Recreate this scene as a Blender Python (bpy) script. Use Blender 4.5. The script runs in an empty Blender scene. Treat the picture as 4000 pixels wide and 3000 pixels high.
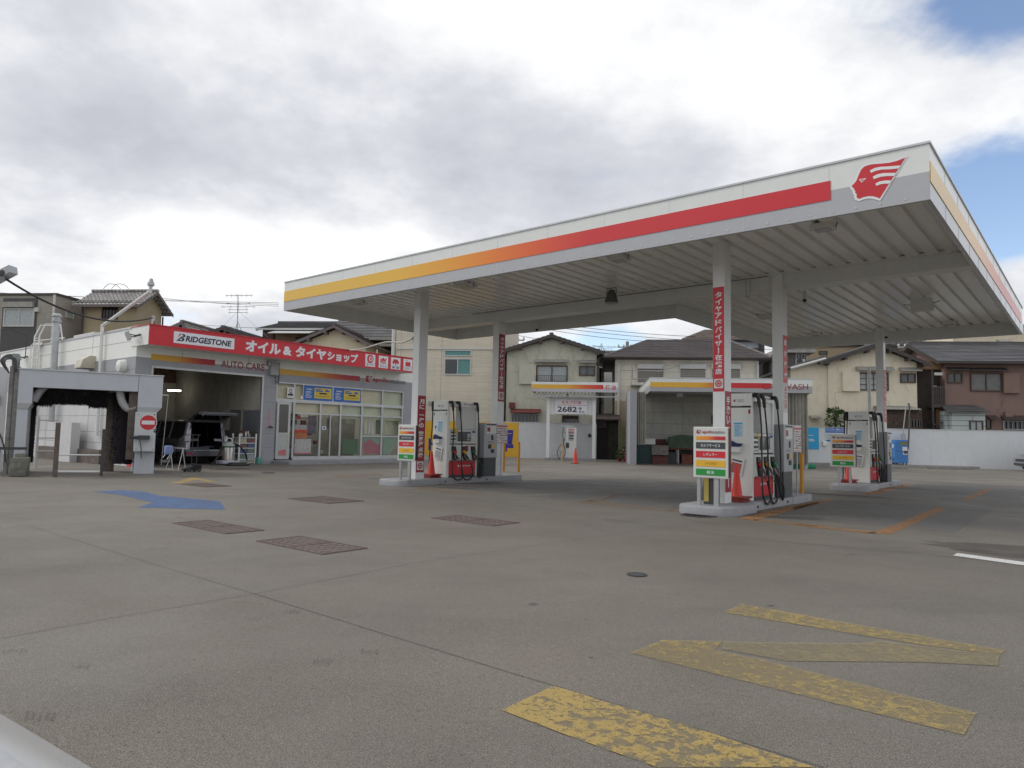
import bpy, bmesh, math, random
from mathutils import Vector, Matrix
random.seed(7)
R = math.radians
sc = bpy.context.scene
COL = sc.collection
# ------------------------------------------------------------------ camera
CAM_H = 1.3; FPX = 2763.0; PITCH = R(4.2); ROLL = R(1.15)
cam = bpy.data.cameras.new('camera'); camo = bpy.data.objects.new('camera', cam); COL.objects.link(camo)
cam.sensor_width = 36.0; cam.lens = FPX/4000*36.0; cam.clip_start = 0.05; cam.clip_end = 3000
CR = Matrix.Rotation(math.pi/2+PITCH, 3, 'X') @ Matrix.Rotation(ROLL, 3, 'Z')
camo.matrix_world = Matrix.Translation((0, 0, CAM_H)) @ CR.to_4x4()
sc.camera = camo
# ------------------------------------------------------------------ exposure, sky, sun
sc.view_settings.view_transform = 'Standard'; sc.view_settings.look = 'None'
sc.view_settings.exposure = 0.34; sc.view_settings.gamma = 1.0
sc.cycles.max_bounces = 6; sc.cycles.diffuse_bounces = 4; sc.cycles.transparent_max_bounces = 12
SUN_EL, SUN_AZ = R(42), R(-78)          # sun high behind cloud, to the left of the view
world = bpy.data.worlds.new('World'); sc.world = world; world.use_nodes = True
def build_sky():
    nt = world.node_tree; N = nt.nodes; Lk = nt.links; N.clear()
    out = N.new('ShaderNodeOutputWorld'); bg = N.new('ShaderNodeBackground'); bg.inputs[1].default_value = 0.10
    sky = N.new('ShaderNodeTexSky'); sky.sky_type = 'NISHITA'; sky.sun_disc = False
    sky.sun_elevation = SUN_EL; sky.sun_rotation = SUN_AZ; sky.air_density = 1.0; sky.dust_density = 0.2; sky.ozone_density = 3.0
    tc = N.new('ShaderNodeTexCoord'); sep = N.new('ShaderNodeSeparateXYZ'); Lk.new(tc.outputs['Generated'], sep.inputs[0])
    def math_(op, a, b=None, c=None, clamp=False):
        n = N.new('ShaderNodeMath'); n.operation = op; n.use_clamp = clamp
        for i, v in enumerate((a, b, c)):
            if v is None: continue
            if isinstance(v, (int, float)): n.inputs[i].default_value = v
            else: Lk.new(v, n.inputs[i])
        return n.outputs[0]
    zc = math_('MAXIMUM', sep.outputs[2], 0.0)
    zz = math_('ADD', zc, 0.30)
    u = math_('DIVIDE', sep.outputs[0], zz); v = math_('DIVIDE', sep.outputs[1], zz)
    cmb = N.new('ShaderNodeCombineXYZ'); Lk.new(u, cmb.inputs[0]); Lk.new(v, cmb.inputs[1])
    def noise(scale, det, rough, off, dist=0.0, vec=cmb.outputs[0]):
        m = N.new('ShaderNodeMapping'); m.inputs['Location'].default_value = off; Lk.new(vec, m.inputs[0])
        n = N.new('ShaderNodeTexNoise'); n.inputs['Scale'].default_value = scale; n.inputs['Detail'].default_value = det
        n.inputs['Roughness'].default_value = rough; n.inputs['Distortion'].default_value = dist; Lk.new(m.outputs[0], n.inputs[0]); return n.outputs[0]
    def blob(az, el, width, height):
        """smooth 0..1 bump round a compass direction of the sky"""
        a = math_('ARCTAN2', sep.outputs[0], sep.outputs[1]); e = math_('ARCSINE', sep.outputs[2])
        da = math_('DIVIDE', math_('SUBTRACT', a, R(az)), R(width)); de = math_('DIVIDE', math_('SUBTRACT', e, R(el)), R(height))
        d2 = math_('ADD', math_('MULTIPLY', da, da), math_('MULTIPLY', de, de))
        return math_('EXPONENT', math_('MULTIPLY', d2, -1.0))
    cover = noise(1.5, 10, 0.58, (3.1, 1.7, 0), 0.15)
    # openings of blue sky: right of view, high right, low between the roofs
    cov = math_('ADD', cover, 0.17)
    for b, k in ((blob(34, 17, 8, 6), -.30), (blob(38, 29, 6, 4), -.20), (blob(30, 11, 5, 4), -.16), (blob(-12, 5.5, 12, 3), -.10), (blob(8, 6, 8, 3), -.24),
                 (blob(4, 27, 16, 6), .25), (blob(-24, 20, 20, 12), .25), (blob(33, 10, 7, 2.5), .18), (blob(31, 23, 8, 3.0), .2)):
        cov = math_('ADD', cov, math_('MULTIPLY', b, k))
    mr = N.new('ShaderNodeMapRange'); mr.interpolation_type = 'SMOOTHSTEP'; Lk.new(cov, mr.inputs[0])
    mr.inputs[1].default_value = .47; mr.inputs[2].default_value = .66
    # cloud shading: broad dark bellies, bright thin places
    sh = noise(1.35, 9, 0.54, (0.4, 5.2, 0), 0.1); sh2 = noise(6.0, 8, 0.6, (7.7, 2.2, 0), 0.1)
    s = math_('ADD', math_('MULTIPLY', sh, .72), math_('MULTIPLY', sh2, .28))
    for b, k in ((blob(-21, 13, 7, 4), .13), (blob(-27, 28, 7, 6), .10), (blob(-10, 22, 14, 5), -.10), (blob(4, 19, 14, 3.5), -.10),
                 (blob(-33, 19, 8, 4), -.07), (blob(-8, 9, 8, 3), .04), (blob(20, 26, 12, 4), .05), (blob(-18, 33, 30, 4), .04), (blob(-20, 6.5, 8, 2.2), -.14), (blob(-30, 14, 5, 3), -.06), (blob(14, 22, 9, 3), -.06)):
        s = math_('ADD', s, math_('MULTIPLY', b, k))
    ramp = N.new('ShaderNodeValToRGB'); Lk.new(s, ramp.inputs[0]); cr = ramp.color_ramp
    cr.elements[0].position = .30; cr.elements[0].color = (4.5, 4.65, 5.15, 1)
    cr.elements[1].position = .66; cr.elements[1].color = (9.8, 9.75, 9.65, 1)
    for p, c in ((.41, (5.5, 5.65, 6.1, 1)), (.50, (7.0, 7.1, 7.3, 1)), (.58, (8.3, 8.35, 8.4, 1))):
        e = cr.elements.new(p); e.color = c
    mix = N.new('ShaderNodeMixRGB'); Lk.new(mr.outputs[0], mix.inputs[0])
    tint = N.new('ShaderNodeMixRGB'); tint.blend_type = 'MULTIPLY'; tint.inputs[0].default_value = 1; Lk.new(sky.outputs[0], tint.inputs[1]); tint.inputs[2].default_value = (1.75, 1.55, 1.45, 1)
    Lk.new(tint.outputs[0], mix.inputs[1]); Lk.new(ramp.outputs[0], mix.inputs[2])
    Lk.new(mix.outputs[0], bg.inputs[0]); Lk.new(bg.outputs[0], out.inputs[0])
build_sky()
sun = bpy.data.lights.new('sun', 'SUN'); sun.energy = 1.2; sun.angle = R(14); sun.color = (1.0, .95, .88)
suno = bpy.data.objects.new('sun', sun); COL.objects.link(suno)
_d = Vector((math.sin(SUN_AZ)*math.cos(SUN_EL), math.cos(SUN_AZ)*math.cos(SUN_EL), math.sin(SUN_EL)))
suno.rotation_euler = _d.to_track_quat('Z', 'Y').to_euler()
# ------------------------------------------------------------------ survey helpers: photo point -> point on a real plane
CROPS = dict(A=(0, 1000, .57274), B=(550, 1200, .5199), C=(1500, 1200, .45215), D=(2000, 1200, .42194), E=(2600, 900, .72314), F=(3100, 1200, .5425),
             K=(2600, 1500, .36166), M=(3200, 1500, .27119), N=(1500, 1500, .27125), Q=(0, 1300, .36157), Z=(1300, 1200, .31646), S=(600, 1600, .22604),
             T=(3100, 1500, .45203), U=(2000, 1000, .90416), V=(2700, 850, .36166), W=(1600, 1050, .49729), X=(3300, 500, .54264), O=(0, 0, 1.0), J=(1050, 1550, .25769), G=(0, 0, 1.80832), H=(0, 1800, 1.80832))
def P(k, x, y):
    a, b, s = CROPS[k]; return (a+x*s, b+y*s)
class Frame:
    def __init__(s, ox, oy, deg):
        s.o = Vector((ox, oy, 0)); s.rz = R(deg); s.m = Matrix.Translation(s.o) @ Matrix.Rotation(s.rz, 4, 'Z'); s.inv = s.m.inverted()
    def ray(s, p):
        d = CR @ Vector((p[0]-2000, -(p[1]-1500), -FPX)); o = Vector((0, 0, CAM_H))
        return s.inv @ o, s.inv.to_3x3() @ d
    def hit(s, p, axis, c):
        o, d = s.ray(p); t = (c-o[axis])/d[axis]; return o+d*t
    def x(s, p, c): return s.hit(p, 0, c)
    def y(s, p, c): return s.hit(p, 1, c)
    def z(s, p, c=0.0): return s.hit(p, 2, c)
    def rect(s, axis, c, k, x0, y0, x1, y1):
        """photo rectangle -> (lo,hi,zlo,zhi) on plane axis=c"""
        xm, ym = (x0+x1)/2, (y0+y1)/2; o = 1-axis
        a = s.hit(P(k, x0, ym), axis, c)[o]; b = s.hit(P(k, x1, ym), axis, c)[o]
        zt = s.hit(P(k, xm, y0), axis, c)[2]; zb = s.hit(P(k, xm, y1), axis, c)[2]
        return min(a, b), max(a, b), zb, zt
WF = Frame(0, 0, 0)                    # world
ST = Frame(0, 0, -39.75)               # station: canopy, islands and shop are square to one another
HS = Frame(0, 42.5, -6.6)              # the boundary wall and the house row behind it
# ------------------------------------------------------------------ materials
def lin(h):
    if isinstance(h, (tuple, list)): return tuple(h[:3])
    h = h.lstrip('#'); v = [int(h[i:i+2], 16)/255 for i in (0, 2, 4)]
    return tuple(c/12.92 if c <= .04045 else ((c+.055)/1.055)**2.4 for c in v)
MATS = {}
def mat(name, col, rough=.6, metal=0.0, var=.12, scale=3.0, bump=0.0, bscale=30.0, dirt=0.0, dirtcol=(.12, .10, .08), dscale=(1, 1, .25), spec=.5, coat=0.0, alpha=1.0, fine=0.0, emit=0.0):
    if name in MATS: return MATS[name]
    m = bpy.data.materials.new(name); m.use_nodes = True; nt = m.node_tree; N = nt.nodes; Lk = nt.links
    b = N['Principled BSDF']; c = lin(col)
    b.inputs['Roughness'].default_value = rough; b.inputs['Metallic'].default_value = metal
    b.inputs['Specular IOR Level'].default_value = spec; b.inputs['Coat Weight'].default_value = coat; b.inputs['Alpha'].default_value = alpha
    tc = N.new('ShaderNodeTexCoord')
    n = N.new('ShaderNodeTexNoise'); n.inputs['Scale'].default_value = scale; n.inputs['Detail'].default_value = 6; n.inputs['Roughness'].default_value = .65
    Lk.new(tc.outputs['Object'], n.inputs[0])
    r = N.new('ShaderNodeValToRGB'); Lk.new(n.outputs[0], r.inputs[0])
    r.color_ramp.elements[0].position = .3; r.color_ramp.elements[1].position = .7
    r.color_ramp.elements[0].color = tuple(x*(1-var) for x in c)+(1,); r.color_ramp.elements[1].color = tuple(min(1, x*(1+var*.6)) for x in c)+(1,)
    o = r.outputs[0]
    if fine:
        f = N.new('ShaderNodeTexNoise'); f.inputs['Scale'].default_value = bscale*2; f.inputs['Detail'].default_value = 3; Lk.new(tc.outputs['Object'], f.inputs[0])
        mx = N.new('ShaderNodeMixRGB'); mx.blend_type = 'OVERLAY'; mx.inputs[0].default_value = fine; Lk.new(o, mx.inputs[1]); Lk.new(f.outputs[0], mx.inputs[2]); o = mx.outputs[0]
    if dirt:
        mp = N.new('ShaderNodeMapping'); mp.inputs['Scale'].default_value = dscale; Lk.new(tc.outputs['Object'], mp.inputs[0])
        d = N.new('ShaderNodeTexNoise'); d.inputs['Scale'].default_value = 3.2; d.inputs['Detail'].default_value = 8; d.inputs['Roughness'].default_value = .7; Lk.new(mp.outputs[0], d.inputs[0])
        dr = N.new('ShaderNodeMapRange'); Lk.new(d.outputs[0], dr.inputs[0]); dr.inputs[1].default_value = .5; dr.inputs[2].default_value = .8; dr.inputs[4].default_value = dirt
        mx = N.new('ShaderNodeMixRGB'); Lk.new(dr.outputs[0], mx.inputs[0]); Lk.new(o, mx.inputs[1]); mx.inputs[2].default_value = tuple(dirtcol)+(1,); o = mx.outputs[0]
    Lk.new(o, b.inputs['Base Color'])
    if emit: Lk.new(o, b.inputs['Emission Color']); b.inputs['Emission Strength'].default_value = emit
    if bump:
        bn = N.new('ShaderNodeTexNoise'); bn.inputs['Scale'].default_value = bscale; bn.inputs['Detail'].default_value = 5; Lk.new(tc.outputs['Object'], bn.inputs[0])
        bp = N.new('ShaderNodeBump'); bp.inputs['Strength'].default_value = bump; bp.inputs['Distance'].default_value = .01; Lk.new(bn.outputs[0], bp.inputs['Height']); Lk.new(bp.outputs[0], b.inputs['Normal'])
    MATS[name] = m; return m
# ------------------------------------------------------------------ mesh builder
class MB:
    def __init__(s): s.v = []; s.f = []; s.mi = []; s.m = 0
    def add(s, vs, fs):
        o = len(s.v); s.v += [Vector(p) for p in vs]
        for f in fs: s.f.append(tuple(i+o for i in f)); s.mi.append(s.m)
        return s
    def box(s, x0, x1, y0, y1, z0, z1):
        return s.add([(x0, y0, z0), (x1, y0, z0), (x1, y1, z0), (x0, y1, z0), (x0, y0, z1), (x1, y0, z1), (x1, y1, z1), (x0, y1, z1)],
                     [(0, 3, 2, 1), (4, 5, 6, 7), (0, 1, 5, 4), (1, 2, 6, 5), (2, 3, 7, 6), (3, 0, 4, 7)])
    def bbox(s, x0, x1, y0, y1, z0, z1, b=.02):
        """box with chamfered edges"""
        bm = bmesh.new(); bmesh.ops.create_cube(bm, size=1)
        for v in bm.verts: v.co = Vector(((x0+x1)/2+v.co.x*(x1-x0), (y0+y1)/2+v.co.y*(y1-y0), (z0+z1)/2+v.co.z*(z1-z0)))
        bmesh.ops.bevel(bm, geom=list(bm.edges), offset=b, segments=2, affect='EDGES', profile=.6)
        bm.verts.index_update(); s.add([v.co.copy() for v in bm.verts], [tuple(v.index for v in f.verts) for f in bm.faces]); bm.free(); return s
    def prism(s, pts, a, b, axis=2):
        """polygon pts (2-D) extruded along axis from a to b"""
        def mk(p, h): return {0: (h, p[0], p[1]), 1: (p[0], h, p[1]), 2: (p[0], p[1], h)}[axis]
        n = len(pts); return s.add([mk(p, a) for p in pts]+[mk(p, b) for p in pts], [tuple(range(n))[::-1], tuple(range(n, 2*n))]+[(i, (i+1) % n, n+(i+1) % n, n+i) for i in range(n)])
    def poly3(s, pts): return s.add(pts, [tuple(range(len(pts)))])
    def slab(s, pts, d):
        """3-D polygon thickened along vector d"""
        n = len(pts); d = Vector(d); q = [Vector(p) for p in pts]
        return s.add(q+[p+d for p in q], [tuple(range(n))[::-1], tuple(range(n, 2*n))]+[(i, (i+1) % n, n+(i+1) % n, n+i) for i in range(n)])
    def tube(s, pts, r, n=8, cap=True):
        pts = [Vector(p) for p in pts]; rs = r if isinstance(r, (list, tuple)) else [r]*len(pts); up = Vector((0, 0, 1)); vs = []; pa = None
        for i, p in enumerate(pts):
            t = (pts[min(i+1, len(pts)-1)]-pts[max(i-1, 0)]).normalized()
            if pa is None: a = t.cross(up if abs(t.z) < .9 else Vector((1, 0, 0))).normalized()
            else: a = (pa-t*pa.dot(t)).normalized()
            pa = a; b = t.cross(a)
            for k in range(n): w = 2*math.pi*k/n; vs.append(p+(a*math.cos(w)+b*math.sin(w))*rs[i])
        fs = [(i*n+k, i*n+(k+1) % n, (i+1)*n+(k+1) % n, (i+1)*n+k) for i in range(len(pts)-1) for k in range(n)]
        if cap: fs += [tuple(range(n))[::-1], tuple(range((len(pts)-1)*n, len(pts)*n))]
        return s.add(vs, fs)
    def lathe(s, prof, c=(0, 0, 0), n=20, axis=2):
        vs = []
        for (r, h) in prof:
            for k in range(n):
                w = 2*math.pi*k/n; a, b = r*math.cos(w), r*math.sin(w)
                vs.append(Vector(c)+Vector({2: (a, b, h), 1: (a, h, b), 0: (h, a, b)}[axis]))
        m = len(prof); return s.add(vs, [(i*n+k, i*n+(k+1) % n, (i+1)*n+(k+1) % n, (i+1)*n+k) for i in range(m-1) for k in range(n)]+[tuple(range(n))[::-1], tuple(range((m-1)*n, m*n))])
    def cyl(s, c, r, z0, z1, n=16): return s.lathe([(r, z0), (r, z1)], (c[0], c[1], 0), n)
    def text(s, body, o, right, up, w, h, off=0.0, keep=False):
        """flat lettering filling a w x h box whose lower left corner is o"""
        vs, fs, (x0, x1, y0, y1) = glyphs(body, off)
        kx, ky = w/(x1-x0), h/(y1-y0)
        if keep: kx = ky = min(kx, ky)
        o = Vector(o); right = Vector(right); up = Vector(up)
        return s.add([o+right*((x-x0)*kx)+up*((y-y0)*ky) for x, y in vs], fs)
    def vtext(s, body, o, right, up, w, h, off=0.0):
        """vertical lettering, o = lower left corner of the column"""
        o = Vector(o); right = Vector(right); up = Vector(up); n = sum(.45 if ch == ' ' else 1 for ch in body); ch_h = h/n; t = h
        for ch in body:
            if ch == ' ': t -= ch_h*.45; continue
            t -= ch_h
            if ch in 'ー一':
                if ch == 'ー': a, b, c_, d = w*.42, w*.58, .05, .9
                else: a, b, c_, d = .02*w, .98*w, .38, .52
                s.poly3([o+right*a+up*(t+ch_h*c_), o+right*b+up*(t+ch_h*c_), o+right*b+up*(t+ch_h*d), o+right*a+up*(t+ch_h*d)])
            elif ch in 'ィッャュョ': s.text(ch, o+right*w*.25+up*(t+ch_h*.2), right, up, w*.6, ch_h*.6, off)
            else: s.text(ch, o+up*(t+ch_h*.06), right, up, w, ch_h*.86, off)
        return s
    def obj(s, name, mats, thing=None, parent=None, smooth=False, base=None):
        me = bpy.data.meshes.new(name); bs = Vector(base if base is not None else (thing['base'] if thing else (0, 0, 0)))
        me.from_pydata([p-bs for p in s.v], [], s.f)
        for m in (mats if isinstance(mats, (list, tuple)) else [mats]): me.materials.append(m)
        me.polygons.foreach_set('material_index', s.mi)
        bm = bmesh.new(); bm.from_mesh(me); bmesh.ops.recalc_face_normals(bm, faces=bm.faces); bm.to_mesh(me); bm.free()
        if smooth:
            me.polygons.foreach_set('use_smooth', [True]*len(me.polygons))
            try: me.set_sharp_from_angle(angle=R(40))
            except Exception: pass
        o = bpy.data.objects.new(name, me); COL.objects.link(o); p = parent or thing
        if p: o.parent = p
        return o
GC = {}
def glyphs(body, off):
    k = (body, round(off, 3))
    if k in GC: return GC[k]
    c = bpy.data.curves.new('t', 'FONT'); c.body = body; c.offset = off; c.resolution_u = 3; o = bpy.data.objects.new('t', c); COL.objects.link(o)
    me = bpy.data.meshes.new_from_object(o.evaluated_get(bpy.context.evaluated_depsgraph_get()))
    vs = [(v.co.x, v.co.y) for v in me.vertices]; fs = [tuple(p.vertices) for p in me.polygons]
    bpy.data.objects.remove(o); bpy.data.curves.remove(c); bpy.data.meshes.remove(me)
    xs = [v[0] for v in vs]; ys = [v[1] for v in vs]; GC[k] = (vs, fs, (min(xs), max(xs), min(ys), max(ys))); return GC[k]
def tag(o, label=None, cat=None, group=None, kind=None):
    for k, v in (('label', label), ('category', cat), ('group', group), ('kind', kind)):
        if v: o[k] = v
    return o
def thing(name, label, cat, fr, base, group=None):
    """Empty at the thing's base; its parts are given in frame coordinates"""
    o = bpy.data.objects.new(name, None); COL.objects.link(o); o.empty_display_size = .2
    o.location = fr.m @ Vector(base); o.rotation_euler = (0, 0, fr.rz); o['base'] = tuple(float(c) for c in base)
    return tag(o, label, cat, group)
def solo(name, mb, mats, fr, base, label=None, cat=None, group=None, kind=None, smooth=False):
    """a thing that is one mesh"""
    o = mb.obj(name, mats, base=base, smooth=smooth); o.location = fr.m @ Vector(base); o.rotation_euler = (0, 0, fr.rz); return tag(o, label, cat, group, kind)
def kids(o): return [c for c in bpy.data.objects if c.parent == o]
def copy_tree(o, parent=None):
    c = o.copy(); COL.objects.link(c); c.parent = parent
    for ch in kids(o):
        if ch is not c: copy_tree(ch, c)
    return c
def clone(o, fr, base, label, group=None):
    c = copy_tree(o); c.location = fr.m @ Vector(base); c['label'] = label
    if group: c['group'] = group
    return c
def child(o, name): return [k for k in kids(o) if k.name.split('.')[0] == name]
# logo outline, traced once: profile head with feathered headdress; unit box
_LO = [(438,213),(252,508),(225,497),(200,491),(170,491),(140,497),(105,510),(90,505),(85,488),(88,478),(75,465),(78,455),(68,445),(70,436),(58,430),(50,418),(62,407),(82,385),(95,355),(107,325),(120,300),(140,280),(165,270),(200,262),(260,258),(320,252),(370,240),(410,225)]
_G1 = [(182,308),(215,290),(260,281),(320,278),(403,271),(389,293),(330,299),(270,301),(225,310),(190,325)]
_G2 = [(203,352),(235,335),(280,326),(371,325),(357,347),(300,348),(260,353),(210,370)]
_G3 = [(222,402),(250,387),(290,380),(335,379),(321,402),(290,402),(260,406),(228,418)]
_EY = [(103,372),(158,362),(123,395)]; _EI = [(114,376),(141,370),(124,386)]
YF, ZS, ZT, ZD = 10.82, 4.62, 5.403, 5.0   # canopy front plane, fascia bottom and top, ribbed deck
def _unit(pts): return [(h.x, h.z) for h in (ST.y(P('X', *p), YF) for p in pts)]
_LO, _G1, _G2, _G3, _EY, _EI = [_unit(q) for q in (_LO, _G1, _G2, _G3, _EY, _EI)]
LX0, LX1, LZ0 = min(p[0] for p in _LO), max(p[0] for p in _LO), min(p[1] for p in _LO)
def logo(mbr, mbw, o, right, up, w, border=True):
    """mbr gets the red head, mbw the white border and feather gaps, layered in thin steps; o = lower left, w = width"""
    o = Vector(o); right = Vector(right); up = Vector(up); nrm = right.cross(up); k = w/(LX1-LX0)
    def T(pts, lift): return [o+right*((x-LX0)*k)+up*((z-LZ0)*k)+nrm*lift for x, z in pts]
    L = .003; d = .036*max(.25, k)
    if border:
        n = len(_LO); out = []
        for i, q in enumerate(_LO):
            a = Vector(_LO[i-1]); b = Vector(_LO[(i+1) % n]); p = Vector(q); e1 = (p-a).normalized(); e2 = (b-p).normalized()
            nn = Vector((e1.y+e2.y, -(e1.x+e2.x))); nn = nn.normalized() if nn.length > .01 else Vector((0, 0)); q2 = p-nn*d; out.append((q2.x, q2.y))
        mbw.poly3(T(out, L))
    mbr.poly3(T(_LO, 2*L))
    for g in (_G1, _G2, _G3, _EY): mbw.poly3(T(g, 3*L))
    mbr.poly3(T(_EI, 4*L))
# ------------------------------------------------------------------ common materials
M_WHITE = mat('white_paint', (.76, .77, .75), .38, var=.05, dirt=.25, dirtcol=(.42, .41, .38))
M_WHITEC = mat('white_canopy', (.66, .67, .65), .35, var=.06, dirt=.22, dirtcol=(.4, .39, .36))
M_GREYP = mat('grey_fascia_paint', (.38, .385, .40), .4, var=.05, dirt=.2, dirtcol=(.3, .29, .28))
M_RED = mat('signal_red', (.58, .022, .035), .4, var=.08)
M_DRED = mat('deep_red', (.33, .014, .025), .45, var=.1)
M_BLACK = mat('black_rubber', (.012, .012, .013), .45, var=.2)
M_DARK = mat('dark_grey', (.05, .052, .056), .5, var=.2)
M_STEEL = mat('galvanised_steel', (.42, .43, .44), .42, .6, var=.15, dirt=.3)
M_ALU = mat('aluminium', (.50, .51, .52), .35, .5, var=.1)
M_YEL = mat('yellow_vinyl', (.72, .42, .03), .45, var=.08)
M_ORG = mat('orange_yellow_pipe', (.62, .27, .02), .5, var=.15, dirt=.4)
M_KERB = mat('painted_kerb', (.30, .305, .325), .6, var=.12, bump=.2, dirt=.65, dirtcol=(.2, .19, .17), dscale=(1, 1, 1))
M_CONE = mat('cone_red', (.62, .03, .015), .5, var=.15, dirt=.3)
M_GREEN = mat('sign_green', (.015, .27, .045), .45, var=.08)
M_CHAR = mat('sign_charcoal', (.05, .06, .065), .45, var=.08)
M_BLUE = mat('poster_blue', (.03, .14, .45), .45, var=.1)
M_SKYB = mat('poster_cyan', (.02, .36, .68), .4, var=.05)
M_PAPER = mat('printed_paper', (.70, .70, .68), .6, var=.08)
M_PINK = mat('faded_pink', (.60, .20, .22), .6, var=.15)
def grad_mat(name, stops, axis, a, b, rough=.4, spec=.5):
    """printed stripe whose ink changes along its length (object axis, from a to b)"""
    m = bpy.data.materials.new(name); m.use_nodes = True; nt = m.node_tree; N = nt.nodes; Lk = nt.links; bs = N['Principled BSDF']
    tc = N.new('ShaderNodeTexCoord'); sp = N.new('ShaderNodeSeparateXYZ'); Lk.new(tc.outputs['Object'], sp.inputs[0])
    mr = N.new('ShaderNodeMapRange'); Lk.new(sp.outputs[axis], mr.inputs[0]); mr.inputs[1].default_value = a; mr.inputs[2].default_value = b
    r = N.new('ShaderNodeValToRGB'); Lk.new(mr.outputs[0], r.inputs[0]); cr = r.color_ramp
    cr.elements[0].position = stops[0][0]; cr.elements[0].color = tuple(stops[0][1])+(1,); cr.elements[1].position = stops[-1][0]; cr.elements[1].color = tuple(stops[-1][1])+(1,)
    for p, c in stops[1:-1]: e = cr.elements.new(p); e.color = tuple(c)+(1,)
    Lk.new(r.outputs[0], bs.inputs['Base Color']); bs.inputs['Roughness'].default_value = rough; bs.inputs['Specular IOR Level'].default_value = spec
    return m
C_Y, C_O, C_R = (.74, .42, .04), (.72, .16, .02), (.58, .022, .035)
# ------------------------------------------------------------------ ground
def ground_mat():
    m = bpy.data.materials.new('worn_asphalt_concrete'); m.use_nodes = True; nt = m.node_tree; N = nt.nodes; Lk = nt.links; b = N['Principled BSDF']
    tc = N.new('ShaderNodeTexCoord')
    def noise(sc_, det, ro=.6, mp=None, loc=(0, 0, 0)):
        n = N.new('ShaderNodeTexNoise'); n.inputs['Scale'].default_value = sc_; n.inputs['Detail'].default_value = det; n.inputs['Roughness'].default_value = ro
        g = N.new('ShaderNodeMapping'); g.inputs['Scale'].default_value = mp or (1, 1, 1); g.inputs['Location'].default_value = loc; Lk.new(tc.outputs['Object'], g.inputs[0]); Lk.new(g.outputs[0], n.inputs[0]); return n.outputs[0]
    def ramp(s, stops):
        r = N.new('ShaderNodeValToRGB'); Lk.new(s, r.inputs[0]); cr = r.color_ramp
        cr.elements[0].position = stops[0][0]; cr.elements[0].color = stops[0][1]+(1,); cr.elements[1].position = stops[-1][0]; cr.elements[1].color = stops[-1][1]+(1,)
        for p, c in stops[1:-1]: e = cr.elements.new(p); e.color = c+(1,)
        return r.outputs[0]
    def mixc(f, a, b_, mode='MIX'):
        x = N.new('ShaderNodeMixRGB'); x.blend_type = mode
        for i, v in enumerate((f, a, b_)):
            if isinstance(v, float): x.inputs[i].default_value = v
            elif isinstance(v, tuple): x.inputs[i].default_value = v+(1,)
            else: Lk.new(v, x.inputs[i])
        return x.outputs[0]
    def rng(s, a, b_, c=0.0, d=1.0):
        r = N.new('ShaderNodeMapRange'); Lk.new(s, r.inputs[0]); r.inputs[1].default_value = a; r.inputs[2].default_value = b_; r.inputs[3].default_value = c; r.inputs[4].default_value = d; return r.outputs[0]
    base = ramp(noise(.22, 7, .6), [(.3, (.124, .111, .092)), (.5, (.152, .137, .114)), (.7, (.180, .163, .137))])
    c = mixc(rng(noise(1.1, 8, .7, (1, 1, 1), (4, 2, 0)), .48, .75, 0, .5), base, (.100, .090, .074))           # patchy grime
    c = mixc(rng(noise(.5, 6, .7, (.35, 1.8, 1), (9, 9, 0)), .55, .78, 0, .5), c, (.082, .074, .062))           # dragged oil and tyre dirt
    c = mixc(rng(noise(.16, 5, .6, (1, 1, 1), (22, 3, 0)), .52, .72, 0, .45), c, (.195, .172, .138))             # pale washed areas
    sp_ = noise(150, 2, .8); c = mixc(.26, c, ramp(noise(26, 4, .8, None, (11, 2, 0)), [(.36, (.25, .25, .25)), (.5, (.5, .5, .5)), (.64, (.78, .78, .78))]), 'OVERLAY'); c = mixc(.9, c, ramp(sp_, [(.36, (.12, .12, .12)), (.5, (.5, .5, .5)), (.64, (.86, .85, .83))]), 'OVERLAY')
    sp2 = noise(420, 2, .8, None, (3, 3, 0)); c = mixc(.5, c, ramp(sp2, [(.36, (.15, .15, .15)), (.5, (.5, .5, .5)), (.64, (.85, .85, .85))]), 'OVERLAY')
    pits = rng(noise(38, 2, .5, None, (7, 1, 0)), .68, .74); c = mixc(.32, c, ramp(noise(62, 3, .75, None, (1, 5, 0)), [(.34, (.22, .22, .22)), (.5, (.5, .5, .5)), (.66, (.8, .8, .8))]), 'OVERLAY'); c = mixc(pits, c, (.05, .048, .045))
    Lk.new(c, b.inputs['Base Color']); b.inputs['Roughness'].default_value = .8
    ro = rng(noise(.7, 5, .6, (1, 1, 1), (2, 8, 0)), .35, .7, .58, .92); Lk.new(ro, b.inputs['Roughness'])
    bp = N.new('ShaderNodeBump'); bp.inputs['Strength'].default_value = .5; bp.inputs['Distance'].default_value = .004; Lk.new(noise(170, 3, .7), bp.inputs['Height']); Lk.new(bp.outputs[0], b.inputs['Normal'])
    return m
g = MB(); g.add([(-600, -300, 0), (600, -300, 0), (600, 900, 0), (-600, 900, 0)], [(0, 1, 2, 3)])
solo('ground', g, ground_mat(), WF, (0, 0, 0), kind='structure')
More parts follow.
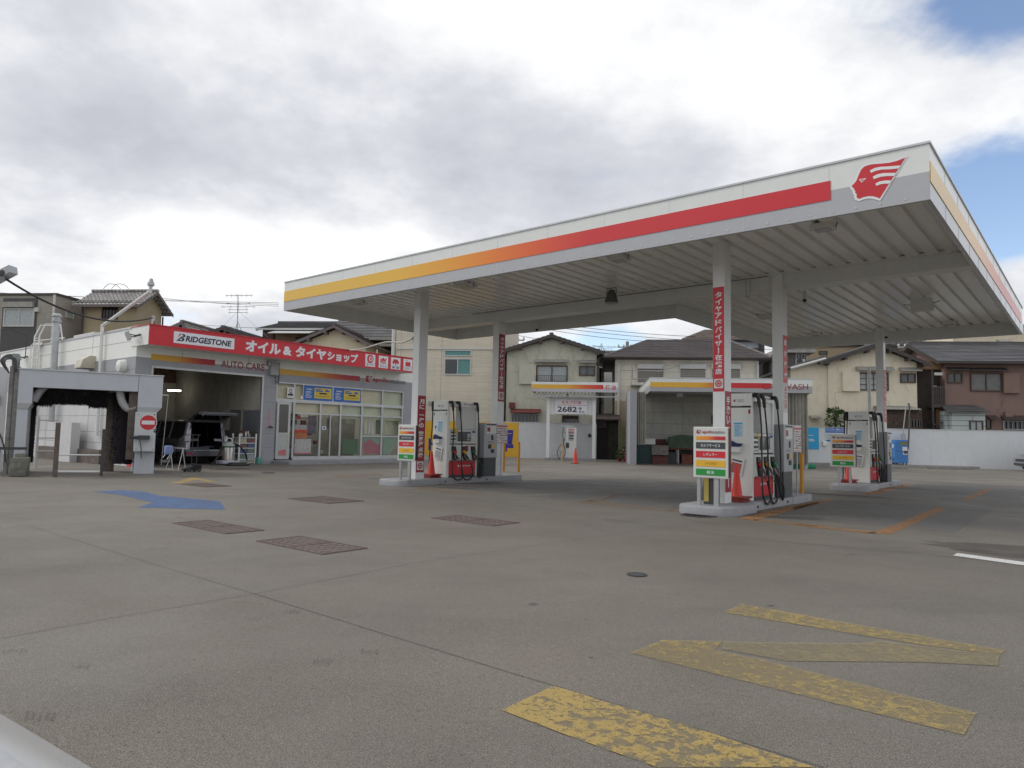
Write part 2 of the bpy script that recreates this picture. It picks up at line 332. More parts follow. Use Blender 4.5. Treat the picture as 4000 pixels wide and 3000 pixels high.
def worn_mat(name, col, cover=.5, scale=7.0, thr=.5, soft=.03, ghost=.25, stretch=(1, 1, 1), gcol=None):
    """road paint worn away in flakes down to the asphalt"""
    m = bpy.data.materials.new(name); m.use_nodes = True; nt = m.node_tree; N = nt.nodes; Lk = nt.links; b = N['Principled BSDF']
    tc = N.new('ShaderNodeTexCoord'); mp = N.new('ShaderNodeMapping'); mp.inputs['Scale'].default_value = stretch; Lk.new(tc.outputs['Object'], mp.inputs[0])
    n = N.new('ShaderNodeTexNoise'); n.inputs['Scale'].default_value = scale; n.inputs['Detail'].default_value = 9; n.inputs['Roughness'].default_value = .72; n.inputs['Distortion'].default_value = .6; Lk.new(mp.outputs[0], n.inputs[0])
    n2 = N.new('ShaderNodeTexNoise'); n2.inputs['Scale'].default_value = .9; n2.inputs['Detail'].default_value = 3; Lk.new(tc.outputs['Object'], n2.inputs[0])
    ad = N.new('ShaderNodeMath'); ad.operation = 'MULTIPLY_ADD'; Lk.new(n2.outputs[0], ad.inputs[0]); ad.inputs[1].default_value = .35; Lk.new(n.outputs[0], ad.inputs[2])
    r = N.new('ShaderNodeMapRange'); Lk.new(ad.outputs[0], r.inputs[0]); r.inputs[1].default_value = thr+.17-soft; r.inputs[2].default_value = thr+.17+soft; r.inputs[3].default_value = 1.0*cover; r.inputs[4].default_value = ghost
    f = N.new('ShaderNodeTexNoise'); f.inputs['Scale'].default_value = 160; f.inputs['Detail'].default_value = 2; Lk.new(tc.outputs['Object'], f.inputs[0])
    mx = N.new('ShaderNodeMixRGB'); mx.blend_type = 'OVERLAY'; mx.inputs[0].default_value = .55; Lk.new(f.outputs[0], mx.inputs[2])
    cm = N.new('ShaderNodeMixRGB'); Lk.new(r.outputs[0], cm.inputs[0]); cm.inputs[1].default_value = tuple(gcol or col)+(1,); cm.inputs[2].default_value = tuple(col)+(1,); Lk.new(cm.outputs[0], mx.inputs[1])
    pn = N.new('ShaderNodeTexNoise'); pn.inputs['Scale'].default_value = 34; pn.inputs['Detail'].default_value = 4; pn.inputs['Roughness'].default_value = .8; Lk.new(tc.outputs['Object'], pn.inputs[0])
    pr = N.new('ShaderNodeMapRange'); Lk.new(pn.outputs[0], pr.inputs[0]); pr.inputs[1].default_value = .56; pr.inputs[2].default_value = .64; pr.inputs[3].default_value = 1.0; pr.inputs[4].default_value = .35
    am = N.new('ShaderNodeMath'); am.operation = 'MULTIPLY'; Lk.new(r.outputs[0], am.inputs[0]); Lk.new(pr.outputs[0], am.inputs[1])
    Lk.new(mx.outputs[0], b.inputs['Base Color']); b.inputs['Roughness'].default_value = .75; Lk.new(am.outputs[0], b.inputs['Alpha'])
    return m
def gpoly(k, pts): return [ST.z(P(k, *p)) for p in pts]
def marking(name, polys, m, z=.004):
    mb = MB()
    for pl in polys: mb.poly3([(p.x, p.y, z) for p in pl])
    solo(name, mb, m, ST, (0, 0, 0), kind='structure')
Y1 = worn_mat('yellow_road_paint', (.40, .28, .08), .90, 15, .55, .04, .40, (1, 1, 1), (.25, .23, .18))
Y2 = worn_mat('yellow_road_paint_faded', (.38, .275, .08), .85, 15, .47, .06, .48, (1, 1, 1), (.24, .215, .16))
Y3 = worn_mat('yellow_road_paint_ghost', (.33, .26, .11), .7, 14, .455, .09, .45, (1, 1, 1), (.23, .21, .16))
OR1 = worn_mat('orange_road_paint', (.36, .185, .075), .78, 7, .56, .08, .3)
OR2 = worn_mat('orange_road_paint_faint', (.31, .19, .11), .5, 7, .46, .1, .15)
BL = worn_mat('blue_road_paint', (.075, .15, .32), .8, 4, .56, .14, .35)
WT = worn_mat('white_road_paint', (.62, .62, .60), .97, 12, .68, .03, .3)
WT2 = worn_mat('white_road_paint_faint', (.42, .42, .40), .5, 5, .45, .1, .1)
marking('yellow_arrow_marking', [gpoly('H', [(1083, 540), (1195, 488), (1240, 500), (1300, 520), (1480, 570), (1640, 625), (1760, 664), (1420, 664), (1240, 600)])], Y1)
marking('yellow_arrow_marking', [gpoly('H', [(1362, 416), (1432, 388), (1560, 391), (1545, 410), (1650, 432), (2110, 546), (2082, 594), (1700, 500)]),
                                 gpoly('H', [(1562, 328), (1603, 310), (1980, 378), (2172, 410), (2160, 420), (2000, 400)])], Y2)
marking('yellow_arrow_marking', [gpoly('H', [(1562, 391), (1640, 394), (1860, 396), (1900, 390), (2160, 421), (2155, 444), (1990, 436), (1700, 434), (1560, 408)])], Y3, .005)
marking('blue_arrow_marking', [gpoly('G', [(200, 1062), (262, 1059), (310, 1062), (345, 1071), (475, 1083), (487, 1101), (297, 1097), (330, 1085), (262, 1070)])], BL)
marking('garage_arrow_marking', [gpoly('S', [(250, 1275), (500, 1215), (620, 1180), (710, 1172), (1100, 1248), (920, 1254), (745, 1212), (520, 1275)])], Y1)
marking('pump_lane_marking', [gpoly('T', [(600, 1290), (840, 1300), (1330, 1078), (1215, 1072), (900, 1210), (700, 1278)]),
                              gpoly('T', [(0, 1207), (0, 1222), (690, 1296), (720, 1280), (350, 1242)])], OR1)
marking('pump_lane_marking', [gpoly('T', [(1445, 1000), (1500, 1010), (1735, 910), (1655, 908)]), gpoly('T', [(600, 945), (650, 960), (1060, 870), (960, 866)])], OR1)
marking('pump_lane_marking', [gpoly('K', [(780, 1450), (960, 1480), (1659, 1290), (1659, 1260), (1290, 1335)]), gpoly('T', [(0, 1062), (0, 1090), (375, 1002), (310, 998)]),
                              gpoly('K', [(960, 1475), (940, 1462), (1659, 1530), (1659, 1545)])], OR1)
marking('pump_lane_marking', [gpoly('G', [(1240, 1085), (1275, 1078), (1420, 1098), (1480, 1104), (1470, 1108), (1390, 1101)]), gpoly('G', [(1250, 1086), (1330, 1068), (1370, 1066), (1290, 1083)]),
                              gpoly('N', [(400, 1490), (560, 1480), (1050, 1560), (1450, 1560), (1440, 1585), (1000, 1580)]), gpoly('N', [(1050, 1420), (700, 1450), (640, 1470), (1200, 1425)]),
                              gpoly('B', [(1400, 1272), (1800, 1250), (1830, 1262), (1500, 1280)]), gpoly('K', [(0, 1380), (0, 1350), (150, 1335), (180, 1345)])], OR2)
marking('bay_line_marking', [gpoly('T', [(1378, 1484), (1415, 1463), (1995, 1541), (1995, 1571)])], WT)
marking('bay_line_marking', [gpoly('T', [(1000, 868), (1040, 872), (1650, 912), (1640, 908)]), gpoly('T', [(200, 772), (200, 779), (360, 776), (330, 766)]), gpoly('T', [(760, 752), (1500, 776), (1480, 779), (760, 757)]), gpoly('T', [(0, 815), (320, 828), (320, 833), (0, 822)]),
                             gpoly('D', [(150, 1600), (380, 1580), (920, 1632), (910, 1640), (380, 1590), (170, 1606)])], WT2)
# lighter concrete under the pump lanes
CP = worn_mat('pale_concrete', (.20, .20, .198), .6, 1.6, .60, .25, .0)
marking('pump_lane_concrete', [[Vector((x0, y0, 0)), Vector((x1, y0, 0)), Vector((x1, y1, 0)), Vector((x0, y1, 0))] for x0, x1, y0, y1 in ((-4.6, -1.7, 12.3, 17.2), (-9.6, -6.2, 12.2, 19), (-13, -9.8, 12.4, 18.4), (-4.6, -1.6, 21.6, 26.4))], CP, .003)
CK = mat('joint_filler', (.075, .07, .063), .9)
def strip(name, pts, w, m, z=.0045):
    mb = MB()
    for a, b in zip(pts, pts[1:]):
        d = (b-a).normalized(); n = Vector((-d.y, d.x, 0))*w/2; mb.poly3([(q.x, q.y, z) for q in (a-n, b-n, b+n, a+n)])
    solo(name, mb, m, ST, (0, 0, 0), kind='structure')
def joint(k, pts, w=.012):
    P3 = gpoly(k, pts); out = [P3[0]]
    for a, b in zip(P3, P3[1:]):
        n = max(1, int((b-a).length/.5)); n_ = Vector((-(b-a).y, (b-a).x, 0)).normalized()
        for i in range(1, n+1): out.append(a.lerp(b, i/n)+n_*(random.uniform(-.006, .006) if i < n else 0))
    strip('slab_joint', out, w, CK)
joint('H', [(60, 140), (300, 214), (550, 288)], .004); joint('H', [(550, 288), (930, 405), (1780, 664)], .005)
joint('H', [(0, 385), (240, 340), (550, 288), (900, 220), (1190, 178), (1390, 150)], .005)
joint('G', [(764, 1049), (1160, 1097), (1436, 1141), (1714, 1173), (2000, 1197), (2212, 1222)], .010)
joint('K', [(550, 1520), (100, 1440), (-300, 1400)], .012)
joint('S', [(60, 1095), (350, 1130), (640, 1170)], .02)
# tyre scuffs
SK = worn_mat('tyre_scuff', (.075, .068, .06), .30, 14, .5, .1, .15)
def scuff(k, x, y0, w, h0, n):
    polys = []
    for i in range(n):
        cx = x+(i-(n-1)/2)*w/n+random.uniform(-.12, .12)*w/n; a = w/n*random.uniform(.22, .38); h = h0*random.uniform(.55, 1.15); y = y0+random.uniform(-.2, .2)*h0
        polys.append(gpoly(k, [(cx-a, y+h), (cx+a, y+h), (cx+a*2.2, y-h), (cx+a*.4, y-h)]))
    marking('tyre_scuff', polys, SK, .0042)
for a in ((697, 435, 44, 7, 7), (797, 415, 40, 6, 7), (630, 327, 40, 4, 6), (545, 342, 40, 4, 6), (84, 555, 70, 11, 5), (30, 412, 55, 4, 6), (172, 446, 40, 4, 5)): scuff('H', *a)
# covers in the ground
M_GRATE = mat('rusty_cover_plate', (.155, .122, .106), .85, .0, var=.3, scale=9, bump=.4, bscale=60)
M_GRATE2 = mat('rusty_cover_rib', (.122, .092, .080), .85, .0, var=.3)
def cover_plate(k, pts, label):
    q = gpoly(k, pts); x0 = (q[0].x+q[1].x+q[2].x+q[3].x)/4; y0 = (q[0].y+q[1].y+q[2].y+q[3].y)/4
    ex = (q[2]-q[1]).length/2; u = (q[2]-q[1]).normalized(); ey = (q[1]-q[0]).length/2
    # rectangle with the surveyed centre, snapped square to the station
    dx = max(abs(u.x)*ex, abs(u.y)*ey); w = max(.35, (abs(q[2].x-q[0].x)+abs(q[3].x-q[1].x))/2); h = max(.35, (abs(q[2].y-q[0].y)+abs(q[3].y-q[1].y))/2)
    c = Vector((x0, y0, 0)); t = thing('drain_cover', label, 'drain cover', ST, (x0, y0, 0), 'tank access covers set in the forecourt')
    w = min(w, 1.9)*.5; h = min(h, 1.9)*.5
    MB().box(x0-w, x0+w, y0-h, y0+h, 0, .006).obj('plate', M_GRATE, t)
    f = MB(); e = .035
    f.box(x0-w, x0+w, y0-h, y0-h+e, .006, .011); f.box(x0-w, x0+w, y0+h-e, y0+h, .006, .011); f.box(x0-w, x0-w+e, y0-h+e, y0+h-e, .006, .011); f.box(x0+w-e, x0+w, y0-h+e, y0+h-e, .006, .011)
    f.box(x0-.02, x0+.02, y0-h+e, y0+h-e, .006, .0105); f.obj('frame', M_GRATE2, t)
    r = MB(); n = int(2*w/.11)
    for i in range(1, n): 
        xx = x0-w+2*w*i/n; r.box(xx-.014, xx+.014, y0-h+e, y0+h-e, .006, .0095)
    n = int(2*h/.11)
    for i in range(1, n):
        yy = y0-h+2*h*i/n; r.box(x0-w+e, x0+w-e, yy-.014, yy+.014, .006, .0092)
    r.obj('tread_pattern', M_GRATE2, t)
cover_plate('G', [(553, 1170), (650, 1158), (790, 1185), (700, 1199)], 'largest rust brown drain cover, nearest one to the left of centre')
cover_plate('G', [(385, 1131), (445, 1123), (572, 1146), (480, 1155)], 'faded drain cover just in front of the blue floor arrow')
cover_plate('G', [(636, 1077), (707, 1072), (775, 1083), (697, 1090)], 'rust brown drain cover between blue arrow and left pump island')
cover_plate('G', [(935, 1119), (988, 1114), (1125, 1129), (1060, 1138)], 'dark brown drain cover alone in the middle of the forecourt')
cover_plate('S', [(480, 1292), (900, 1272), (1340, 1322), (880, 1348)], 'brown drain cover beside the yellow arrow before the garage')
cover_plate('S', [(950, 1028), (1540, 1015), (1660, 1030), (1120, 1045)], 'low drain grate at the mouth of the garage behind the floor jack')
def manhole(k, x, y, r, label, m):
    c = ST.z(P(k, x, y)); t = thing('manhole_cover', label, 'manhole cover', ST, c)
    MB().cyl(c, r, 0, .007, 28).obj('lid', m, t)
    rb = MB(); rb.lathe([(r*.86, .007), (r*.86, .011), (r, .011), (r, .007)], (c.x, c.y, 0), 28)
    for i in range(-3, 4):
        h = math.sqrt(max(0, (r*.8)**2-(i*r*.23)**2)); rb.box(c.x+i*r*.23-.01, c.x+i*r*.23+.01, c.y-h, c.y+h, .007, .0105)
    rb.obj('rim', M_DARK, t)
manhole('H', 1376, 247, .095, 'small dark round manhole cover in the open forecourt right of centre', mat('iron_lid', (.06, .058, .055), .7, .4, var=.3))
manhole('K', 355, 1422, .31, 'large brown manhole cover directly in front of the nearest pump island', mat('rust_lid', (.10, .062, .045), .8, .2, var=.3))
manhole('S', 1980, 1097, .2, 'small flat lid in the ground before the shop pillar', mat('iron_lid2', (.07, .068, .065), .7, .4, var=.3))
# ------------------------------------------------------------------ canopy
CX0, CX1, CYB, CNX, CNY = -17.26, -1.673, 17.67, -8.9, 25.78   # left, right, back of the left arm, inner corner x, back of the right arm
COLS = [('c', -5.40, 12.62), ('c', -13.62, 12.60), ('c', -13.80, 15.95), ('c', -5.42, 15.80), ('c', -5.36, 24.95)]
can = thing('station_canopy', 'huge white L shaped forecourt canopy with yellow to red stripe on its fascia', 'canopy', ST, (CX0, YF, 0))
def soffit():
    mb = MB(); zc = ZD; p, rw, rd = .336, .10, .055; z0 = zc
    # ribbed deck: trapezoid ribs running front to back, broken at the beam
    def ribs(x0, x1, y0, y1):
        n = int((x1-x0)/p); off = ((x1-x0)-n*p)/2; xs = [x0]; zs = [z0]
        for i in range(n):
            c = x0+off+(i+.5)*p
            for dx, dz in ((-rw/2-.012, 0), (-rw/2+.006, rd), (rw/2-.006, rd), (rw/2+.012, 0)): xs.append(c+dx); zs.append(z0+dz)
        xs.append(x1); zs.append(z0); m = len(xs)
        mb.add([(x, y0, z) for x, z in zip(xs, zs)]+[(x, y1, z) for x, z in zip(xs, zs)], [(i, i+1, m+i+1, m+i) for i in range(m-1)])
    ribs(CX0+.35, CX1-.33, YF+.1, 15.70); ribs(CX0+.35, CX1-.33, 16.15, CYB-.1); ribs(CNX+.3, CX1-.33, CYB-.1, CNY-.1)
    return mb
def deckmat():
    m = bpy.data.materials.new('glossy_white_deck'); m.use_nodes = True; nt = m.node_tree; N = nt.nodes; Lk = nt.links; b = N['Principled BSDF']
    tc = N.new('ShaderNodeTexCoord'); n = N.new('ShaderNodeTexNoise'); n.inputs['Scale'].default_value = 1.3; n.inputs['Detail'].default_value = 6; Lk.new(tc.outputs['Object'], n.inputs[0])
    r = N.new('ShaderNodeValToRGB'); Lk.new(n.outputs[0], r.inputs[0]); r.color_ramp.elements[0].color = (.70, .69, .65, 1); r.color_ramp.elements[1].color = (.78, .77, .73, 1)
    Lk.new(r.outputs[0], b.inputs['Base Color']); b.inputs['Roughness'].default_value = .22
    n2 = N.new('ShaderNodeTexNoise'); mp = N.new('ShaderNodeMapping'); mp.inputs['Scale'].default_value = (6, .8, 1); Lk.new(tc.outputs['Object'], mp.inputs[0]); n2.inputs['Scale'].default_value = 2.0; n2.inputs['Detail'].default_value = 2; Lk.new(mp.outputs[0], n2.inputs[0])
    bp = N.new('ShaderNodeBump'); bp.inputs['Strength'].default_value = .25; bp.inputs['Distance'].default_value = .01; Lk.new(n2.outputs[0], bp.inputs['Height']); Lk.new(bp.outputs[0], b.inputs['Normal'])
    return m
soffit().obj('ribbed_soffit', deckmat(), can)
bd = MB(); zb = ZD
for q in ((CX0+.06, CX0+.35, YF+.06, CYB-.06), (CX1-.33, CX1-.06, YF+.06, CNY-.06), (CX0+.35, CX1-.33, YF+.06, YF+.1), (CX0+.35, CNX+.0, CYB-.1, CYB-.06), (CNX+.06, CNX+.3, CYB-.1, CNY-.06), (CNX+.3, CX1-.33, CNY-.1, CNY-.06)):
    bd.box(q[0], q[1], q[2], q[3], zb, zb+.03)
bd.obj('border_panel', M_WHITEC, can)
tp = MB(); OUT = [(CX0, YF), (CX1, YF), (CX1, CNY), (CNX, CNY), (CNX, CYB), (CX0, CYB)]
tp.prism([(CX0+.05, YF+.05), (CX1-.05, YF+.05), (CX1-.05, CNY-.05), (CNX+.05, CNY-.05), (CNX+.05, CYB-.05), (CX0+.05, CYB-.05)], ZD+.12, ZD+.16); tp.obj('roof_deck', M_STEEL, can)
ZM = 5.012; FT = .06
def wall_ring(mb, z0, z1, t, grow=0.0):
    o = OUT; inn = [(CX0+t, YF+t), (CX1-t, YF+t), (CX1-t, CNY-t), (CNX+t, CNY-t), (CNX+t, CYB-t), (CX0+t, CYB-t)]
    og = [(CX0-grow, YF-grow), (CX1+grow, YF-grow), (CX1+grow, CNY+grow), (CNX-grow, CNY+grow), (CNX-grow, CYB+grow), (CX0-grow, CYB+grow)]
    for i in range(6):
        j = (i+1) % 6; a, b, c, d = og[i], og[j], inn[j], inn[i]
        mb.add([(p[0], p[1], z0) for p in (a, b, c, d)]+[(p[0], p[1], z1) for p in (a, b, c, d)], [(0, 1, 5, 4), (2, 3, 7, 6), (0, 3, 2, 1), (4, 5, 6, 7)])
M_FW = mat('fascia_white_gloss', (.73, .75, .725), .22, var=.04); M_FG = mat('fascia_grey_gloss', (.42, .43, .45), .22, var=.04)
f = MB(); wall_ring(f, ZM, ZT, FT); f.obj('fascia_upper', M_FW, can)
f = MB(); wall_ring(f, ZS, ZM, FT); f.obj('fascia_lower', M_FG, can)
def liner(mb, z0, z1):
    a_, b_ = .062, .075
    for (x0, x1, y0, y1) in ((CX0+a_, CX1-a_, YF+a_, YF+b_), (CX0+a_, CX0+b_, YF+b_, CYB-b_), (CX1-b_, CX1-a_, YF+b_, CNY-b_), (CX0+a_, CNX+b_, CYB-b_, CYB-a_), (CNX+a_, CNX+b_, CYB-a_, CNY-b_), (CNX+a_, CX1-a_, CNY-b_, CNY-a_)): mb.box(x0, x1, y0, y1, z0, z1)
f = MB(); liner(f, ZS+.004, ZD); f.obj('inner_lining', M_WHITEC, can)
f = MB(); wall_ring(f, ZT, ZT+.03, .12, .018); f.obj('top_trim', M_ALU, can)
f = MB()                                     # panel joints and rivets of the fascia
for i in range(1, 12): x = CX0+i*(CX1-CX0)/12; f.box(x-.003, x+.003, YF-.002, YF, ZS, ZT)
for i in range(1, 12): y = YF+i*(CNY-YF)/12; f.box(CX1, CX1+.003, y-.003, y+.003, ZS, ZT)
for i in range(48):
    x = CX0+.3+i*(CX1-CX0-.6)/47
    f.box(x-.012, x+.012, YF-.006, YF, ZS+.05, ZS+.074)
f.obj('panel_joint', mat('fascia_joint', (.58, .61, .59), .5), can)
sx1 = ST.y(P('X', -45, 380), YF).x; sx1 = ST.y((3245, 760), YF).x
zs0, zs1 = 4.868, 5.158
st = MB(); st.box(CX0+.005, sx1, YF-.009, YF-.003, zs0, zs1)
st.obj('stripe', grad_mat('front_stripe_print', [(0, (.75, .47, .07)), (.33, (.76, .45, .05)), (.45, (.77, .33, .03)), (.54, (.76, .20, .025)), (.63, (.70, .09, .03)), (.70, (.60, .03, .035)), (1, C_R)], 0, 0, sx1-CX0), can)
st = MB(); st.box(CX1+.003, CX1+.009, YF+.005, CNY-.6, zs0, zs1)
st.obj('stripe', grad_mat('side_stripe_print', [(0, (.75, .47, .07)), (.3, (.76, .38, .05)), (.5, (.74, .16, .03)), (.66, (.62, .03, .035)), (1, C_R)], 1, 0, CNY-YF, .25), can)
lr, lw = MB(), MB(); logo(lr, lw, (LX0, YF-.004, LZ0), (1, 0, 0), (0, 0, 1), LX1-LX0)
lr.obj('emblem', M_RED, can); lw.obj('emblem_outline', mat('emblem_white', (.78, .78, .78), .35, var=.03), can)
bm_ = MB(); zb0 = 4.70                         # I-beam across both arms
bm_.box(CX0+.08, CX1-.08, 15.70, 16.15, zb0, zb0+.03); bm_.box(CX0+.08, CX1-.08, 15.91, 15.94, zb0+.03, ZD); bm_.box(CX0+.35, CX1-.33, 15.60, 15.70, ZD-.012, ZD+.03)
bm_.box(CX0+.08, CX1-.08, 15.70, 15.725, zb0+.03, ZD-.012)
bm_.obj('cross_beam', M_WHITEC, can)
def col_parts(i, x, y):
    w, d = .115, .15
    c = MB().bbox(x-w, x+w, y-d, y+d, .15, ZD+.01, .008).obj('column', mat('column_white', (.72, .735, .73), .3, var=.05, dirt=.3, dirtcol=(.45, .44, .42)), can)
    return c, w, d
COLO = [col_parts(i, x, y) for i, (_, x, y) in enumerate(COLS)]
def banner(ci, face, z0, z1, body, m, mtext, foot=True, wf=.62, z_text=None):
    """vertical sticker on a column: face 'y' = -Y side, 'x' = +X side"""
    o, w, d = COLO[ci]; _, x, y = COLS[ci]
    if face == 'y': hw = w*.94; org = Vector((x-hw, y-d-.004, z0)); right = Vector((1, 0, 0)); nr = Vector((0, -1, 0))
    else: hw = d*.92; org = Vector((x+w+.004, y-hw, z0)); right = Vector((0, 1, 0)); nr = Vector((1, 0, 0))
    up = Vector((0, 0, 1)); W_ = 2*hw; mb = MB().slab([org, org+right*W_, org+right*W_+up*(z1-z0), org+up*(z1-z0)], -nr*.003)
    b = mb.obj('banner', m, can, parent=o)
    t = MB(); fh = W_*1.15 if foot else .02; tz0 = z0+fh+.06; tw = W_*wf
    t.vtext(body, org+nr*.003+right*(W_-tw)/2+up*(tz0-z0), right, up, tw, z1-tz0-.08, .035)
    b2 = t.obj('lettering', mtext, can, parent=b)
    if foot:
        a = MB(); e = W_*.1; q = org+nr*.002+up*.06; a.slab([q+right*e, q+right*(W_-e), q+right*(W_-e)+up*(W_-2*e), q+right*e+up*(W_-2*e)], nr*.002); a.obj('tyre_symbol_panel', M_PAPER, can, parent=b)
        a = MB(); cc = q+nr*.004+right*W_/2+up*(W_/2-e)
        for r0, r1 in ((W_*.2, W_*.3), (.0, W_*.09)):
            n = 20; vs = [cc+right*math.cos(2*math.pi*k/n)*r+up*math.sin(2*math.pi*k/n)*r for r in (r0, r1) for k in range(n)]
            a.add(vs, [(k, (k+1) % n, n+(k+1) % n, n+k) for k in range(n)])
        for k in range(6):
            w_ = 2*math.pi*k/6; dd = right*math.cos(w_)+up*math.sin(w_); pp = right*-math.sin(w_)+up*math.cos(w_); a.poly3([cc+dd*W_*.09-pp*.006, cc+dd*W_*.2-pp*.006, cc+dd*W_*.2+pp*.006, cc+dd*W_*.09+pp*.006])
        a.obj('tyre_symbol', m, can, parent=b)
M_LETW = mat('white_lettering', (.75, .75, .75), .5, var=.03)
def zat(ci, face, k, px, py):
    _, x, y = COLS[ci]; o, w, d = COLO[ci]
    return (ST.y(P(k, px, py), y-d) if face == 'y' else ST.x(P(k, px, py), x+w)).z
banner(0, 'y', zat(0, 'y', 'E', 295, 870), zat(0, 'y', 'E', 295, 305), 'タイヤアドバイザー在籍店', M_RED, M_LETW)
banner(0, 'x', .35, zat(0, 'x', 'E', 342, 870), '手洗い 洗車コーナー', M_DRED, M_LETW, foot=False)
banner(1, 'x', zat(1, 'x', 'N', 575, 1270), zat(1, 'x', 'N', 590, 172), '月に 一度の 空気圧点検', M_DRED, M_LETW)
banner(2, 'x', zat(2, 'x', 'C', 975, 812), zat(2, 'x', 'C', 980, 226), 'タイヤアドバイザー在籍店', M_DRED, M_LETW)
zt4 = zat(3, 'x', 'E', 622, 560); zb4 = zat(3, 'x', 'E', 622, 980)
banner(3, 'x', zt4-.62*(zt4-zb4)+.002, zt4, '車 検 整 備', M_RED, M_LETW, foot=False); banner(3, 'x', zb4, zt4-.62*(zt4-zb4), '洗車 手入れ 承ります', M_PAPER, M_RED, foot=False)
zt5 = zat(4, 'x', 'F', 595, 430); banner(4, 'x', zat(4, 'x', 'F', 597, 820), zt5, 'オイル 交換 承ります', M_PINK, M_LETW, foot=False)
M_PINKT = M_PINK
# lights and cameras under the canopy
M_LENS = mat('lamp_glass', (.30, .31, .31), .15, var=.05)
def downlight(x, y, label):
    t = thing('canopy_downlight', label, 'ceiling light', ST, (x, y, ZD-.1), 'square lights hung under the canopy')
    MB().box(x-.17, x+.17, y-.17, y+.17, ZD-.09, ZD+.0).obj('housing', M_WHITEC, t); MB().box(x-.13, x+.13, y-.13, y+.13, ZD-.098, ZD-.09).obj('lens', M_LENS, t)
    b = MB()
    for s in (-1, 1): b.tube([(x+s*.22, y, ZD+.02), (x+s*.2, y, ZD-.07)], .009, 5)
    b.obj('bracket', M_DARK, t)
for k, x, y, lb in (('X', -160, 455, 0), ('V', 1430, 115, 'square canopy light nearest to the emblem, just behind the front fascia'), ('W', 455, 140, 'square canopy light near the front fascia above the left pumps'), ('G', 1338, 561, 'square canopy light at the front edge in the middle of the canopy'), ('G', 1000, 614, 'square canopy light in front of the left column row'), ('G', 776, 655, 'leftmost square canopy light near the left corner'),
                    ('V', 1340, 1265, 'small square light in the rear bay left of the back column'), ('X', 752, 1408, 'square canopy light nearest the rear right corner'), ('V', 800, 1080, 'square canopy light half hidden behind the second column')):
    if not lb: continue
    q = ST.z(P(k, x, y), ZD-.06); downlight(q.x, q.y, lb)
def spotcam(k, x, y, label, big=False):
    q = ST.z(P(k, x, y), ZD-.3); t = thing('flood_lamp' if big else 'security_camera', label, 'floodlight' if big else 'camera', ST, (q.x, q.y, ZD-.4), None if big else 'cameras hanging from the canopy')
    if big:
        MB().lathe([(.07, -.02), (.1, -.1), (.16, -.28), (.17, -.34), (.15, -.345)], (q.x, q.y, ZD-.05), 18).obj('reflector', mat('smoked_metal', (.16, .155, .15), .3, .7), t, smooth=True)
        b = MB(); b.tube([(q.x-.13, q.y, ZD-.3), (q.x-.13, q.y, ZD-.02), (q.x+.13, q.y, ZD-.02), (q.x+.13, q.y, ZD-.3)], .012, 6); b.obj('yoke', M_DARK, t)
    else:
        MB().lathe([(.045, 0), (.055, -.03), (.05, -.17), (.045, -.18)], (q.x, q.y, ZD-.15), 12).obj('camera_body', M_WHITEC, t); MB().lathe([(.045, -.18), (.05, -.2), (.03, -.24)], (q.x, q.y, ZD-.15), 12).obj('lens_dome', M_BLACK, t)
        b = MB(); b.tube([(q.x, q.y, ZD+.02), (q.x+.03, q.y, ZD-.08), (q.x, q.y, ZD-.15)], .012, 6); b.box(q.x-.09, q.x+.09, q.y-.04, q.y+.04, ZD-.01, ZD+.012); b.obj('mount', M_WHITEC, t)
spotcam('W', 1585, 240, 'round bell shaped floodlight hanging under the middle of the canopy', True)
spotcam('V', 1225, 870, 'camera hanging just behind the beam beside the second column')
spotcam('V', 2105, 1275, 'small camera hanging near the rearmost column')
spotcam('W', 1000, 465, 'small dark camera under the rear edge of the left canopy arm')
q = ST.z(P('X', 556, 1255), ZD-.1)
t = thing('square_floodlight', 'large box floodlight tilted under the rear right canopy', 'floodlight', ST, (q.x, q.y, ZD-.2))
MB().prism([(q.y-.2, ZD-.02), (q.y+.18, ZD-.1), (q.y+.12, ZD-.32), (q.y-.16, ZD-.22)], q.x-.24, q.x+.24, 0).obj('housing', M_WHITEC, t)
MB().tube([(q.x-.42, q.y, ZD-.12), (q.x-.24, q.y, ZD-.15)], .01, 5).tube([(q.x+.24, q.y, ZD-.15), (q.x+.4, q.y, ZD-.1)], .01, 5).obj('bracket', M_DARK, t)
# chain and slack cable along the beam
t = MB(); a = Vector((CX0+1.2, 15.62, 5.0)); t.tube([(-14.6, 15.60, 4.975), (-10, 15.60, 4.96), (-5.6, 15.60, 4.97)], .008, 5)
solo('beam_cable', t, M_BLACK, ST, (-10, 15.6, 4.9), 'thin black cable strung along the front face of the canopy beam', 'cable')
t = MB()
for s in (-.05, .05):
    for i in range(9): t.tube([(-6.05+s, 15.6, 4.94-.045*i), (-6.05+s*(1-.08*i if i > 5 else 1), 15.6+(.012 if i % 2 else -.012), 4.9-.045*i)], .009, 5)
solo('hanging_chain', t, M_STEEL, ST, (-6.05, 15.6, 4.5), 'short loop of chain hanging from the canopy beam beside the nearest column', 'chain')
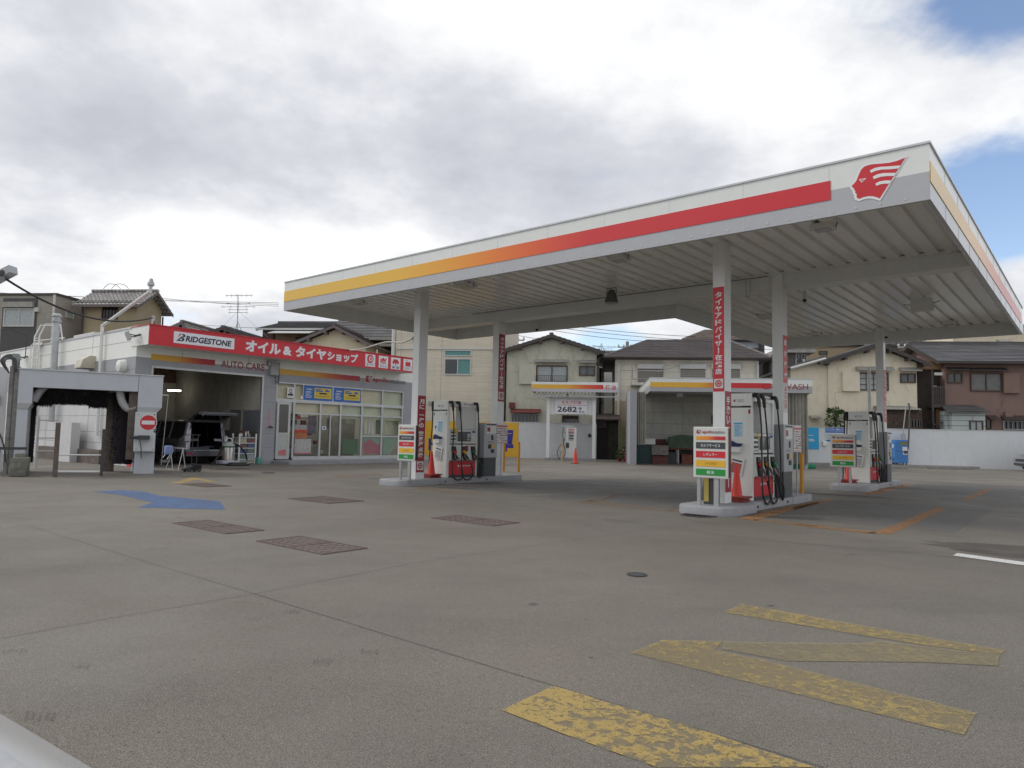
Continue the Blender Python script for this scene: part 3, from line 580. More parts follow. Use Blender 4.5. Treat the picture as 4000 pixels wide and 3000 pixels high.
# ------------------------------------------------------------------ islands
def rounded(x0, x1, y0, y1, rf, rb, n=6):
    pts = []
    for cx, cy, r, a0 in ((x1-rf, y0+rf, rf, -90), (x1-rb, y1-rb, rb, 0), (x0+rb, y1-rb, rb, 90), (x0+rf, y0+rf, rf, 180)):
        for i in range(n+1): w = R(a0+90*i/n); pts.append((cx+r*math.cos(w), cy+r*math.sin(w)))
    return pts
def kerb_block(mb, pts, h=.15, b=.02):
    n = len(pts); c = (sum(p[0] for p in pts)/n, sum(p[1] for p in pts)/n)
    def ins(d): return [(p[0]+(c[0]-p[0])/math.hypot(c[0]-p[0], c[1]-p[1])*d, p[1]+(c[1]-p[1])/math.hypot(c[0]-p[0], c[1]-p[1])*d) for p in pts]
    rings = [(pts, 0), (pts, h-b), (ins(b*.4), h-b*.3), (ins(b), h)]
    vs = [(p[0], p[1], z) for r_, z in rings for p in r_]
    fs = [(k*n+i, k*n+(i+1) % n, (k+1)*n+(i+1) % n, (k+1)*n+i) for k in range(3) for i in range(n)]+[tuple(range(3*n, 4*n))]
    mb.add(vs, fs)
ISL = [(0.0, 0.0), (-8.35, 0.1), (0.05, 8.97)]
ilab = ['long pale grey kerb island under the nearest pump and price sign', 'pale grey kerb island under the left pump with two yellow posts', 'pale grey kerb island under the farthest pump at the right rear']
for (dx, dy), lb in zip(ISL, ilab):
    t = thing('pump_island', lb, 'kerb island', ST, (-5.4+dx, 13.9+dy, 0), 'raised pump islands')
    m = MB(); kerb_block(m, rounded(-5.88+dx, -4.84+dx, 11.62+dy, 12.95+dy, .30, .12)); m.obj('front_pad', M_KERB, t, smooth=True)
    m = MB(); kerb_block(m, rounded(-5.82+dx, -4.98+dx, 12.91+dy, 15.2+dy, .03, .03), .145); m.obj('pump_base', M_KERB, t, smooth=True)
    m = MB(); kerb_block(m, rounded(-5.95+dx, -4.95+dx, 15.15+dy, 16.5+dy, .1, .12)); m.obj('rear_pad', M_KERB, t, smooth=True)
    for yy in (13.25, 14.9): MB().lathe([(.022, 0), (.022, .02)], (-4.98+dx, yy+dy, .07), 10, axis=0).obj('anchor_bolt', M_DARK, t)
# ------------------------------------------------------------------ fuel pump
M_PUMP = mat('pump_white', (.70, .715, .68), .32, var=.05, dirt=.35, dirtcol=(.38, .36, .32), coat=.2)
M_PUMP2 = mat('pump_grey_white', (.64, .65, .63), .4, var=.06)
M_SCR = mat('pump_screen', (.10, .11, .10), .12, var=.5, scale=6)
M_ROB = mat('nozzle_metal', (.35, .35, .35), .3, .8, var=.1)
def smoothpath(pts, n=6):
    """Catmull-Rom through pts"""
    p = [Vector(q) for q in pts]; p = [p[0]*2-p[1]]+p+[p[-1]*2-p[-2]]; out = []
    for i in range(1, len(p)-2):
        for k in range(n):
            t = k/n; a, b, c, d = p[i-1], p[i], p[i+1], p[i+2]
            out.append(.5*((2*b)+(c-a)*t+(2*a-5*b+4*c-d)*t*t+(3*b-a-3*c+d)*t**3))
    out.append(p[-2]); return out
def small_text(mb, body, x, y, z, w, h, face, off=.0):
    if face == 'y': mb.text(body, (x, y, z), (1, 0, 0), (0, 0, 1), w, h, off)
    else: mb.text(body, (x, y, z), (0, 1, 0), (0, 0, 1), w, h, off)
def make_pump(label, x, y, nums):
    """x,y: front right corner of the cabinet in the station frame; cabinet runs back along +Y"""
    t = thing('fuel_pump', label, 'fuel pump', ST, (x-.275, y, .15), 'self service fuel pumps on the islands')
    cx = x-.275; z0 = .15; W_, D, H_ = .275, 1.22, 2.07
    c = MB(); c.bbox(cx-W_, cx+W_, y, y+.10, z0, z0+H_, .015)                       # front end tower
    c.bbox(cx-W_, cx+W_, y+D-.07, y+D, z0, z0+H_-.01, .012)                          # rear end tower
    c.box(cx-W_+.012, cx+W_-.012, y+.10, y+D-.07, z0+.44, z0+1.30)                   # body
    c.prism([(cx-W_+.012, z0+.90), (cx-W_-.03, z0+.86), (cx-W_-.03, z0+.47), (cx-W_+.012, z0+.44)], y+.10, y+D-.07, 1)
    c.prism([(cx+W_-.012, z0+.90), (cx+W_+.03, z0+.86), (cx+W_+.03, z0+.47), (cx+W_-.012, z0+.44)], y+.10, y+D-.07, 1)
    c.obj('cabinet', M_PUMP, t)
    h = MB(); h.prism([(cx-W_, z0+H_-.15), (cx+W_, z0+H_-.15), (cx+W_, z0+H_-.03), (cx+W_-.06, z0+H_), (cx-W_+.06, z0+H_), (cx-W_, z0+H_-.03)], y+.10, y+D-.07, 1)
    h.obj('header', M_PUMP, t)
    MB().box(cx+.02, cx+W_-.03, y+.58, y+D-.07, z0+1.30, z0+H_-.15).obj('rear_housing', M_PUMP2, t)
    b = MB(); b.box(cx-W_+.03, cx+W_-.03, y+.10, y+D-.07, z0+.06, z0+.44)
    b.box(cx-W_-.002, cx+W_+.002, y+.09, y+D-.09, z0+.08, z0+.40); b.obj('red_base_panel', M_RED, t)
    MB().box(cx-W_+.03, cx+W_-.03, y+.1, y+D-.07, z0, z0+.06).obj('plinth', M_CHAR, t)
    bl = MB(); bl.box(cx-W_-.004, cx+W_+.004, y+.11, y+D-.08, z0+.885, z0+.915); bl.box(cx-W_+.012, cx+W_-.012, y-.005, y, z0+1.79, z0+1.825); bl.box(cx-W_-.003, cx+W_+.003, y+.11, y+D-.08, z0+1.30, z0+1.305)
    bl.obj('black_trim', M_BLACK, t)
    # end face: emblem, number, notice
    r_, w_ = MB(), MB(); logo(r_, w_, (cx-.09, y-.002, z0+1.90), (1, 0, 0), (0, 0, 1), .07)
    small_text(r_, 'apollo', cx, y-.004, z0+1.925, .12, .028, 'y', .01); small_text(r_, 'station', cx, y-.004, z0+1.895, .12, .022, 'y')
    for s_ in (1,): 
        logo(r_, w_, (x+.004, y+.62, z0+1.975), (0, 1, 0), (0, 0, 1), .06); small_text(r_, 'apollostation', x+.006, y+.70, z0+1.98, .30, .035, 'x', .01)
    r_.obj('emblem', M_DRED, t); w_.obj('emblem_outline', M_LETW, t)
    tw = MB(); small_text(tw, 'セルフサービス', cx-.09, y-.008, z0+1.798, .17, .02, 'y', .01)
    logo(tw, MB(), (x+.004, y+.42, z0+.275), (0, 1, 0), (0, 0, 1), .08, False); small_text(tw, 'apollostation', x+.006, y+.52, z0+.275, .46, .06, 'x', .02)
    tw.obj('lettering', M_LETW, t)
    nb = MB()
    if len(nums) == 2: small_text(nb, nums[0], cx-W_+.02, y-.003, z0+1.67, .042, .085, 'y', .03)
    small_text(nb, nums[-1], cx+W_-.065, y-.003, z0+1.67, .042, .085, 'y', .03); nb.obj('pump_number', M_DRED if nums == '1' else M_CHAR, t)
    p = MB(); p.box(cx-.08, cx+.10, y-.003, y, z0+1.22, z0+1.50); p.box(cx-.20, cx-.14, y-.003, y, z0+1.27, z0+1.40); p.obj('notice', mat('pale_notice', (.50, .60, .66), .5, var=.05), t)
    p = MB(); p.box(cx-.075, cx+.095, y-.006, y-.003, z0+1.47, z0+1.495)
    for i in range(9): p.box(cx-.06, cx-.06+random.uniform(.08, .14), y-.006, y-.003, z0+1.435-i*.024, z0+1.444-i*.024)
    p.obj('notice_print', M_SKYB, t)
    MB().box(cx-.19, cx-.15, y-.007, y-.003, z0+1.32, z0+1.38).obj('symbol', M_CHAR, t)
    # tray with cloth, tilted leaflet pocket
    k = MB(); k.box(cx-.16, cx+.06, y-.09, y, z0+.92, z0+1.04); k.obj('wipe_basket', M_PAPER, t)
    k = MB(); k.prism([(cx-.17, z0+1.03), (cx+.06, z0+1.03), (cx+.10, z0+1.09), (cx-.02, z0+1.10), (cx-.14, z0+1.15)], y-.10, y-.01, 1); k.obj('cloth', mat('dark_blue_cloth', (.02, .03, .10), .8), t)
    k = MB(); o = Vector((cx-.18, y-.02, z0+.52)); u_ = Vector((.97, 0, -.2)); v_ = Vector((.2, 0, .97)); k.slab([o, o+u_*.27, o+u_*.27+v_*.34, o+v_*.34], (0, -.012, 0)); k.obj('leaflet_pocket', M_PAPER, t)
    k = MB(); o2 = o+u_*.03+v_*.03+Vector((0, -.015, 0))
    k.slab([o2, o2+u_*.2, o2+u_*.2+v_*.2, o2+v_*.2], (0, -.003, 0)); k.obj('leaflet', mat('leaflet_red', (.45, .12, .12), .6, var=.5, scale=40) if nums == '1' else mat('leaflet_grey', (.40, .41, .42), .6, var=.4, scale=40), t)
    k = MB(); o2 = o+u_*.03+v_*.26+Vector((0, -.015, 0)); k.slab([o2, o2+u_*.2, o2+u_*.2+v_*.03, o2+v_*.03], (0, -.003, 0)); k.obj('leaflet_heading', M_CHAR, t)
    # operating side (+X)
    MB().box(x, x+.006, y+.42, y+.92, z0+.975, z0+1.24).obj('screen_bezel', M_CHAR, t)
    sb = MB().box(x+.006, x+.009, y+.45, y+.74, z0+1.0, z0+1.22); sb.obj('screen', M_SCR, t)
    sb = MB(); sb.box(x+.006, x+.012, y+.78, y+.89, z0+1.08, z0+1.19); sb.box(x+.006, x+.014, y+.78, y+.86, z0+1.0, z0+1.05); sb.obj('card_slot', M_STEEL, t)
    sb = MB()
    for i in range(3): sb.box(x-.012, x+.003, y+.15, y+.33, z0+1.19-i*.09, z0+1.235-i*.09)
    for i in range(4): sb.box(x-.012, x+.001, y+.13+i*.06, y+.16+i*.06, z0+.95, z0+.965)
    sb.obj('button_panel', M_CHAR, t)
    MB().box(x-.012, x+.002, y+.36, y+.40, z0+1.0, z0+1.2).box(x-.012, x+.002, y+.14, y+.40, z0+1.245, z0+1.285).obj('label_strip', mat('pump_label', (.55, .56, .52), .5, var=.3, scale=50), t)
    MB().box(x-.012, x+.003, y+.28, y+.40, z0+1.19, z0+1.295).obj('yellow_label', M_YEL, t)
    k = MB(); k.box(x, x+.004, y+.97, y+1.12, z0+1.0, z0+1.28); k.obj('side_notice', M_PAPER, t); MB().box(x+.004, x+.006, y+.98, y+1.11, z0+1.21, z0+1.27).obj('side_notice_heading', M_BLUE, t)
    MB().box(x+.028, x+.034, y+.70, y+.81, z0+.70, z0+.86).obj('warning_label', M_DRED, t)
    for i, (yy, cm, cn) in enumerate(((.14, M_RED, 'red'), (.53, M_YEL, 'yellow'), (.90, mat('nozzle_green', (.01, .16, .06), .4), 'green'))):
        bt = MB(); y1 = y+yy
        bt.slab([(x+.030, y1, z0+.84), (x+.030, y1+.15, z0+.84), (x+.030, y1+.25, z0+.48), (x+.030, y1+.20, z0+.455), (x+.030, y1+.09, z0+.47), (x+.030, y1+.01, z0+.74)], (.03, 0, 0)); bo = bt.obj('nozzle_boot', M_BLACK, t)
        nz = MB(); nz.tube([(x+.09, y1+.08, z0+.68), (x+.12, y1+.14, z0+.60), (x+.12, y1+.22, z0+.50)], [.03, .034, .025], 8); nz.tube([(x+.12, y1+.22, z0+.50), (x+.11, y1+.27, z0+.40)], .018, 8)
        nz.tube([(x+.10, y1+.06, z0+.60), (x+.14, y1+.08, z0+.50), (x+.13, y1+.18, z0+.47), (x+.13, y1+.22, z0+.50)], .01, 6); no = nz.obj('nozzle', M_ROB, t, smooth=True)
        gp = MB(); gp.tube([(x+.075, y1+.04, z0+.72), (x+.10, y1+.10, z0+.655)], [.036, .042], 8); gp.obj('nozzle_grip', cm, t, parent=no, smooth=True)
    def arm_hose(s, ya, pts, r=.017):
        """s = +1 operating side, -1 far side"""
        xs = cx+s*W_
        a = MB(); a.tube([(xs-s*.05, y+ya, z0+2.03), (xs+s*.10, y+ya+.0, z0+2.03)], [.04, .04], 8); a.tube([(xs+s*.08, y+ya, z0+2.04), (xs+s*.11, y+ya+.01, z0+1.95), (xs+s*.12, y+ya+.02, z0+1.80)], [.045, .038, .032], 8)
        a.obj('hose_arm', M_BLACK, t, smooth=True)
        h_ = MB(); h_.tube(smoothpath([(xs+s*a_, y+b_, z0+c_) for a_, b_, c_ in pts], 7), r, 8); h_.obj('hose', M_BLACK, t, smooth=True)
    arm_hose(1, .07, [(.12, .09, 1.83), (.15, .10, 1.4), (.17, .06, .9), (.19, .02, .4), (.20, .04, .10), (.21, .16, -.03), (.21, .32, -.05), (.20, .44, .03), (.17, .45, .2), (.14, .42, .38)])
    arm_hose(1, .34, [(.12, .36, 1.83), (.15, .40, 1.3), (.16, .42, .8), (.18, .40, .35), (.20, .42, .08), (.21, .54, -.05), (.21, .70, -.05), (.20, .82, .06), (.17, .84, .25), (.14, .80, .38)])
    arm_hose(1, 1.06, [(.12, 1.08, 1.83), (.15, 1.10, 1.3), (.17, 1.10, .7), (.18, 1.04, .3), (.20, 1.04, .08), (.20, 1.12, -.02), (.19, 1.22, .03), (.18, 1.26, .2), (.14, 1.18, .38)])
    for ya in (.07, .34): arm_hose(-1, ya, [(.12, ya+.02, 1.83), (.15, ya+.04, 1.3), (.17, ya, .7), (.18, ya, .3), (.2, ya+.06, .05), (.2, ya+.22, 0), (.18, ya+.32, .12), (.14, ya+.3, .38)])
    return t
make_pump('nearest white fuel pump, numbered 1, with a cone tucked beside it', -5.16, 13.45, '1')
make_pump('white fuel pump numbered 6 and 5 on the left island', -13.5, 13.55, '65')
make_pump('farthest white fuel pump, numbered 4 and 3, at the right rear', -5.16, 22.42, '43')
# ------------------------------------------------------------------ payment terminals
M_TERM = mat('terminal_silver', (.36, .37, .39), .38, .3, var=.08)
def terminal(i, x, y, label):
    t = thing('payment_terminal', label, 'payment machine', ST, (x-.2, y, .15), 'silver payment machines behind the pumps'); z0 = .15
    MB().bbox(x-.40, x, y, y+.56, z0+.52, z0+1.50, .012).obj('upper_housing', M_TERM, t)
    MB().box(x-.38, x-.02, y+.02, y+.54, z0, z0+.52).obj('lower_housing', M_CHAR, t)
    MB().box(x, x+.004, y+.09, y+.50, z0+1.20, z0+1.43).obj('notice', M_PAPER, t)
    k = MB(); k.box(x, x+.005, y+.09, y+.50, z0+1.445, z0+1.475); k.box(x, x+.008, y+.30, y+.38, z0+1.02, z0+1.16); k.box(x, x+.008, y+.17, y+.30, z0+.78, z0+.90); k.box(x, x+.012, y+.29, y+.42, z0+.66, z0+.76); k.obj('slots', M_BLACK, t)
    k = MB(); k.box(x+.004, x+.006, y+.12, y+.24, z0+1.26, z0+1.38); k.obj('notice_print', M_DRED, t)
    MB().box(x, x+.004, y+.30, y+.44, z0+.80, z0+.90).obj('yellow_label', M_YEL, t)
    kt = MB(); kt.text('現金 カード', (x+.003, y+.16, z0+.94), (0, 1, 0), (0, 0, 1), .24, .04, .02); kt.obj('lettering', M_BLACK, t)
for i, ((dx, dy), lb) in enumerate(zip(ISL, ('silver payment machine behind the nearest pump', 'silver payment machine behind the left pump', 'silver payment machine behind the farthest pump'))):
    terminal(i, -5.0+dx, 14.78+dy, lb)
def noticeboard(x, y, label):
    t = thing('menu_board', label, 'notice board', ST, (x-.1, y, .15), 'printed menu boards behind the payment machines'); z0 = .15
    MB().box(x-.05, x-.01, y, y+.48, z0+.93, z0+1.98-.48).obj('panel', M_PAPER, t); MB().box(x-.04, x-.02, y+.22, y+.26, z0, z0+.93).obj('post', M_ALU, t)
    k = MB(); k.box(x-.01, x-.006, y+.0, y+.48, z0+1.41, z0+1.45); k.box(x-.01, x-.006, y+.04, y+.44, z0+.945, z0+.96); k.obj('heading_bar', M_RED, t)
    k = MB()
    for r_ in range(8):
        for c_ in range(5):
            if random.random() < .85: k.box(x-.01, x-.007, y+.03+c_*.09, y+.03+c_*.09+random.uniform(.04, .075), z0+1.35-r_*.05, z0+1.35-r_*.05+random.uniform(.012, .032))
    k.obj('small_print', mat('menu_print', (.30, .10, .09), .6, var=.6, scale=30), t)
noticeboard(-13.35, 15.42, 'red and white printed menu board beside the left payment machine')
noticeboard(-5.0, 15.42, 'printed menu board half hidden behind the nearest payment machine')
# ------------------------------------------------------------------ price signs
def price_sign(i, x, y, lb):
    t = thing('price_sign', lb, 'price sign', ST, (x, y, .15), 'fuel price signs on the island ends'); z0 = .15
    w, zb, zt = .325, z0+.48, z0+1.38
    MB().bbox(x-w, x+w, y-.04, y+.05, zb, zt, .02).obj('board', mat('sign_frame', (.60, .61, .58), .4, var=.05, dirt=.25), t)
    MB().box(x+w, x+w+.008, y-.03, y+.04, zb+.02, zt-.02).obj('side_seal', M_BLACK, t)
    if i == 2: k = MB().box(x-.14, x-.08, y-.02, y+.03, z0, zb+.01).box(x+.14, x+.20, y-.02, y+.03, z0, zb+.01)
    else: k = MB().box(x-.26, x-.20, y-.02, y+.03, z0, zb+.01).box(x+.05, x+.13, y-.02, y+.03, z0, zb+.01)
    k.obj('leg', M_STEEL, t)
    yf = y-.041; ph = zt-zb
    rows = [('strip', .745, .815, None, None), ('charcoal', .575, .70, 'セルフサービス', M_LETW), ('red', .40, .525, 'レギュラー', M_LETW), ('yellow', .225, .35, 'ハイオク', mat('brown_lettering', (.35, .12, .01), .5)), ('green', .055, .18, '軽油', M_LETW)]
    ms = dict(strip=grad_mat('sign_stripe_print', [(0, (.72, .36, .03)), (.45, (.72, .20, .02)), (.7, (.5, .03, .03)), (1, (.45, .02, .03))], 0, -.27, .27), charcoal=M_CHAR, red=M_RED, yellow=M_YEL, green=M_GREEN)
    for nm, a, b, tx, tm in rows:
        o = MB().box(x-.27, x+.27, yf-.004, yf, zb+a*ph, zb+b*ph).obj(nm+'_band', ms[nm], t)
        if tx:
            l = MB(); wd = {'セルフサービス': .36, 'レギュラー': .25, 'ハイオク': .21, '軽油': .13}[tx]; l.text(tx, (x-wd/2, yf-.007, zb+(a+.032)*ph), (1, 0, 0), (0, 0, 1), wd, (b-a-.064)*ph, .008); l.obj('lettering', tm, t, parent=o)
    r_, w_ = MB(), MB(); logo(r_, w_, (x-.265, yf-.002, zb+.86*ph), (1, 0, 0), (0, 0, 1), .10, False); r_.text('apollo', (x-.15, yf-.005, zb+.855*ph), (1, 0, 0), (0, 0, 1), .20, .07, .015)
    r_.obj('emblem', M_DRED, t); w_.obj('emblem_gap', M_LETW, t); k = MB(); k.text('station', (x+.055, yf-.005, zb+.87*ph), (1, 0, 0), (0, 0, 1), .205, .052, .0); k.obj('lettering', M_CHAR, t)
for i, (dx, dy) in enumerate(ISL):
    k, a, b = (('K', 495, 740), ('N', 342, 800), ('M', 345, 950))[i]; q = ST.y(P(k, a, b), 11.85+dy); price_sign(i, q.x, 11.85+dy, ['nearest price sign with charcoal, red, yellow and green bands', 'price sign at the front end of the left island', 'price sign before the farthest pump'][i])
# post box beside nearest sign base (yellow and black)
t = thing('service_cabinet', 'low grey box with yellow front under the nearest price sign', 'box', ST, (-5.6, 12.2, .15))
xa_, xb_ = ST.y(P('K', 410, 1150), 12.1).x, ST.y(P('K', 525, 1150), 12.1).x; MB().box(xa_, xb_, 12.1, 12.35, .15, .85).obj('body', M_DARK, t); MB().box(xa_+.01, (xa_+xb_)/2, 12.09, 12.1, .2, .8).obj('front_plate', mat('dull_yellow', (.42, .33, .08), .5, var=.2), t)
# ------------------------------------------------------------------ cones and posts
def cone(x, y, z, n, label, s=1.0, fr=ST):
    t = thing('traffic_cone', label, 'traffic cone', fr, (x, y, z), 'red traffic cones')
    c = MB()
    c.lathe([(.125*s, .035), (.11*s, .06), (.028*s, .68*s), (.02*s, .70*s)], (x, y, z), 24)
    c.obj('cone_body', M_CONE, t, smooth=True)
    b = MB()
    for i in range(n): a = .02*i*(-1)**i; e = .19*s; b.bbox(x-e+a, x+e+a, y-e, y+e, z+.003-(n-1)*.0+i*.034, z+.033+i*.034, .008)
    b.obj('base_plate', mat('cone_base', (.24, .02, .015), .6, var=.3, dirt=.5), t)
cone(-5.33, 13.13, .15, 3, 'red traffic cone wedged between the nearest column and pump 1')
cone(-13.78, 13.27, .15, 3, 'red traffic cone between the left column and its pump')
q = ST.y(P('M', 450, 1300), 22.1); cone(-5.62, 22.0, .15, 3, 'red traffic cone half hidden behind the farthest price sign')
def post(px, k, lb, z0=.15, z1=1.05, fr=ST):
    q = fr.z(P(k, *px), z0); t = MB(); t.lathe([(.042, 0), (.042, z1-z0-.03), (.03, z1-z0-.008), (.012, z1-z0)], (q.x, q.y, z0), 14)
    solo('guard_post', t, M_ORG, fr, (q.x, q.y, z0), lb, 'bollard', 'orange yellow guard posts', smooth=True)
post((1473, 1180), 'K', 'orange guard post at the rear end of the nearest island')
post((1722, 1260), 'N', 'left one of the two orange posts on the left island', .15, 1.13)
post((1937, 1272), 'N', 'right one of the two orange posts on the left island', .15, 1.13)
# white downpipe behind the farthest pump
q = ST.z(P('M', 672, 1380), .15); t = MB(); t.tube([(-5.72, 25.0, .15), (-5.72, 25.0, 3.75)], .05, 10); solo('white_pipe', t, M_WHITE, ST, (-5.72, 25.0, .15), 'white pipe rising beside the rearmost canopy column', 'pipe', smooth=True)
# ------------------------------------------------------------------ auto care shop
SX = -25.58                                   # plane of the shop front; it faces +X of the station frame
SY0 = ST.x((530, 1420), SX).y; SYE = ST.x(P('B', 2045, 800), SX).y
SD = SX+.95
SD = ST.y((584.5, 1310), SY0).x               # how far the red sign box stands proud
M_PANW = mat('shop_panel_white', (.80, .81, .77), .55, var=.04, dirt=.2, dirtcol=(.40, .38, .34))
M_PANG = mat('shop_panel_grey', (.33, .335, .36), .55, var=.07, dirt=.3, dirtcol=(.22, .21, .20))
M_PANL = mat('shop_panel_low', (.60, .60, .60), .6, var=.06, dirt=.28, dirtcol=(.24, .22, .19))
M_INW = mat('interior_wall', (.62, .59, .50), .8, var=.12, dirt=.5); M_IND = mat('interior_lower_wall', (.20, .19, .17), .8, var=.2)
M_JOINT = mat('panel_joint', (.22, .22, .22), .8)
shop = thing('auto_care_shop', 'low white and grey shop with open garage bay and glazed office front', 'shop', ST, (SX, SY0, 0))
def fy(k, x, y): return ST.x(P(k, x, y), SX)           # photo point -> shop front plane
gy0, gy1 = fy('B', 70, 700).y, fy('B', 905, 900).y; gz = fy('B', 500, 485).z
ZR = 4.86; zg = 3.78; XB = -41.0
wy0, wy1 = fy('B', 1018, 700).y, fy('B', 1978, 700).y; wzt = fy('B', 1500, 597).z
w = MB(); w.box(SX-.2, SX, SY0, SYE, zg, ZR-.06); w.box(XB, SX-.2, SY0, SY0+.2, zg, ZR-.06); w.box(XB, SX-.2, SYE-.2, SYE, 0, ZR-.06); w.box(XB, XB+.2, SY0+.2, SYE-.2, 0, ZR-.06); w.obj('upper_wall', M_PANW, shop)
w = MB(); w.box(SX-.2, SX, SY0, gy0, 0, zg); w.box(SX-.2, SX, gy0, gy1, gz, zg); w.box(SX-.2, SX, gy1, wy0, 0, zg); w.box(SX-.2, SX, wy0, wy1, wzt, zg); w.box(SX-.2, SX, wy1, SYE, 0, zg); w.box(XB, SX-.2, SY0, SY0+.2, 2.9, zg); w.obj('grey_wall', M_PANG, shop)
MB().box(XB, SX-.2, SY0, SY0+.2, 0, 2.9).obj('side_wall', M_PANL, shop)
MB().box(XB, SX-.2, SY0+.2, SYE-.2, 4.35, 4.45).obj('roof', mat('shop_roof', (.30, .30, .30), .8), shop)
MB().box(XB-.02, SX+.02, SY0-.03, SY0+.22, ZR-.06, ZR-.0).box(XB-.02, SX+.02, SYE-.22, SYE+.03, ZR-.06, ZR).obj('parapet_cap', M_ALU, shop)
j = MB()
for z in (4.35, 3.78, 3.35, 2.9, 2.35, 1.75, 1.15, .75): j.box(XB, SX, SY0-.004, SY0, z-.006, z+.006)
for xx in (-29.5, -34, -38): j.box(xx-.006, xx+.006, SY0-.0045, SY0, .4, ZR-.06)
for z in (3.05, 2.45, 1.8, 1.2, .65): j.box(SX, SX+.004, gy1+.06, wy0-.05, z-.006, z+.006)
for z in (4.35,): j.box(SX, SX+.004, SY0, SYE, z-.006, z+.006)
for yy in (SY0+1.6, SY0+4.2, gy1+.2, gy1+3.4, gy1+5.6): j.box(SX, SX+.004, yy-.005, yy+.005, zg, ZR-.1)
j.obj('panel_joints', M_JOINT, shop)
fr = MB(); e = .05; fr.box(SX-.1, SX+.02, gy0-.02, gy0+e, 0, gz+e); fr.box(SX-.1, SX+.02, gy1-e, gy1+.02, 0, gz+e); fr.box(SX-.1, SX+.02, gy0+e, gy1-e, gz-.02, gz+e); fr.obj('bay_frame', M_ALU, shop)
MB().box(SX-.2, SX+.012, gy1+.02, wy0-.02, -.0, .12).obj('pillar_foot', M_KERB, shop)
# red sign box on top
s0 = SY0-.02; s1 = ST.x(P('B', 2057, 440), SD).y; sz1, sz0 = ST.x(P('B', 500, 186), SD).z, ST.x(P('B', 500, 325), SD).z
sign = MB().box(SD-.03, SD, s0, s1, sz0, sz1).obj('sign_board', M_RED, shop)
MB().box(SX-.4, SD-.03, s0, s1, sz0, sz1-.01).obj('sign_box', M_PANW, shop)
MB().box(SX-.45, SD+.03, s0-.02, s1+.02, sz1, sz1+.03).obj('sign_cap', M_RED, shop)
def sface(k, x0, y0, x1, y1, c=None):
    return ST.rect(0, SD if c is None else c, k, x0, y0, x1, y1)
def ypanel(k, x0, y0, x1, y1, m, name, t, pl=None, lift=.004, par=None, th=.003):
    pl = SD if pl is None else pl; a, b, zb, zt = ST.rect(0, pl, k, x0, y0, x1, y1); o = MB().box(pl+lift, pl+lift+th, a, b, zb, zt).obj(name, m, t, parent=par); return o, a, b, zb, zt
M_SIGNW = mat('sign_white', (.74, .75, .78), .4, var=.03); M_INK = mat('navy_ink', (.012, .014, .04), .5)
# maker plate: tilted corners follow the sign box, so use edges read mid-height
o, a, b, zb, zt = ypanel('B', 245, 222, 703, 297, M_SIGNW, 'brand_plate', shop); zb, zt = sz0+.14, sz1-.12
bpy.data.objects.remove(o); o = MB().box(SD+.004, SD+.008, a, b, zb, zt).obj('brand_plate', M_SIGNW, shop)
tx = MB(); h = zt-zb; L_ = b-a; x_ = SD+.011; bx = a+L_*.045
def sk(y, z): return (x_, bx+y+z*.17, zb+h*.2+z)          # sheared letters lean to the right
def glyph_italic(mb, body, y0, w_, z0, h_, off, lean=.17, xx=None):
    vs, fs, (gx0, gx1, gy_0, gy_1) = glyphs(body, off); mb.add([(xx or x_, y0+(vx-gx0)/(gx1-gx0)*w_+(vy-gy_0)/(gy_1-gy_0)*h_*lean, z0+(vy-gy_0)/(gy_1-gy_0)*h_) for vx, vy in vs], fs)
glyph_italic(tx, 'RIDGESTONE', a+L_*.185, L_*.75, zb+h*.22, h*.52, .035)
bh = h*.66; by = a+L_*.04; bz = zb+h*.20; bw = L_*.135
def Bp(u, v): return (x_, by+u*bw+v*bh*.22, bz+v*bh)
tx.poly3([Bp(0, 0), Bp(.28, 0), Bp(.62, .78), Bp(.45, .62)]); tx.poly3([Bp(.28, 0), Bp(.72, 0), Bp(.86, .1), Bp(.88, .34), Bp(.74, .46), Bp(.46, .46), Bp(.40, .34), Bp(.62, .32), Bp(.64, .14), Bp(.36, .13)])
tx.poly3([Bp(.50, .50), Bp(.74, .50), Bp(.88, .62), Bp(.86, .86), Bp(.68, .98), Bp(.40, .98), Bp(.5, .84), Bp(.62, .84), Bp(.66, .62), Bp(.54, .60)])
tx.obj('lettering', M_INK, shop, parent=o)
MB().poly3([Bp(.08, .40), Bp(.40, .98), Bp(.16, .98)]).obj('emblem_wedge', M_RED, shop, parent=o)
k = MB()
ty0, ty1 = ST.x(P('B', 785, 300), SD).y, ST.x(P('B', 1630, 400), SD).y; zz0, zz1 = sz0+.13, sz1-.10
L_ = ty1-ty0
k.text('オイル', (SD+.006, ty0, zz0), (0, 1, 0), (0, 0, 1), L_*.285, zz1-zz0, .05); k.text('&', (SD+.006, ty0+L_*.305, zz0+.02), (0, 1, 0), (0, 0, 1), L_*.075, zz1-zz0-.08, .05)
k.text('タイヤ', (SD+.006, ty0+L_*.41, zz0), (0, 1, 0), (0, 0, 1), L_*.28, zz1-zz0, .05); k.text('ショップ', (SD+.006, ty0+L_*.70, zz0+.01), (0, 1, 0), (0, 0, 1), L_*.30, zz1-zz0-.04, .05)
k.obj('lettering', M_SIGNW, shop, parent=sign)
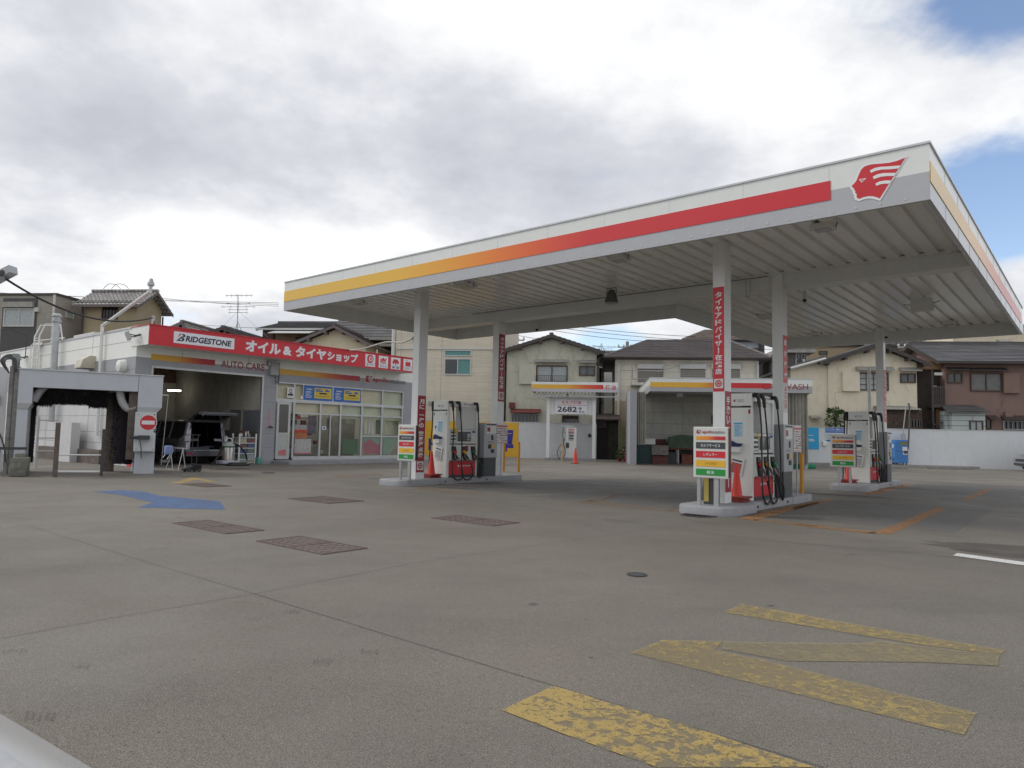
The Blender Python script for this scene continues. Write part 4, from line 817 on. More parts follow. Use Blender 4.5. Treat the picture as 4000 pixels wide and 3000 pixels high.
for i, ((cx0, cx1), lab) in enumerate(zip(((1686, 1760), (1787, 1857), (1879, 1950), (1973, 2040)), ('タイヤ', 'オイル', '車 検', 'バッテリー'))):
    a, b = ST.x(P('B', cx0, 410), SD).y, ST.x(P('B', cx1, 410), SD).y; zb, zt = sz0+.07, sz1-.06; H2 = zt-zb; W2 = b-a; c = (a+b)/2
    o = MB().box(SD+.004, SD+.008, a, b, zb, zt).obj('service_icon_plate', M_SIGNW, shop, parent=sign)
    t = MB(); t.text(lab, (SD+.011, a+W2*.12, zb+H2*.06), (0, 1, 0), (0, 0, 1), W2*.76, H2*.17, .02); t.box(SD+.008, SD+.011, a, b, zb+H2*.28, zb+H2*.295); t.obj('lettering', M_INK, shop, parent=o)
    g_ = MB(); m2 = zb+H2*.63; X = SD+.011
    def R_(y0, y1, z0, z1): g_.poly3([(X, c+y0*W2, m2+z0*H2), (X, c+y1*W2, m2+z0*H2), (X, c+y1*W2, m2+z1*H2), (X, c+y0*W2, m2+z1*H2)])
    def ringp(cy, r0, r1, sy=1):
        n = 18; g_.add([(X, c+cy*W2+math.cos(2*math.pi*q/n)*r*sy*W2, m2+math.sin(2*math.pi*q/n)*r*W2) for r in (r0, r1) for q in range(n)], [(q, (q+1) % n, n+(q+1) % n, n+q) for q in range(n)])
    if i == 0: ringp(.04, .22, .33, .85); ringp(.04, .0, .10, .85); ringp(-.10, .27, .33, .7); R_(-.28, -.2, -.22, .22)
    elif i == 1: R_(-.2, .25, -.25, .12); R_(-.12, .08, .12, .22); R_(-.34, -.22, -.2, .12); R_(.24, .32, .08, .2)
    elif i == 2: R_(-.34, .34, -.12, .08); R_(-.24, .24, .06, .22); R_(-.3, -.2, -.2, -.1); R_(.2, .3, -.2, -.1); R_(-.04, .04, -.34, -.12)
    else: R_(-.28, .28, -.26, .1); R_(-.2, -.08, .1, .15); R_(.08, .2, .1, .15); R_(-.22, -.06, .24, .28); ringp(.14, .05, .08)
    g_.obj('icon', M_RED, shop, parent=o)
    if i == 1: t = MB(); t.text('OIL', (SD+.014, c-.15*W2, m2-.17*H2), (0, 1, 0), (0, 0, 1), .34*W2, .14*H2, .03); t.obj('lettering', M_SIGNW, shop, parent=o)
# stripes and words below the sign
def stripe(k, x0, yt0, yb0, x1, name, gname):
    a = fy(k, x0, (yt0+yb0)/2); b = fy(k, x1, 0); z1 = fy(k, x0+8, yt0).z; z0 = fy(k, x0+8, yb0).z
    b = ST.x(P(k, x1, yt0+(x1-x0)*.12+20), SX)
    off = a.y-SY0; L = b.y-a.y
    MB().box(SX+.004, SX+.01, a.y, b.y, z0, z1).obj(name, grad_mat(gname, [(0, (.66, .38, .04)), (.38, (.66, .36, .04)), (.62, (.55, .12, .02)), (.8, (.46, .03, .03)), (1, (.42, .02, .03))], 1, off, off+L), shop)
stripe('B', 77, 350, 395, 556, 'stripe', 'garage_stripe_print'); stripe('B', 1028, 461, 502, 1645, 'stripe', 'office_stripe_print')
t = MB(); a = fy('B', 603, 425); b = fy('B', 930, 450); zc = fy('B', 770, 440).z; t.text('AUTO CARE', (SX+.006, a.y, zc-.13), (0, 1, 0), (0, 0, 1), b.y-a.y, .27, .012); t.obj('lettering', M_DRED, shop)
a = fy('B', 1682, 540); b = fy('B', 1742, 550); c = fy('B', 1868, 560); d = fy('B', 1985, 570)
r_, w_ = MB(), MB(); logo(r_, w_, (SX+.004, a.y, a.z-.17), (0, 1, 0), (0, 0, 1), b.y-a.y); r_.text('apollo', (SX+.006, b.y, a.z-.13), (0, 1, 0), (0, 0, 1), c.y-b.y, .27, .03)
r_.obj('emblem', M_DRED, shop); w_.obj('emblem_outline', M_LETW, shop); t = MB(); t.text('station', (SX+.006, c.y+.02, a.z-.08), (0, 1, 0), (0, 0, 1), d.y-c.y, .21, .012); t.obj('lettering', M_CHAR, shop)
# office glazing
def glass_mat(name, col=(.04, .05, .05), rough=.04, alpha=.35):
    if name in MATS: return MATS[name]
    m = bpy.data.materials.new(name); m.use_nodes = True; b = m.node_tree.nodes['Principled BSDF']; b.inputs['Base Color'].default_value = tuple(col)+(1,); b.inputs['Roughness'].default_value = rough
    b.inputs['Alpha'].default_value = alpha; b.inputs['Specular IOR Level'].default_value = .7; MATS[name] = m; return m
GL = glass_mat('shop_glass', (.10, .12, .11), .03, .12); GLD = glass_mat('dark_window_glass', (.02, .025, .03), .05, 1.0)
M_BLIND = mat('roller_blind', (.86, .80, .58), .75, var=.08); M_BLIND2 = mat('roller_blind_green', (.74, .80, .60), .75, var=.08)
XG = SX-.06; zs = .22
ztr = fy('B', 1500, 735).z; ztm = ztr+.13              # transom between lower glazing and fanlights
fr = MB()
def vbar(y, z0, z1, w_=.045, x0=None): fr.box(XG-.03, XG+.05, y-w_, y+w_, z0, z1)
cols_low = [fy('B', x, 900).y for x in (1148, 1348, 1500, 1660, 1812, 1965)]; door_l = fy('B', 1018, 900).y
cols_up = [fy('B', x, 640).y for x in (1022, 1155, 1225, 1447, 1657, 1820, 1975)]
for y in cols_low: vbar(y, zs, ztr)
vbar(door_l, zs, ztr, .03)
for y in cols_up: vbar(y, ztm, wzt-.05, .035)
y_lo, y_hi = wy0, wy1
fr.box(XG-.03, XG+.06, y_lo, y_hi, ztr, ztm); fr.box(XG-.03, XG+.05, y_lo, y_hi, wzt-.05, wzt); fr.box(XG-.03, XG+.05, cols_low[0], y_hi, zs-.1, zs+.06)
zh = fy('B', 1700, 815).z-.02; fr.box(XG-.025, XG+.045, cols_low[0], cols_low[-1], zh-.03, zh+.03)
zlow = fy('B', 1735, 970).z; fr.box(XG-.025, XG+.045, cols_low[3], cols_low[5], zlow-.03, zlow+.03)
for y in ((cols_low[1]+cols_low[2])/2,): vbar(y, zs, zh, .03)
fr.obj('window_frame', M_ALU, shop)
MB().box(XG-.012, XG-.002, y_lo, y_hi, zs, wzt-.05).obj('glazing', GL, shop)
bl = MB(); bl.box(XG-.10, XG-.09, cols_up[0], cols_up[2], ztm, wzt); bl.box(XG-.10, XG-.09, cols_up[4], cols_up[5], ztm, wzt); bl.box(XG-.10, XG-.09, cols_low[0], cols_low[2], zh+.04, ztr); bl.obj('roller_blind', M_BLIND, shop)
bl = MB(); bl.box(XG-.10, XG-.09, cols_up[5], cols_up[6], ztm, wzt); bl.box(XG-.10, XG-.09, cols_low[2], cols_low[5], zh-.15, ztr); bl.obj('roller_blind', M_BLIND2, shop)
# fanlight posters
def poster(x0, x1, yt, yb):
    a, b = fy('B', x0, (yt+yb)/2).y, fy('B', x1, (yt+yb)/2+20).y; z1 = wzt-.06; z0 = ztm+.0; X = XG+.052; L = b-a; h = z1-z0
    o = MB().box(X, X+.008, a, b, z0, z1).obj('poster', M_BLUE, shop); yl = MB().box(X+.008, X+.011, a+L*.36, a+L*.96, z0+h*.16, z1-h*.12).obj('poster_panel', mat('poster_yellow', (.70, .52, .06), .5), shop, parent=o)
    t = MB(); t.text('KeePer', (X+.011, a+L*.09, z1-h*.30), (0, 1, 0), (0, 0, 1), L*.2, h*.12, .03)
    for i, ww in enumerate((.18, .2, .14, .22, .2)): t.box(X+.008, X+.01, a+L*.06, a+L*(.06+ww), z1-h*(.42+i*.1), z1-h*(.385+i*.1))
    t.obj('lettering', M_LETW, shop, parent=o)
    t = MB(); t.text('フレッシュキーパー', (X+.014, a+L*.42, z0+h*.24), (0, 1, 0), (0, 0, 1), L*.48, h*.15, .02); t.box(X+.011, X+.013, a+L*.53, a+L*.80, z0+h*.46, z0+h*.56); t.obj('lettering', M_INK, shop, parent=o)
    t = MB(); t.box(X+.011, X+.013, a+L*.40, a+L*.60, z1-h*.24, z1-h*.18); t.box(X+.011, X+.013, a+L*.40, a+L*.66, z1-h*.38, z1-h*.28); t.prism([(a+L*.72, z1-h*.36), (a+L*.90, z1-h*.36), (a+L*.90, z1-h*.29), (a+L*.86, z1-h*.28), (a+L*.83, z1-h*.2), (a+L*.77, z1-h*.2), (a+L*.74, z1-h*.28), (a+L*.72, z1-h*.29)], X+.011, X+.013, 0); t.obj('poster_print', M_BLUE, shop, parent=o)
poster(1225, 1440, 590, 700); poster(1450, 1655, 600, 715)
o, a, b, zb, zt = ypanel('B', 1093, 603, 1145, 683, M_PAPER, 'qualification_plate', shop, XG, .055); t = MB(); t.text('Q', (XG+.06, a+(b-a)*.28, zb+(zt-zb)*.42), (0, 1, 0), (0, 0, 1), (b-a)*.45, (zt-zb)*.45, .02); t.box(XG+.058, XG+.06, a+.04, b-.04, zb+.1, zb+.18); t.obj('lettering', M_INK, shop, parent=o)
# open door leaf standing out from the front
dz1, dz0 = ztr-.02, .18; dy = ST.x(P('B', 1015, 930), SX+.02).y; dx = ST.y(P('B', 1118, 930), dy+.05).x
d0 = Vector((SX+.02, dy+.02, 0)); d1 = ST.x(P('B', 1120, 930), SX+.30); d1 = Vector((d1.x, d1.y, 0)); dv = (d1-d0).normalized(); dn = Vector((dv.y, -dv.x, 0)); Ld = (d1-d0).length
dr = MB()
def dbar(s0, s1, z0, z1): dr.slab([d0+dv*s0+Vector((0, 0, z0)), d0+dv*s1+Vector((0, 0, z0)), d0+dv*s1+Vector((0, 0, z1)), d0+dv*s0+Vector((0, 0, z1))], dn*.04)
dbar(0, .08, dz0, dz1); dbar(Ld-.08, Ld, dz0, dz1); dbar(.08, Ld-.08, dz1-.09, dz1); dbar(.08, Ld-.08, dz0, dz0+.14); dbar(.08, Ld-.08, 1.17, 1.25)
door = dr.obj('door', M_ALU, shop)
dg = MB(); p0 = d0+dn*.02; dg.slab([p0+dv*.08+Vector((0, 0, 1.25)), p0+dv*(Ld-.08)+Vector((0, 0, 1.25)), p0+dv*(Ld-.08)+Vector((0, 0, dz1-.09)), p0+dv*.08+Vector((0, 0, dz1-.09))], dn*.006); dg.obj('door_pane', glass_mat('tinted_glass', (.06, .06, .05), .08, .8), shop, parent=door)
dg = MB(); dg.slab([p0+dv*.08+Vector((0, 0, dz0+.14)), p0+dv*(Ld-.08)+Vector((0, 0, dz0+.14)), p0+dv*(Ld-.08)+Vector((0, 0, 1.17)), p0+dv*.08+Vector((0, 0, 1.17))], dn*.006); dg.obj('door_panel', mat('door_poster', (.50, .52, .50), .5, var=.15, scale=8), shop, parent=door)
dg = MB(); p1 = d0+dn*.043+Vector((0, 0, .34)); dg.slab([p1+dv*.12, p1+dv*(Ld-.12), p1+dv*(Ld-.12)+Vector((0, 0, .25)), p1+dv*.12+Vector((0, 0, .18))], dn*.003); dg.obj('door_print', M_PINK, shop, parent=door)
# doorway darkness is the real room behind: office interior
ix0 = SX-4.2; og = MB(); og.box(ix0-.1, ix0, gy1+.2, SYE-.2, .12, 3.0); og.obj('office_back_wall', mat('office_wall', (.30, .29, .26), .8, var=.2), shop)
MB().box(ix0, SX-.2, gy1+.1, gy1+.2, 0, 4.3).obj('office_partition', M_INW, shop); MB().box(ix0, SX-.2, gy1+.2, SYE-.2, .0, .12).obj('office_floor', mat('office_floor', (.16, .15, .14), .4, var=.2), shop); MB().box(ix0, SX-.2, gy1+.2, SYE-.2, 3.0, 3.06).obj('office_ceiling', mat('office_ceiling', (.40, .40, .38), .9), shop)
# goods and window films behind the glass
def film(x0, y0, x1, y1, m, nm, dx=.006, poly=None):
    if poly: pts = [ST.x(P('J', *p), XG+dx) for p in poly]; return MB().slab(pts, (-.004, 0, 0)).obj(nm, m, shop)
    a, b, zb, zt = ST.rect(0, XG+dx, 'J', x0, y0, x1, y1); return MB().box(XG+dx-.004, XG+dx, a, b, zb, zt).obj(nm, m, shop)
film(395, 500, 575, 545, mat('film_red', (.50, .06, .03), .5, var=.2), 'window_poster'); film(395, 425, 575, 498, mat('film_grey', (.35, .33, .33), .5, var=.3, scale=9), 'window_poster'); film(395, 548, 575, 632, mat('film_orange', (.42, .15, .06), .5, var=.3, scale=6), 'window_poster')
film(390, 640, 640, 862, mat('film_white', (.45, .43, .42), .5, var=.3, scale=14), 'window_poster'); film(435, 285, 480, 345, M_DRED, 'window_poster', .008); film(385, 845, 645, 862, M_PINK, 'window_poster_edge', .01)
film(1115, 640, 1350, 865, mat('film_green', (.075, .14, .075), .5, var=.12), 'window_film'); film(1435, 625, 1685, 862, mat('film_pink', (.33, .13, .15), .5, var=.15), 'window_film', poly=[(1435, 862), (1435, 700), (1540, 640), (1600, 690), (1685, 740), (1685, 862)]); film(0, 0, 0, 0, mat('film_pale_green', (.20, .29, .22), .5, var=.1), 'window_film', poly=[(1735, 872), (1735, 600), (1950, 600), (1950, 650), (1815, 872)])
film(0, 0, 0, 0, mat('film_pale_green', (.20, .29, .22), .5, var=.1), 'window_film', poly=[(1435, 690), (1435, 600), (1690, 600), (1690, 735), (1600, 680), (1540, 630)])
film(1455, 310, 1490, 565, M_BLIND2, 'curtain_strip', -.3); film(1510, 310, 1540, 565, M_LETW, 'curtain_strip', -.3); film(1560, 310, 1600, 565, M_LETW, 'curtain_strip', -.3); film(1620, 310, 1690, 565, mat('film_green', (.075, .14, .075), .5, var=.12), 'curtain_strip', -.3); film(1760, 330, 1960, 570, M_BLIND2, 'curtain_strip', -.5)
film(810, 445, 870, 500, M_PAPER, 'door_sticker', .006); film(828, 458, 852, 488, M_BLUE, 'sticker_symbol', .012)
film(1160, 330, 1290, 410, M_LETW, 'inner_window', -1.2); film(595, 290, 720, 560, mat('goods_violet', (.28, .22, .34), .6, var=.6, scale=6), 'display_goods', -1.0); film(880, 330, 960, 480, mat('goods_mixed', (.22, .12, .10), .6, var=.7, scale=9), 'display_goods', -1.3)
ogs = random.Random(2)
m = MB()
for i in range(60): yy = ogs.uniform(cols_low[0], cols_low[2]); zz = ogs.choice((.35, .75, 1.15, 1.55, 1.95)); xx = SX-ogs.uniform(1.2, 3.6); m.m = i % 4; m.box(xx, xx+.15, yy, yy+ogs.uniform(.1, .3), zz, zz+ogs.uniform(.12, .3))
m.obj('shelf_goods', [M_PAPER, M_DRED, M_BLUE, M_YEL], shop); m = MB()
for z in (.33, .73, 1.13, 1.53, 1.93): m.box(SX-3.7, SX-1.1, cols_low[0], cols_low[2]-.2, z-.03, z-.002)
m.obj('shelves', M_STEEL, shop); MB().box(SX-2.2, SX-2.1, cols_low[0]+.5, cols_low[-1]-.5, 2.86, 2.9).box(SX-3.4, SX-3.3, cols_low[0]+.5, cols_low[-1]-.5, 2.86, 2.9).obj('ceiling_tube', MATS['lit_tube'] if 'lit_tube' in MATS else mat('lit_tube', (1, .96, .85), .5, emit=6.0, var=.0), shop)
# step in front
stp = MB(); e0, e1 = wy0-.1, SYE; kerb_block(stp, [(SX, e0), (SX+1.15, e0+.05), (SX+1.15, e1+.2), (SX, e1+.2)], .14); so = stp.obj('step', M_KERB, shop)
MB().box(SX-.15, SX-.01, wy0, wy1, 0, zs-.1).obj('sill', M_KERB, shop)
# electrical box and conduit on the front, tap
o, a, b, zb, zt = ypanel('B', 962, 430, 1022, 512, mat('box_grey', (.36, .37, .37), .5), 'junction_box', shop, SX, 0, th=.16)
a_ = fy('B', 945, 410); MB().box(SX, SX+.22, a_.y, a_.y+.5, a_.z-.02, a_.z+.02).box(SX+.0, SX+.2, a_.y, a_.y+.05, a_.z-.16, a_.z-.02).obj('box_bracket', M_STEEL, shop)
c0 = fy('B', 1000, 512); MB().tube(smoothpath([(SX+.1, c0.y, c0.z), (SX+.1, c0.y+.02, c0.z-.2), (SX+.08, c0.y+.12, c0.z-.3), (SX+.05, c0.y+.2, c0.z-.18), (SX+.02, c0.y+.2, c0.z+.5)], 5), .02, 6).obj('conduit', M_DARK, shop)
# -------- garage interior
gx = SX-7.5
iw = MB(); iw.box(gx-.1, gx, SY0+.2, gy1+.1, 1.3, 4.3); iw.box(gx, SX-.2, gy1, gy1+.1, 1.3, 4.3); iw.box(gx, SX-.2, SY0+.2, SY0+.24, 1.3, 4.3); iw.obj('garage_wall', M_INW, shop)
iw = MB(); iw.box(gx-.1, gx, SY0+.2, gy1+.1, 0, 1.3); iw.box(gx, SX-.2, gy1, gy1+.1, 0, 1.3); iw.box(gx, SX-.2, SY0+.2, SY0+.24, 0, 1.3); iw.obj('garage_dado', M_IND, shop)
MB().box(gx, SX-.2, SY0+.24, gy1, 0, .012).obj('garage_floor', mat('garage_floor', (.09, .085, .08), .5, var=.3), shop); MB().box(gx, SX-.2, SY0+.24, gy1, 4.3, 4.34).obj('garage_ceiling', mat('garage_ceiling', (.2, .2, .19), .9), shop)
q = ST.x(P('B', 250, 628), gx+1.2); MB().tube([(gx+1.2, q.y-.28, q.z), (gx+1.2, q.y+.30, q.z+.02)], .03, 8).obj('tube_lamp', mat('lit_tube', (1, .96, .85), .5, emit=6.0, var=.0), shop)
dn_ = MB(); q0 = ST.y(P('B', 678, 800), gy1); q1 = ST.y(P('B', 758, 800), gy1)
MB().box(q0.x, q1.x, gy1-.03, gy1, 0, 2.15).obj('inner_door', mat('inner_door', (.22, .21, .19), .6), shop)
q0 = ST.y(P('B', 775, 850), gy1); q1 = ST.y(P('B', 893, 850), gy1); z0_, z1_ = ST.y(P('B', 830, 925), gy1).z, ST.y(P('B', 830, 780), gy1).z
f_ = MB(); f_.box(q0.x-.05, q1.x+.05, gy1-.02, gy1, z0_-.05, z1_+.05); f_.obj('inner_window_frame', M_ALU, shop); MB().box(q0.x, q1.x, gy1-.03, gy1-.02, z0_, z1_).obj('inner_window_pane', mat('frosted_pane', (.22, .23, .26), .3), shop)
q = ST.x(P('B', 145, 515), gx); MB().box(gx, gx+.02, q.y-.9, q.y+.9, q.z-.3, q.z+.35).obj('old_wall_sign', mat('old_brown_sign', (.16, .09, .06), .6, var=.5, scale=4), shop)
MB().box(gx, gx+.05, SY0+2.3, SY0+3.7, 0, 3.3).obj('back_shutter', mat('olive_shutter', (.16, .15, .10), .6), shop)
# red post at bay corner
MB().box(SX+.0, SX+.35, SY0-.1, SY0+.16, 0, 1.3).obj('red_corner_guard', M_RED, shop)
# side-wall fittings
def sy(k, x, y): return ST.y(P(k, x, y), SY0)
def pipe_side(pts, r, name, lab, m=M_WHITE, yo=.10):
    q = [sy(k, x, y) for k, x, y in pts]; q = [Vector((v.x, SY0-yo, v.z)) for v in q]; t = MB().tube(q, r, 10); return solo(name, t, m, ST, q[0], lab, 'pipe', smooth=True)
pp = [sy('A', 708, 790), sy('A', 718, 478), sy('A', 1045, 245), sy('A', 1050, 200)]
vt = thing('vent_pipe', 'white vent pipe up the shop side, slanting over the roof to a cap', 'pipe', ST, (pp[0].x, SY0-.1, 0))
tt = MB(); tt.tube([(pp[0].x, SY0-.1, 1.0), (pp[1].x, SY0-.1, pp[1].z), (pp[2].x, SY0-.1, pp[2].z), (pp[3].x, SY0-.1, pp[3].z)], .06, 12); tt.obj('pipe', M_WHITE, vt, smooth=True)
tt = MB(); tt.lathe([(.06, 0), (.11, .02), (.11, .10), (.08, .16), (.05, .26)], (pp[3].x, SY0-.1, pp[3].z-.05), 14); tt.obj('cap', M_STEEL, vt, smooth=True)
a = sy('A', 410, 770); b = sy('A', 424, 460); vt = thing('flue_pipe', 'thick grey flue with a slotted steel cowl beside the roof ladder', 'pipe', ST, (a.x, SY0-.2, 0))
MB().tube([(a.x, SY0-.2, 1.5), (b.x, SY0-.2, b.z)], .12, 14).obj('pipe', mat('flue_grey', (.48, .49, .50), .5, var=.15, dirt=.5), vt, smooth=True)
tt = MB(); tt.lathe([(.12, 0), (.18, .03), (.18, .1), (.14, .12), (.14, .22), (.19, .25), (.19, .32), (.1, .38)], (b.x, SY0-.2, b.z), 14); tt.obj('cowl', M_STEEL, vt)
for i, (x, lb) in enumerate(((225, 'leftmost of three thin white pipes near the far end of the shop side wall'), (245, 'middle one of three thin white pipes on the shop side wall'), (268, 'thickest of three white pipes left of the roof ladder'))):
    a = sy('A', x, 760); b = sy('A', x, 605); t = MB(); r = (.03, .05, .08)[i]; t.tube([(a.x, SY0-.12, 1.2), (a.x, SY0-.12, b.z-.05), (a.x+.35, SY0-.12, b.z)], r, 8); solo('drain_pipe', t, M_PANW, ST, (a.x, SY0-.12, 1.2), lb, 'pipe', 'white pipes on the shop side', smooth=True)
# ladder
lx0, lx1 = sy('A', 285, 650).x, sy('A', 318, 650).x; lt = thing('roof_ladder', 'white steel ladder with hooped handrail up to the shop roof', 'ladder', ST, (lx0, SY0-.25, 0)); zt_ = sy('A', 350, 465).z
r_ = MB()
for xx in (lx0, lx1): r_.tube([(xx, SY0-.3, 1.6), (xx, SY0-.3, zt_-.5), (xx+.15, SY0-.15, zt_), (xx+.5, SY0+.3, zt_+.02), (xx+.6, SY0+.4, ZR)], .03, 7)
r_.obj('rail', M_WHITE, lt, smooth=True); r_ = MB()
for i in range(15):
    z = 1.7+i*.28
    if z < zt_-.5: r_.tube([(lx0, SY0-.3, z), (lx1, SY0-.3, z)], .014, 6)
r_.tube([(lx0, SY0-.3, ZR+.1), (lx0+2.0, SY0+.2, ZR+.15)], .02, 6); r_.obj('rung', M_WHITE, lt)
a = sy('A', 628, 735); ht = thing('vent_hood', 'cream box vent hood on the shop side wall', 'vent', ST, (a.x, SY0, a.z)); hw = .32
h_ = MB(); h_.prism([(SY0, a.z-.2), (SY0, a.z+.28), (SY0-.2, a.z+.27), (SY0-.42, a.z+.12), (SY0-.5, a.z-.15), (SY0-.5, a.z-.2)], a.x-hw, a.x+hw, 0); h_.obj('hood', mat('cream_metal', (.52, .48, .38), .5, var=.15, dirt=.4), ht); MB().box(a.x-hw+.03, a.x+hw-.03, SY0-.46, SY0-.04, a.z-.215, a.z-.2).obj('grille', M_DARK, ht)
a = sy('A', 847, 752); t = MB(); t.lathe([(.02, -.26), (.2, -.2), (.24, 0)], (a.x, SY0, a.z), 16, axis=1); solo('round_vent', t, M_PANW, ST, (a.x, SY0, a.z), 'small rounded white vent cap near the front corner of the shop side wall', 'vent', smooth=True)
def flood(fr_, c, d, lb, s=1.0):
    t = thing('wall_floodlight', lb, 'floodlight', fr_, c, 'grey floodlights'); c = Vector(c); d = Vector(d).normalized(); sd = d.cross(Vector((0, 0, 1))).normalized(); up = sd.cross(d)
    b = MB(); q = c+d*.32*s; h = .2*s; w_ = .26*s
    b.slab([q-sd*w_-up*h*.3, q+sd*w_-up*h*.3, q+sd*w_+up*h, q-sd*w_+up*h], d*.12*s); b.obj('housing', M_STEEL, t); b = MB(); q2 = q+d*.12*s; b.slab([q2-sd*w_*.9-up*h*.22, q2+sd*w_*.9-up*h*.22, q2+sd*w_*.9+up*h*.9, q2-sd*w_*.9+up*h*.9], d*.01); b.obj('lens', M_LENS, t)
    b = MB(); b.tube([c, c+d*.2*s], .035*s, 8); b.tube([c+d*.2*s-sd*w_, c+d*.2*s+sd*w_], .025*s, 6); b.tube([c+d*.2*s-sd*w_, q-sd*w_+up*h*.4], .02*s, 6); b.tube([c+d*.2*s+sd*w_, q+sd*w_+up*h*.4], .02*s, 6); b.obj('bracket', M_DARK, t)
a = ST.y(P('A', 960, 535), SY0-.02); flood(ST, (a.x, SY0-.02, a.z), (-.35, -1, -.45), 'floodlight on the side of the red shop sign, aimed down left', 1.0)
a = sy('A', 190, 685); flood(ST, (a.x, SY0, a.z), (-.5, -1, -.4), 'floodlight at the far end of the shop side wall above the wash frame', .95)
q = ST.z(P('A', 60, 120), 6.8)
# ------------------------------------------------------------------ gantry car wash machine
WS = Frame(0, 0, -60)                     # the wash gantry stands turned a little from the shop
CWX = WS.z((600, 1850)).x
def cy(x, y): return WS.x(P('Q', x, y), CWX)
M_WASH = mat('wash_panel', (.50, .53, .57), .5, var=.05, dirt=.28, dirtcol=(.30, .31, .31)); M_WASHG = mat('wash_grey_band', (.36, .37, .37), .5, var=.06); M_BRUSH = mat('brush_bristle', (.022, .018, .022), .95, var=.4, scale=40, bump=1, bscale=60)
M_RUST = mat('stained_steel', (.16, .13, .11), .7, .3, var=.4, scale=6, dirt=.6)
wm = thing('car_wash_gantry', 'pale blue grey drive through car wash frame with no entry sign', 'car wash machine', WS, (CWX, cy(200, 900).y, 0))
L0, L1 = cy(200, 560).y, cy(358, 560).y; R0, R1 = cy(1495, 650).y, cy(1757, 650).y; ZT2 = cy(900, 415).z; ZU = cy(900, 610).z; zb1, zb2 = cy(1620, 805).z, cy(1620, 862).z; DP = 1.9
def leg(y0, y1, yi0, yi1, nm):
    m = MB(); m.box(CWX-DP, CWX, y0, y1, zb1, ZT2-.02); m.obj(nm, M_WASH, wm)
    m = MB(); m.add([(x, y, z) for x in (CWX-DP, CWX) for (y, z) in ((y0, zb1), (y1, zb1), (yi1, zb2), (yi0, zb2))], [(0, 1, 2, 3), (7, 6, 5, 4), (0, 4, 5, 1), (1, 5, 6, 2), (2, 6, 7, 3), (3, 7, 4, 0)]); m.obj('grey_band', M_WASHG, wm)
    m = MB(); m.box(CWX-DP, CWX-.02, yi0, yi1, .0, zb2); m.obj('leg', M_WASH, wm)
leg(L0, L1, L0, L1-.08, 'leg_cover'); leg(R0, R1, R0+.0, R1-.12, 'leg_cover')
MB().box(CWX-DP, CWX, L1, R0-.01, ZU, ZT2-.03).obj('top_beam', M_WASH, wm); MB().box(CWX-DP-.02, CWX+.03, L0-.02, R1+.02, ZT2-.03, ZT2).obj('top_cap', M_ALU, wm)
zc1, zc0 = cy(1590, 862).z, cy(1590, 1280).z; cb = MB(); cb.bbox(CWX-.02, CWX+.22, R0-.05, R1-.14, zc0, zc1, .015); cbo = cb.obj('control_box', mat('control_box_paint', (.56, .59, .61), .45, var=.04, dirt=.25), wm)
cc = WS.x(P('Q', 1601, 970), CWX+.22); X = CWX+.223; rr = .23
def disc(mb, x, c, r, r0=0, n=28): mb.add([(x, c.y+math.cos(2*math.pi*q/n)*rad, c.z+math.sin(2*math.pi*q/n)*rad) for rad in (r0, r) for q in range(n)], [(q, (q+1) % n, n+(q+1) % n, n+q) for q in range(n)])
d = MB(); disc(d, X, cc, rr); do = d.obj('no_entry_sign', M_LETW, wm, parent=cbo); d = MB(); disc(d, X+.003, cc, rr*.93); d.obj('red_disc', mat('sign_red', (.55, .02, .03), .35, var=.04), wm, parent=cbo); MB().box(X+.003, X+.007, cc.y-rr*.72, cc.y+rr*.72, cc.z-.055, cc.z+.055).obj('white_bar', M_LETW, wm, parent=cbo)
c2 = WS.x(P('Q', 1672, 1067), CWX+.22); d = MB(); disc(d, X, c2, .035); d.box(X, X+.004, c2.y-.04, c2.y+.04, c2.z+.05, c2.z+.075); d.obj('key_switch', M_DARK, wm, parent=cbo)
c3 = WS.x(P('Q', 1530, 1130), CWX+.22); d = MB(); d.tube([(X, c3.y-.25, c3.z), (X+.1, c3.y-.2, c3.z), (X+.1, c3.y+.18, c3.z)], .045, 8); d.box(X+.02, X+.18, c3.y-.1, c3.y+.2, c3.z-.06, c3.z+.06); d.tube(smoothpath([(X+.06, c3.y-.05, c3.z-.05), (X+.05, c3.y+.0, c3.z-.3), (X+.02, c3.y+.02, c3.z-.6), (X+.02, c3.y, zc0)], 4), .012, 5); d.obj('sensor_arm', M_DARK, wm)
bt = MB()
for (yy, zz) in ((R0, zc1-.06), (R1-.2, zc1-.06), (R0, zc0+.06), (R1-.2, zc0+.06), (R0+.4, zc1-.06)): disc(bt, X, Vector((0, yy+.02, zz)), .014, 0, 8)
bt.obj('bolt_heads', M_DARK, wm)
# brushes, frames, hoses inside
rnd = random.Random(5)
def brush_x(y0, y1, xc, zc, r):   # horizontal brush with ragged bristles
    m = MB(); n = 260
    m.tube([(xc, y0, zc), (xc, y1, zc)], r*.72, 14)
    for i in range(2600):
        y = rnd.uniform(y0, y1); w_ = rnd.uniform(math.pi*.9, math.pi*2.1); rr_ = r*rnd.uniform(.97, 1.02)*(1.16 if (y < y0+(y1-y0)*.24 or y > y0+(y1-y0)*.74) else 1); d_ = Vector((math.cos(w_), 0, math.sin(w_)))
        a_ = Vector((xc, y, zc))+d_*r*.4; b_ = Vector((xc, y+rnd.uniform(-.03, .03), zc))+d_*rr_; m.poly3([a_+Vector((0, .03, 0)), a_-Vector((0, .03, 0)), b_])
    return m
by0, by1 = WS.x(P('Q', 365, 680), CWX-.6).y, WS.x(P('Q', 1165, 720), CWX-.6).y; zbr = WS.x(P('Q', 800, 775), CWX-.6).z
